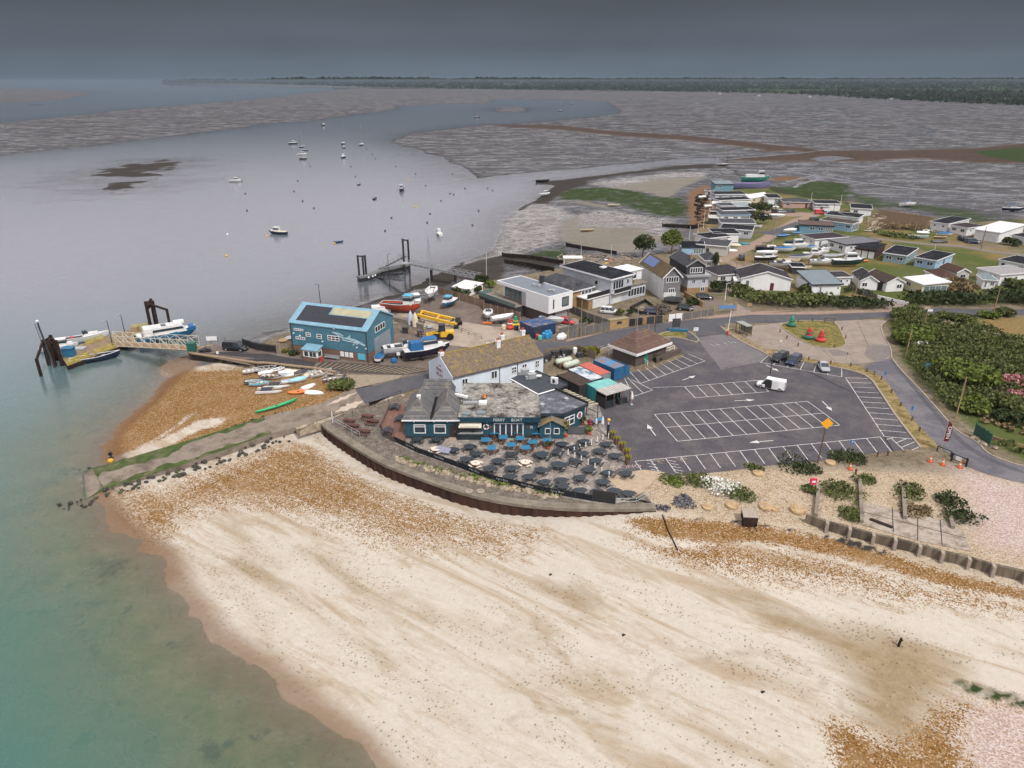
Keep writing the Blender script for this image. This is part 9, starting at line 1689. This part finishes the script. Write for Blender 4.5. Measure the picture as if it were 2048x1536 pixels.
def rwall(label,pts,w_,h_,m=M_conc2,posts=0,name='concrete_wall',sink=.9):
 t_=thing(name,label,'wall',(0,0,0));mb=MB();q=[gM(*p)for p in pts]
 for a,b_ in zip(q[:-1],q[1:]):mb.bar((a[0],a[1],a[2]+h_/2-sink/2),(b_[0],b_[1],b_[2]+h_/2-sink/2),w_,h_+sink)
 mb.build('wall',m,t_)
 for a in q[1:]if posts else[]:MB().box(a[0]-.1,a[1]-.3,a[2]+h_/2-sink/2,.36,.8,h_+sink+.1,rz=-.3).build('buttress',M_kerb,t_)
 return t_
rwall('long broken concrete retaining wall with buttresses along the shingle',[(880,490),(990,530),(1110,562),(1235,595),(1350,622),(1480,655),(1600,690),(1740,722),(1870,762),(2040,800),(2300,860)],.4,1.25,mat('stained_concrete',(.19,.155,.12),.9,.3,1.2,streak=True,bump=.2,col2=(.085,.07,.055),thr=.52),posts=1)
for pts,lb in(([(950,315),(935,465)],'low concrete wall stub left of the ruined slabs'),([(1170,275),(1180,500)],'low concrete wall stub along the left ruined slab'),([(1400,315),(1410,478)],'low concrete wall stub between the ruined slabs'),([(1640,435),(1665,530)],'short concrete stub at the right ruined slab')):rwall(lb,pts,.45,.55)
q=[gM(*p)[:2]for p in((1185,388),(1400,432),(1640,490),(1735,560),(1760,648),(1480,592),(1185,508))];struct(MB().prism(q,-1.2,.03),'concrete_slab',mat('slab_concrete',(.33,.28,.235),.9,.2,1.2,bump=.2,col2=(.19,.155,.125),thr=.54,grain=.1))
mb=MB();[strip(mb,[gM(*a)[:2],gM(*b_)[:2]],.13,.035)for a,b_ in(((1345,420),(1350,548)),((1480,455),(1480,590)),((1190,440),(1740,580)),((1390,432),(1400,480)),((1600,482),(1610,615)))];struct(mb,'slab_joints',MATS['joint_dark']);rwall('broken sunken edge across the front of the ruined slab',[(1225,480),(1345,525)],.5,.25,MATS['black_timber'],name='broken_edge',sink=.1)
for x,y,r,h_,m_,lb in((1090,350,3.0,1.0,LEAF,'green bush between the two left ruin walls'),(1200,275,1.4,.8,LEAF,'small bush at the head of the ruin wall'),(1120,465,1.8,.7,LEAF,'low bush beside the left ruin slab'),(1440,335,2.4,.9,LEAF,'bush at the head of the middle ruin stub'),(1640,385,2.0,1.0,LEAFD,'dark bush right of the middle ruin stub'),(1700,470,2.3,1.1,LEAFD,'dark bush at the right end of the ruins'),(860,190,2.8,.6,LEAFD,'low dark bush at the foot of the orange marker'),(1120,158,2.8,.7,LEAFD,'low dark bush right of the log disc by the bays'),(300,275,2.4,.8,LEAF,'green bush left of the white flowers'),(520,340,2.2,.8,LEAF,'green bush right of the white flowers'),(420,315,2.6,.9,LEAFW,'bush covered in white flowers on the shingle'),(160,272,1.6,.4,LEAFL,'low green weeds near the terrace corner'),(605,205,1.1,.5,LEAF,'weeds behind the stone disc'),(225,385,1.5,.4,leafmat('sea_lavender',(.085,.085,.10),(.19,.18,.21)),'lilac grey plants at the end of the sea wall'),(120,425,.8,.4,leafmat('sea_lavender',0,0),'lilac grey clump touching the sea wall end'),(900,320,1.2,.8,LEAF,'weeds round the foot of the red lifebuoy post'),(1480,440,2.0,.4,LEAFT,'dry weeds by the right ruin slab')):p=gM(x,y);bush(lb,p,r*1.3,h_*.85,m_,s0=.17,n_=int(210*r),name='shrub')
def disc():t_=thing('stone_disc','x','stone disc');MB().lathe((0,0,0),[(.8,0),(.85,.1),(.8,.32),(.3,.36)],16).build('disc',mat('tan_stone',(.40,.29,.17),.9,.3,3.5,col2=(.26,.16,.08),thr=.55),t_);MB().lathe((0,0,.34),[(.2,0),(.18,.04)],10).build('hub',M_kerb,t_);return t_
for x,y,s_,lb in((630,235,1.0,'pale stone disc on the bank below the bays'),(1015,178,.9,'tan stone disc beside the orange marker pole'),(490,408,1.05,'stone disc with a raised hub right of the lilac plants'),(670,415,1.1,'flat tan disc left of two near the brown trailer'),(720,425,.75,'broken tan disc touching its neighbour'),(840,432,1.2,'large flat tan disc left of the ruin wall'),(360,415,.9,'rusty tan disc behind the lilac plants')):place('disc',disc,gM(x,y),lb,x,'stone discs on the shingle',scale=s_)
t_=thing('lifebuoy_post','red lifebuoy housing on a short post by the ruins','lifebuoy post',gM(915,325));MB().tube((0,0,0),(0,0,1.2),.06).build('post',WOOD,t_);MB().box(0,0,1.55,.85,.3,.9).build('housing',mat('pink_red',(.55,.03,.09),.5,.08),t_);MB().box(0,-.16,1.55,.5,.03,.3).build('label_panel',UPVC,t_)
t_=thing('beach_trailer','rusty brown trailer with a grey lid standing at the shingle edge','trailer',gM(578,500),-.1);MB().box(0,0,.95,1.7,1.9,.9).build('body',RUST,t_);MB().box(0,.1,1.5,1.8,1.8,.12,rx=.2).build('lid',M_kerb,t_);[MB().tube((x-.1,-.4,.35),(x+.1,-.4,.35),.38).build('wheel',RUBBER,t_)for x in(-.8,.8)];MB().bar((.2,-1,.6),(.6,-2.2,.4),.1).build('drawbar',RUST,t_)
mb=MB();q=[gM(*p)for p in((120,455),(150,540),(185,610),(200,645))];[mb.tube((*a[:2],a[2]+.1),(*b_[:2],b_[2]+.1),.08)for a,b_ in zip(q[:-1],q[1:])];tag(mb.build('outfall_pipe',RUST),'dark rusty outfall pipe running down from the sea wall end','pipe')
for i,(x,y,s_,lb)in enumerate(((1545,785,.9,'dark weathered timber stake standing on the open sand'),(442,742,.16,'small dark lump of driftwood on the middle of the beach'),(998,970,.14,'small dark stone near the sand ridge'),(150,500,.14,'small dark stone below the sea wall'))):o=MB().tube((0,0,-.2),(.1,0,1.2*s_),.15,.11,7).tube((.05,0,.5*s_),(.3,0,.95*s_),.07,n=6).build('timber_stake',MATS['black_timber']);o.location=gN(x,y);tag(o,lb,'driftwood')
# the person at the foot of the slip
def person(label,loc,hd,top,leg,bend=.5):
 t_=thing('person',label,'person',loc,hd);me=bpy.data.meshes.new('body')
 hx=.42*math.sin(bend);hz=.5*math.cos(bend)
 J=[((0,0,.92),.15),((hx*.5,0,.92+hz*.55),.17),((hx,0,.92+hz),.17),((hx+.08,0,.92+hz+.12),.06),((hx+.16,0,.92+hz+.26),.105)]
 for s_ in(-1,1):J+=[((.02,s_*.11,.86),.10),((.06,s_*.13,.48),.075),((-.02,s_*.13,.08),.05),((.14,s_*.14,.03),.045),((hx,s_*.21,.88+hz),.065),((hx+.16,s_*.24,.62+hz),.05),((hx+.30,s_*.20,.42+hz),.042),((hx+.36,s_*.18,.34+hz),.045)]
 E=[(0,1),(1,2),(2,3),(3,4)]
 for b_ in(5,13):E+=[(0,b_),(b_,b_+1),(b_+1,b_+2),(b_+2,b_+3),(2,b_+4),(b_+4,b_+5),(b_+5,b_+6),(b_+6,b_+7)]
 me.from_pydata([j_[0]for j_ in J],E,[]);o=bpy.data.objects.new('body',me);C.objects.link(o);o.parent=t_;md=o.modifiers.new('skin','SKIN')
 for v,j_ in zip(me.skin_vertices[0].data,J):v.radius=(j_[1],j_[1])
 me.skin_vertices[0].data[0].use_root=True;o.modifiers.new('sub','SUBSURF').levels=1;me.materials.append(mat('skin',(.42,.26,.19),.6,.05))
 hair=MB();hair.ball((hx+.15,0,.92+hz+.31),.12,.10,10,6);hair.build('hair',WOOD,t_)
 jk=MB();jk.loft([[(c[0]+r*math.cos(a)*.75,r*math.sin(a)*1.15,c[2])for a in[k*math.pi/5 for k in range(10)]]for c,r in(((-.02,0,.82),.21),((hx*.5,0,.92+hz*.5),.22),((hx,0,.95+hz),.21),((hx+.04,0,1.02+hz),.09))]);jk.build('jacket',top,t_,smooth=True)
 for s_ in(-1,1):MB().tube((.02,s_*.11,.86),(.06,s_*.13,.48),.12,.095,8).tube((.06,s_*.13,.48),(-.02,s_*.13,.08),.095,.075,8).build('trouser_leg',leg,t_);MB().tube((hx,s_*.21,.90+hz),(hx+.16,s_*.24,.62+hz),.09,.075,8).tube((hx+.16,s_*.24,.62+hz),(hx+.29,s_*.20,.44+hz),.075,.06,8).build('sleeve',top,t_);MB().box(.06,s_*.135,.04,.28,.1,.09).build('shoe',BLACK,t_)
person('person in dark clothes bending over at the water edge beside the slip',G(223,918),-1.0,cbk,NAVY,.7)
o=MB().lathe((0,0,0),[(.3,0),(.42,.3),(.36,.55),(.15,.6)],10).build('yellow_bag',YELP);o.location=G(222,925);tag(o,'yellow bag on the slip edge below the bending person','bag')
# FAR WOODS
rr=np.random.RandomState(9);vsx=[];mbw=MB();rw_=random.Random(4)
cells=[]
for i in range(60000):
 py=163.4+60*rw_.random()**2.0;px=rw_.uniform(300,2120)
 x,y=P(px,py,WATER)
 cells.append((x,y))
ca=np.array(cells);okm=inside(ca[:,0],ca[:,1],FARL);ca=ca[okm];dd=seg_d(ca[:,0],ca[:,1],FARL)
cl=vnoise(ca[:,0]/420,ca[:,1]/160);keep=((dd<90)&(rr.rand(len(ca))<.6))|(cl>.5)&(rr.rand(len(ca))<.55);ca=ca[keep][:9000]
for x,y in ca:
 z=ground(x,y);s_=max(1.0,y/2600);h_=rw_.uniform(6,12)*(.8+.3*s_);r=h_*rw_.uniform(.5,1.0)*(1+.5*(s_-1))
 for k in range(9):
  a=rw_.uniform(0,6.28);q=Vector((x+math.cos(a)*r*rw_.uniform(0,.9),y+math.sin(a)*r*.6*rw_.random(),z+h_*rw_.uniform(.12,.95)));sz=r*rw_.uniform(.25,.5);t0=rw_.uniform(-.5,.5)
  u=Vector((math.cos(t0),math.sin(t0),rw_.uniform(-.3,.3)))*sz;v=Vector((rw_.uniform(-.3,.3),rw_.uniform(-.8,.8),1))*sz*.7;mbw.add([q-u,q-v*.8,q+u*.9,q+v],[(0,1,2,3)])
tag(mbw.build('far_woods',leafmat('far_leaves',(.014,.022,.012),(.032,.042,.02))),kind='stuff')
mbh=MB()
for k in range(7):px=rw_.uniform(1050,2040);x,y=P(px,180+(px-1024)/1024*30-rw_.uniform(0,8),WATER);x,y=x,max(y,1500);mbh.box(x,y,ground(x,y)+3,9,8,5)
tag(mbh.build('far_houses',LGC),kind='stuff')
# HAZE (open air over the whole harbour, sky outside it)
hz_=MB().bx(-13500,13500,-400,14600,-12,58);m,t,n,l=nodes_of('haze_air');out=n('ShaderNodeOutputMaterial');pv=n('ShaderNodeVolumePrincipled');pv.inputs['Color'].default_value=(.27,.33,.41,1);pv.inputs['Density'].default_value=HAZE;pv.inputs['Anisotropy'].default_value=0;l(pv.outputs[0],out.inputs['Volume']);tag(hz_.build('haze',m),kind='stuff')
q=cE(235,1492);o=text('ONLY',1.3,mat('pink_paint',(.40,.27,.28),.8,.2,3),None,(*q,.052),(0,0,math.pi+.1),'bay_lettering',.002);tag(o,kind='structure')
